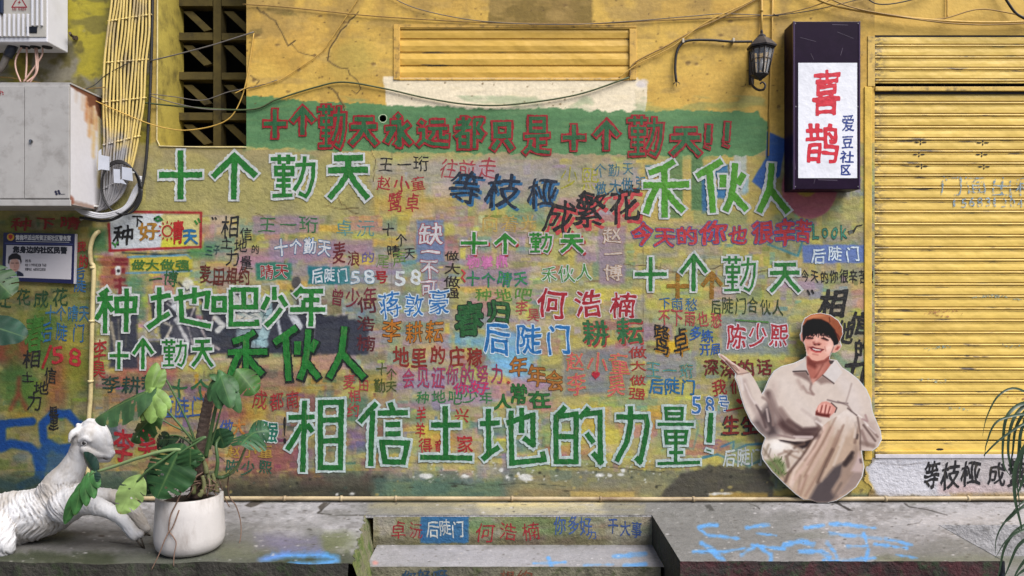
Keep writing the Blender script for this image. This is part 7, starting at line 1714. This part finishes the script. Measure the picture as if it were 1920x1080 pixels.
def lobes(parent, lst, col, w, nrm=(.1, -1, .3), droop=.18, fold=.35):
    for k, (x0_, y0_, d0_, x1_, y1_, d1_, f_) in enumerate(lst):
        leaf(parent, PP(x0_, y0_, d0_), PP(x1_, y1_, d1_), nrm, w * f_, droop, tuple(np.clip(np.array(col) * (1 + .07 * math.sin(k * 2.3 + x0_)), 0, 255)), 0, fold, k)
lobes(mon, [(348, 205, .785, 300, 335, .82, 1), (350, 210, .79, 345, 345, .84, 1.05), (356, 205, .79, 405, 320, .83, 1), (360, 195, .785, 438, 275, .81, .9), (340, 200, .78, 288, 290, .80, .8)], BRG, .066)
lobes(mon, [(352, 190, .775, 372, 50, .75, 1), (362, 190, .775, 412, 82, .75, .85)], (112, 142, 70), .062, (.25, -.9, .35))
leaf(mon, PP(370, 312, .69), PP(238, 432, .73), (-.2, -.7, .55), .13, .15, (58, 92, 46), 3, .4, 4, 0, 1.3)
leaf(mon, PP(282, 640, .86), PP(190, 798, .90), (-.15, -1, .1), .118, .06, YEG, 3, .12, 5)
leaf(mon, PP(485, 500, .83), PP(372, 722, .88), (.05, -1, .35), .20, .08, DKG, 7, .22, 6)
leaf(mon, PP(545, 500, .84), PP(545, 590, .83), (.5, -.9, .2), .10, .1, DKG, 4, .3, 61)
def C2(x, y): return ((x / 3.724) - 150) * 2.634, (770 + y / 3.724 - 660) * 2.634
def c2(a, b, d, e, f, g, k): return (*C2(a, b), d, *C2(e, f), g, k)
petiole(mon, [PP(*C2(680, 425), .80), PP(*C2(640, 445), .81), PP(*C2(560, 530), .82), PP(*C2(500, 640), .83), PP(*C2(450, 770), .83)], .004, .002)
lobes(mon, [c2(648, 440, .81, 690, 540, .82, .8), c2(622, 462, .815, 660, 612, .83, .9), c2(596, 492, .82, 604, 668, .84, .9), c2(562, 540, .825, 522, 735, .84, 1), c2(536, 585, .83, 450, 800, .84, 1)], (62, 110, 58), .046, (.5, -.85, .2), .1, .3)
lobes(mon, [c2(655, 420, .80, 562, 302, .80, 1.1), c2(655, 430, .805, 636, 505, .82, 1), c2(575, 500, .82, 560, 610, .83, .8)], (34, 60, 50), .055, (-.5, -.85, .3), .2, .6)
lobes(mon, [(690, 120, .78, 624, 222, .84, 1), (690, 122, .79, 672, 258, .86, 1.05), (696, 122, .79, 735, 245, .87, 1.1), (700, 120, .785, 780, 272, .85, 1), (686, 116, .77, 650, 110, .80, .8), (704, 118, .78, 770, 170, .82, .9)], (60, 98, 58), .064, (0, -.7, .7), .34, .45)
leaf(mon, PP(790, 105, .67), PP(872, 200, .68), (.3, -.8, .6), .12, .12, (56, 96, 40), 2, .3, 10)
leaf(mon, PP(850, 405, .72), PP(796, 438, .80), (.0, -.75, .7), .17, .25, (52, 92, 60), 3, .45, 11, 0, 1.4)
leaf(mon, PP(850, 400, .71), PP(930, 382, .70), (.2, -.8, .5), .12, .25, (46, 84, 56), 2, .4, 111)
leaf(mon, PP(690, 395, .66), PP(712, 475, .66), (.1, -1, .1), .10, .06, (50, 88, 56), 0, .1, 12)
leaf(mon, PP(425, 415, .64), PP(370, 480, .64), (-.2, -.9, .4), .09, .2, (40, 62, 44), 3, .3, 13)
leaf(mon, PP(470, 430, .66), PP(385, 430, .65), (0, -.5, .9), .07, .1, (38, 60, 42), 2, .3, 14)
leaf(mon, PP(345, 590, .80), PP(320, 705, .80), (-.3, -.9, .1), .085, .08, (40, 70, 46), 3, .3, 15)
# the plant entering from the left edge
lp = empty('monstera_plant', tuple(Vector((W(-120, 0, .45).x, -.45, ZP))), 'dark green monstera entering from the left edge, two leaves showing below the notice', 'plant')
lx = W(-120, 0, .45).x
petiole(lp, [(lx, -.45, ZP + .2), (lx + .02, -.46, ZP + .7), (W(-70, 480, .5).x, -.5, W(0, 470, .5).z), tuple(W(-22, 510, .5))], .008, .004)
petiole(lp, [(lx, -.46, ZP + .2), (lx + .01, -.5, ZP + .6), tuple(W(-80, 600, .55)), tuple(W(-40, 606, .55))], .008, .004)
leaf(lp, W(-26, 508, .5), W(20, 550, .52), (.3, -.9, .5), .16, .15, (48, 78, 44), 3, .3, 21)
leaf(lp, W(-36, 606, .55), W(46, 628, .57), (.1, -.75, .6), .15, .1, (40, 70, 56), 0, .2, 22)
m = MB(); m.lathe([(.001, .001), (.10, .0), (.13, .02), (.14, .22), (.13, .22), (.125, .19), (.001, .19)], (lx, -.45, ZP), 32); m.build('pot', M_POT, lp, True)
# long bladed plant at the right edge
sp = empty('strap_leaf_plant', tuple(Vector((1.90, -1.25, 0.0))), 'plant with long narrow arching dark green blades hanging in at the right edge', 'plant')
M_BLADE = mat_plain('blade_green', (44, 64, 44), .4, vary=.3, vscale=12, bmp=0)
def blade(parent, pts, w, nrm=(0, -1, .3)):
    cs, tt = crom([Vector(p_) for p_ in pts], 8); n = len(cs); vs = []; fs = []
    for i, c in enumerate(cs):
        t = (cs[min(i + 1, n - 1)] - cs[max(i - 1, 0)]).normalized(); q = t.cross(Vector(nrm)).normalized()
        ww = w * (min(1, .45 + i / n * 3)) * (1 - (i / (n - 1)) ** 2.2) + .0004
        up = Vector(nrm).normalized() * ww * .35
        vs += [c - q * ww + up, c, c + q * ww + up]
    for i in range(n - 1):
        fs += [(3 * i, 3 * i + 1, 3 * i + 4, 3 * i + 3), (3 * i + 1, 3 * i + 2, 3 * i + 5, 3 * i + 4)]
    return mesh_obj('leaf_blade', vs, fs, M_BLADE, parent, None, True)
db = 1.2
def B(*pts): return [W(x, y, db + dd) for x, y, dd in pts]
for pts, w in [([(1960, 760, 0), (1935, 742, .03), (1900, 728, .05), (1870, 744, .06), (1850, 782, .06), (1842, 818, .06)], .004), ([(1960, 766, 0), (1920, 756, .03), (1888, 780, .05), (1880, 830, .05), (1882, 872, .05), (1900, 900, .05)], .006), ([(1960, 770, 0), (1925, 760, .02), (1898, 790, .04), (1890, 850, .04), (1908, 920, .04), (1912, 960, .04)], .006),
               ([(1965, 770, 0), (1930, 765, -.02), (1905, 800, -.02), (1898, 850, -.02), (1892, 880, -.02)], .006), ([(1965, 775, 0), (1940, 770, .03), (1915, 805, .03), (1908, 860, .03), (1900, 905, .03), (1904, 940, .03)], .006), ([(1970, 790, 0), (1930, 790, .05), (1880, 820, .06), (1848, 850, .06), (1846, 856, .06)], .004), ([(1970, 800, 0), (1935, 820, .05), (1905, 870, .05), (1902, 930, .05), (1914, 985, .05), (1914, 1000, .05)], .008),
               ([(1970, 780, 0), (1944, 790, .0), (1920, 840, .0), (1912, 890, 0), (1914, 925, 0)], .006), ([(1965, 775, 0), (1925, 775, .06), (1870, 790, .08), (1850, 830, .08), (1846, 858, .08)], .004), ([(1970, 820, 0), (1940, 850, .04), (1918, 900, .04), (1904, 936, .04)], .008), ([(1970, 760, 0), (1950, 750, .05), (1926, 770, .05), (1914, 820, .05), (1916, 860, .05)], .005)]:
    blade(sp, B(*pts), w)
for pts, w in [([(1960, 965, 0), (1930, 950, .03), (1902, 960, .04), (1880, 984, .04), (1868, 1010, .04), (1866, 1040, .04)], .004), ([(1965, 985, 0), (1930, 982, .03), (1900, 1000, .05), (1882, 1030, .05), (1874, 1070, .05), (1868, 1090, .05)], .006), ([(1965, 1000, 0), (1935, 1005, .03), (1908, 1024, .03), (1892, 1060, .03), (1880, 1090, .03)], .006),
               ([(1970, 990, 0), (1930, 990, .06), (1890, 1010, .07), (1866, 1046, .07)], .004), ([(1960, 940, 0), (1925, 944, .05), (1890, 975, .05), (1876, 982, .05)], .0035), ([(1970, 1020, 0), (1935, 1036, .03), (1910, 1066, .03), (1896, 1095, .03)], .006), ([(1960, 1060, 0), (1935, 1062, .03), (1915, 1072, .03), (1900, 1086, .03)], .006), ([(1970, 930, 0), (1940, 930, .04), (1914, 944, .05), (1890, 970, .05)], .004)]:
    blade(sp, B(*pts), w)
petiole(sp, [(1.90, -1.25, .25), (1.88, -1.22, .6), (1.87, -1.2, .9), tuple(W(1965, 765, db))], .012, .008, 'stem', M_STUB)
petiole(sp, [(1.90, -1.25, .25), (1.89, -1.22, .4), tuple(W(1968, 985, db))], .012, .008, 'stem', M_STUB)
m = MB(); m.lathe([(.001, .001), (.13, .0), (.16, .03), (.19, .26), (.175, .26), (.165, .22), (.001, .22)], (1.92, -1.27, 0), 36); m.build('pot', M_POT, sp, True)
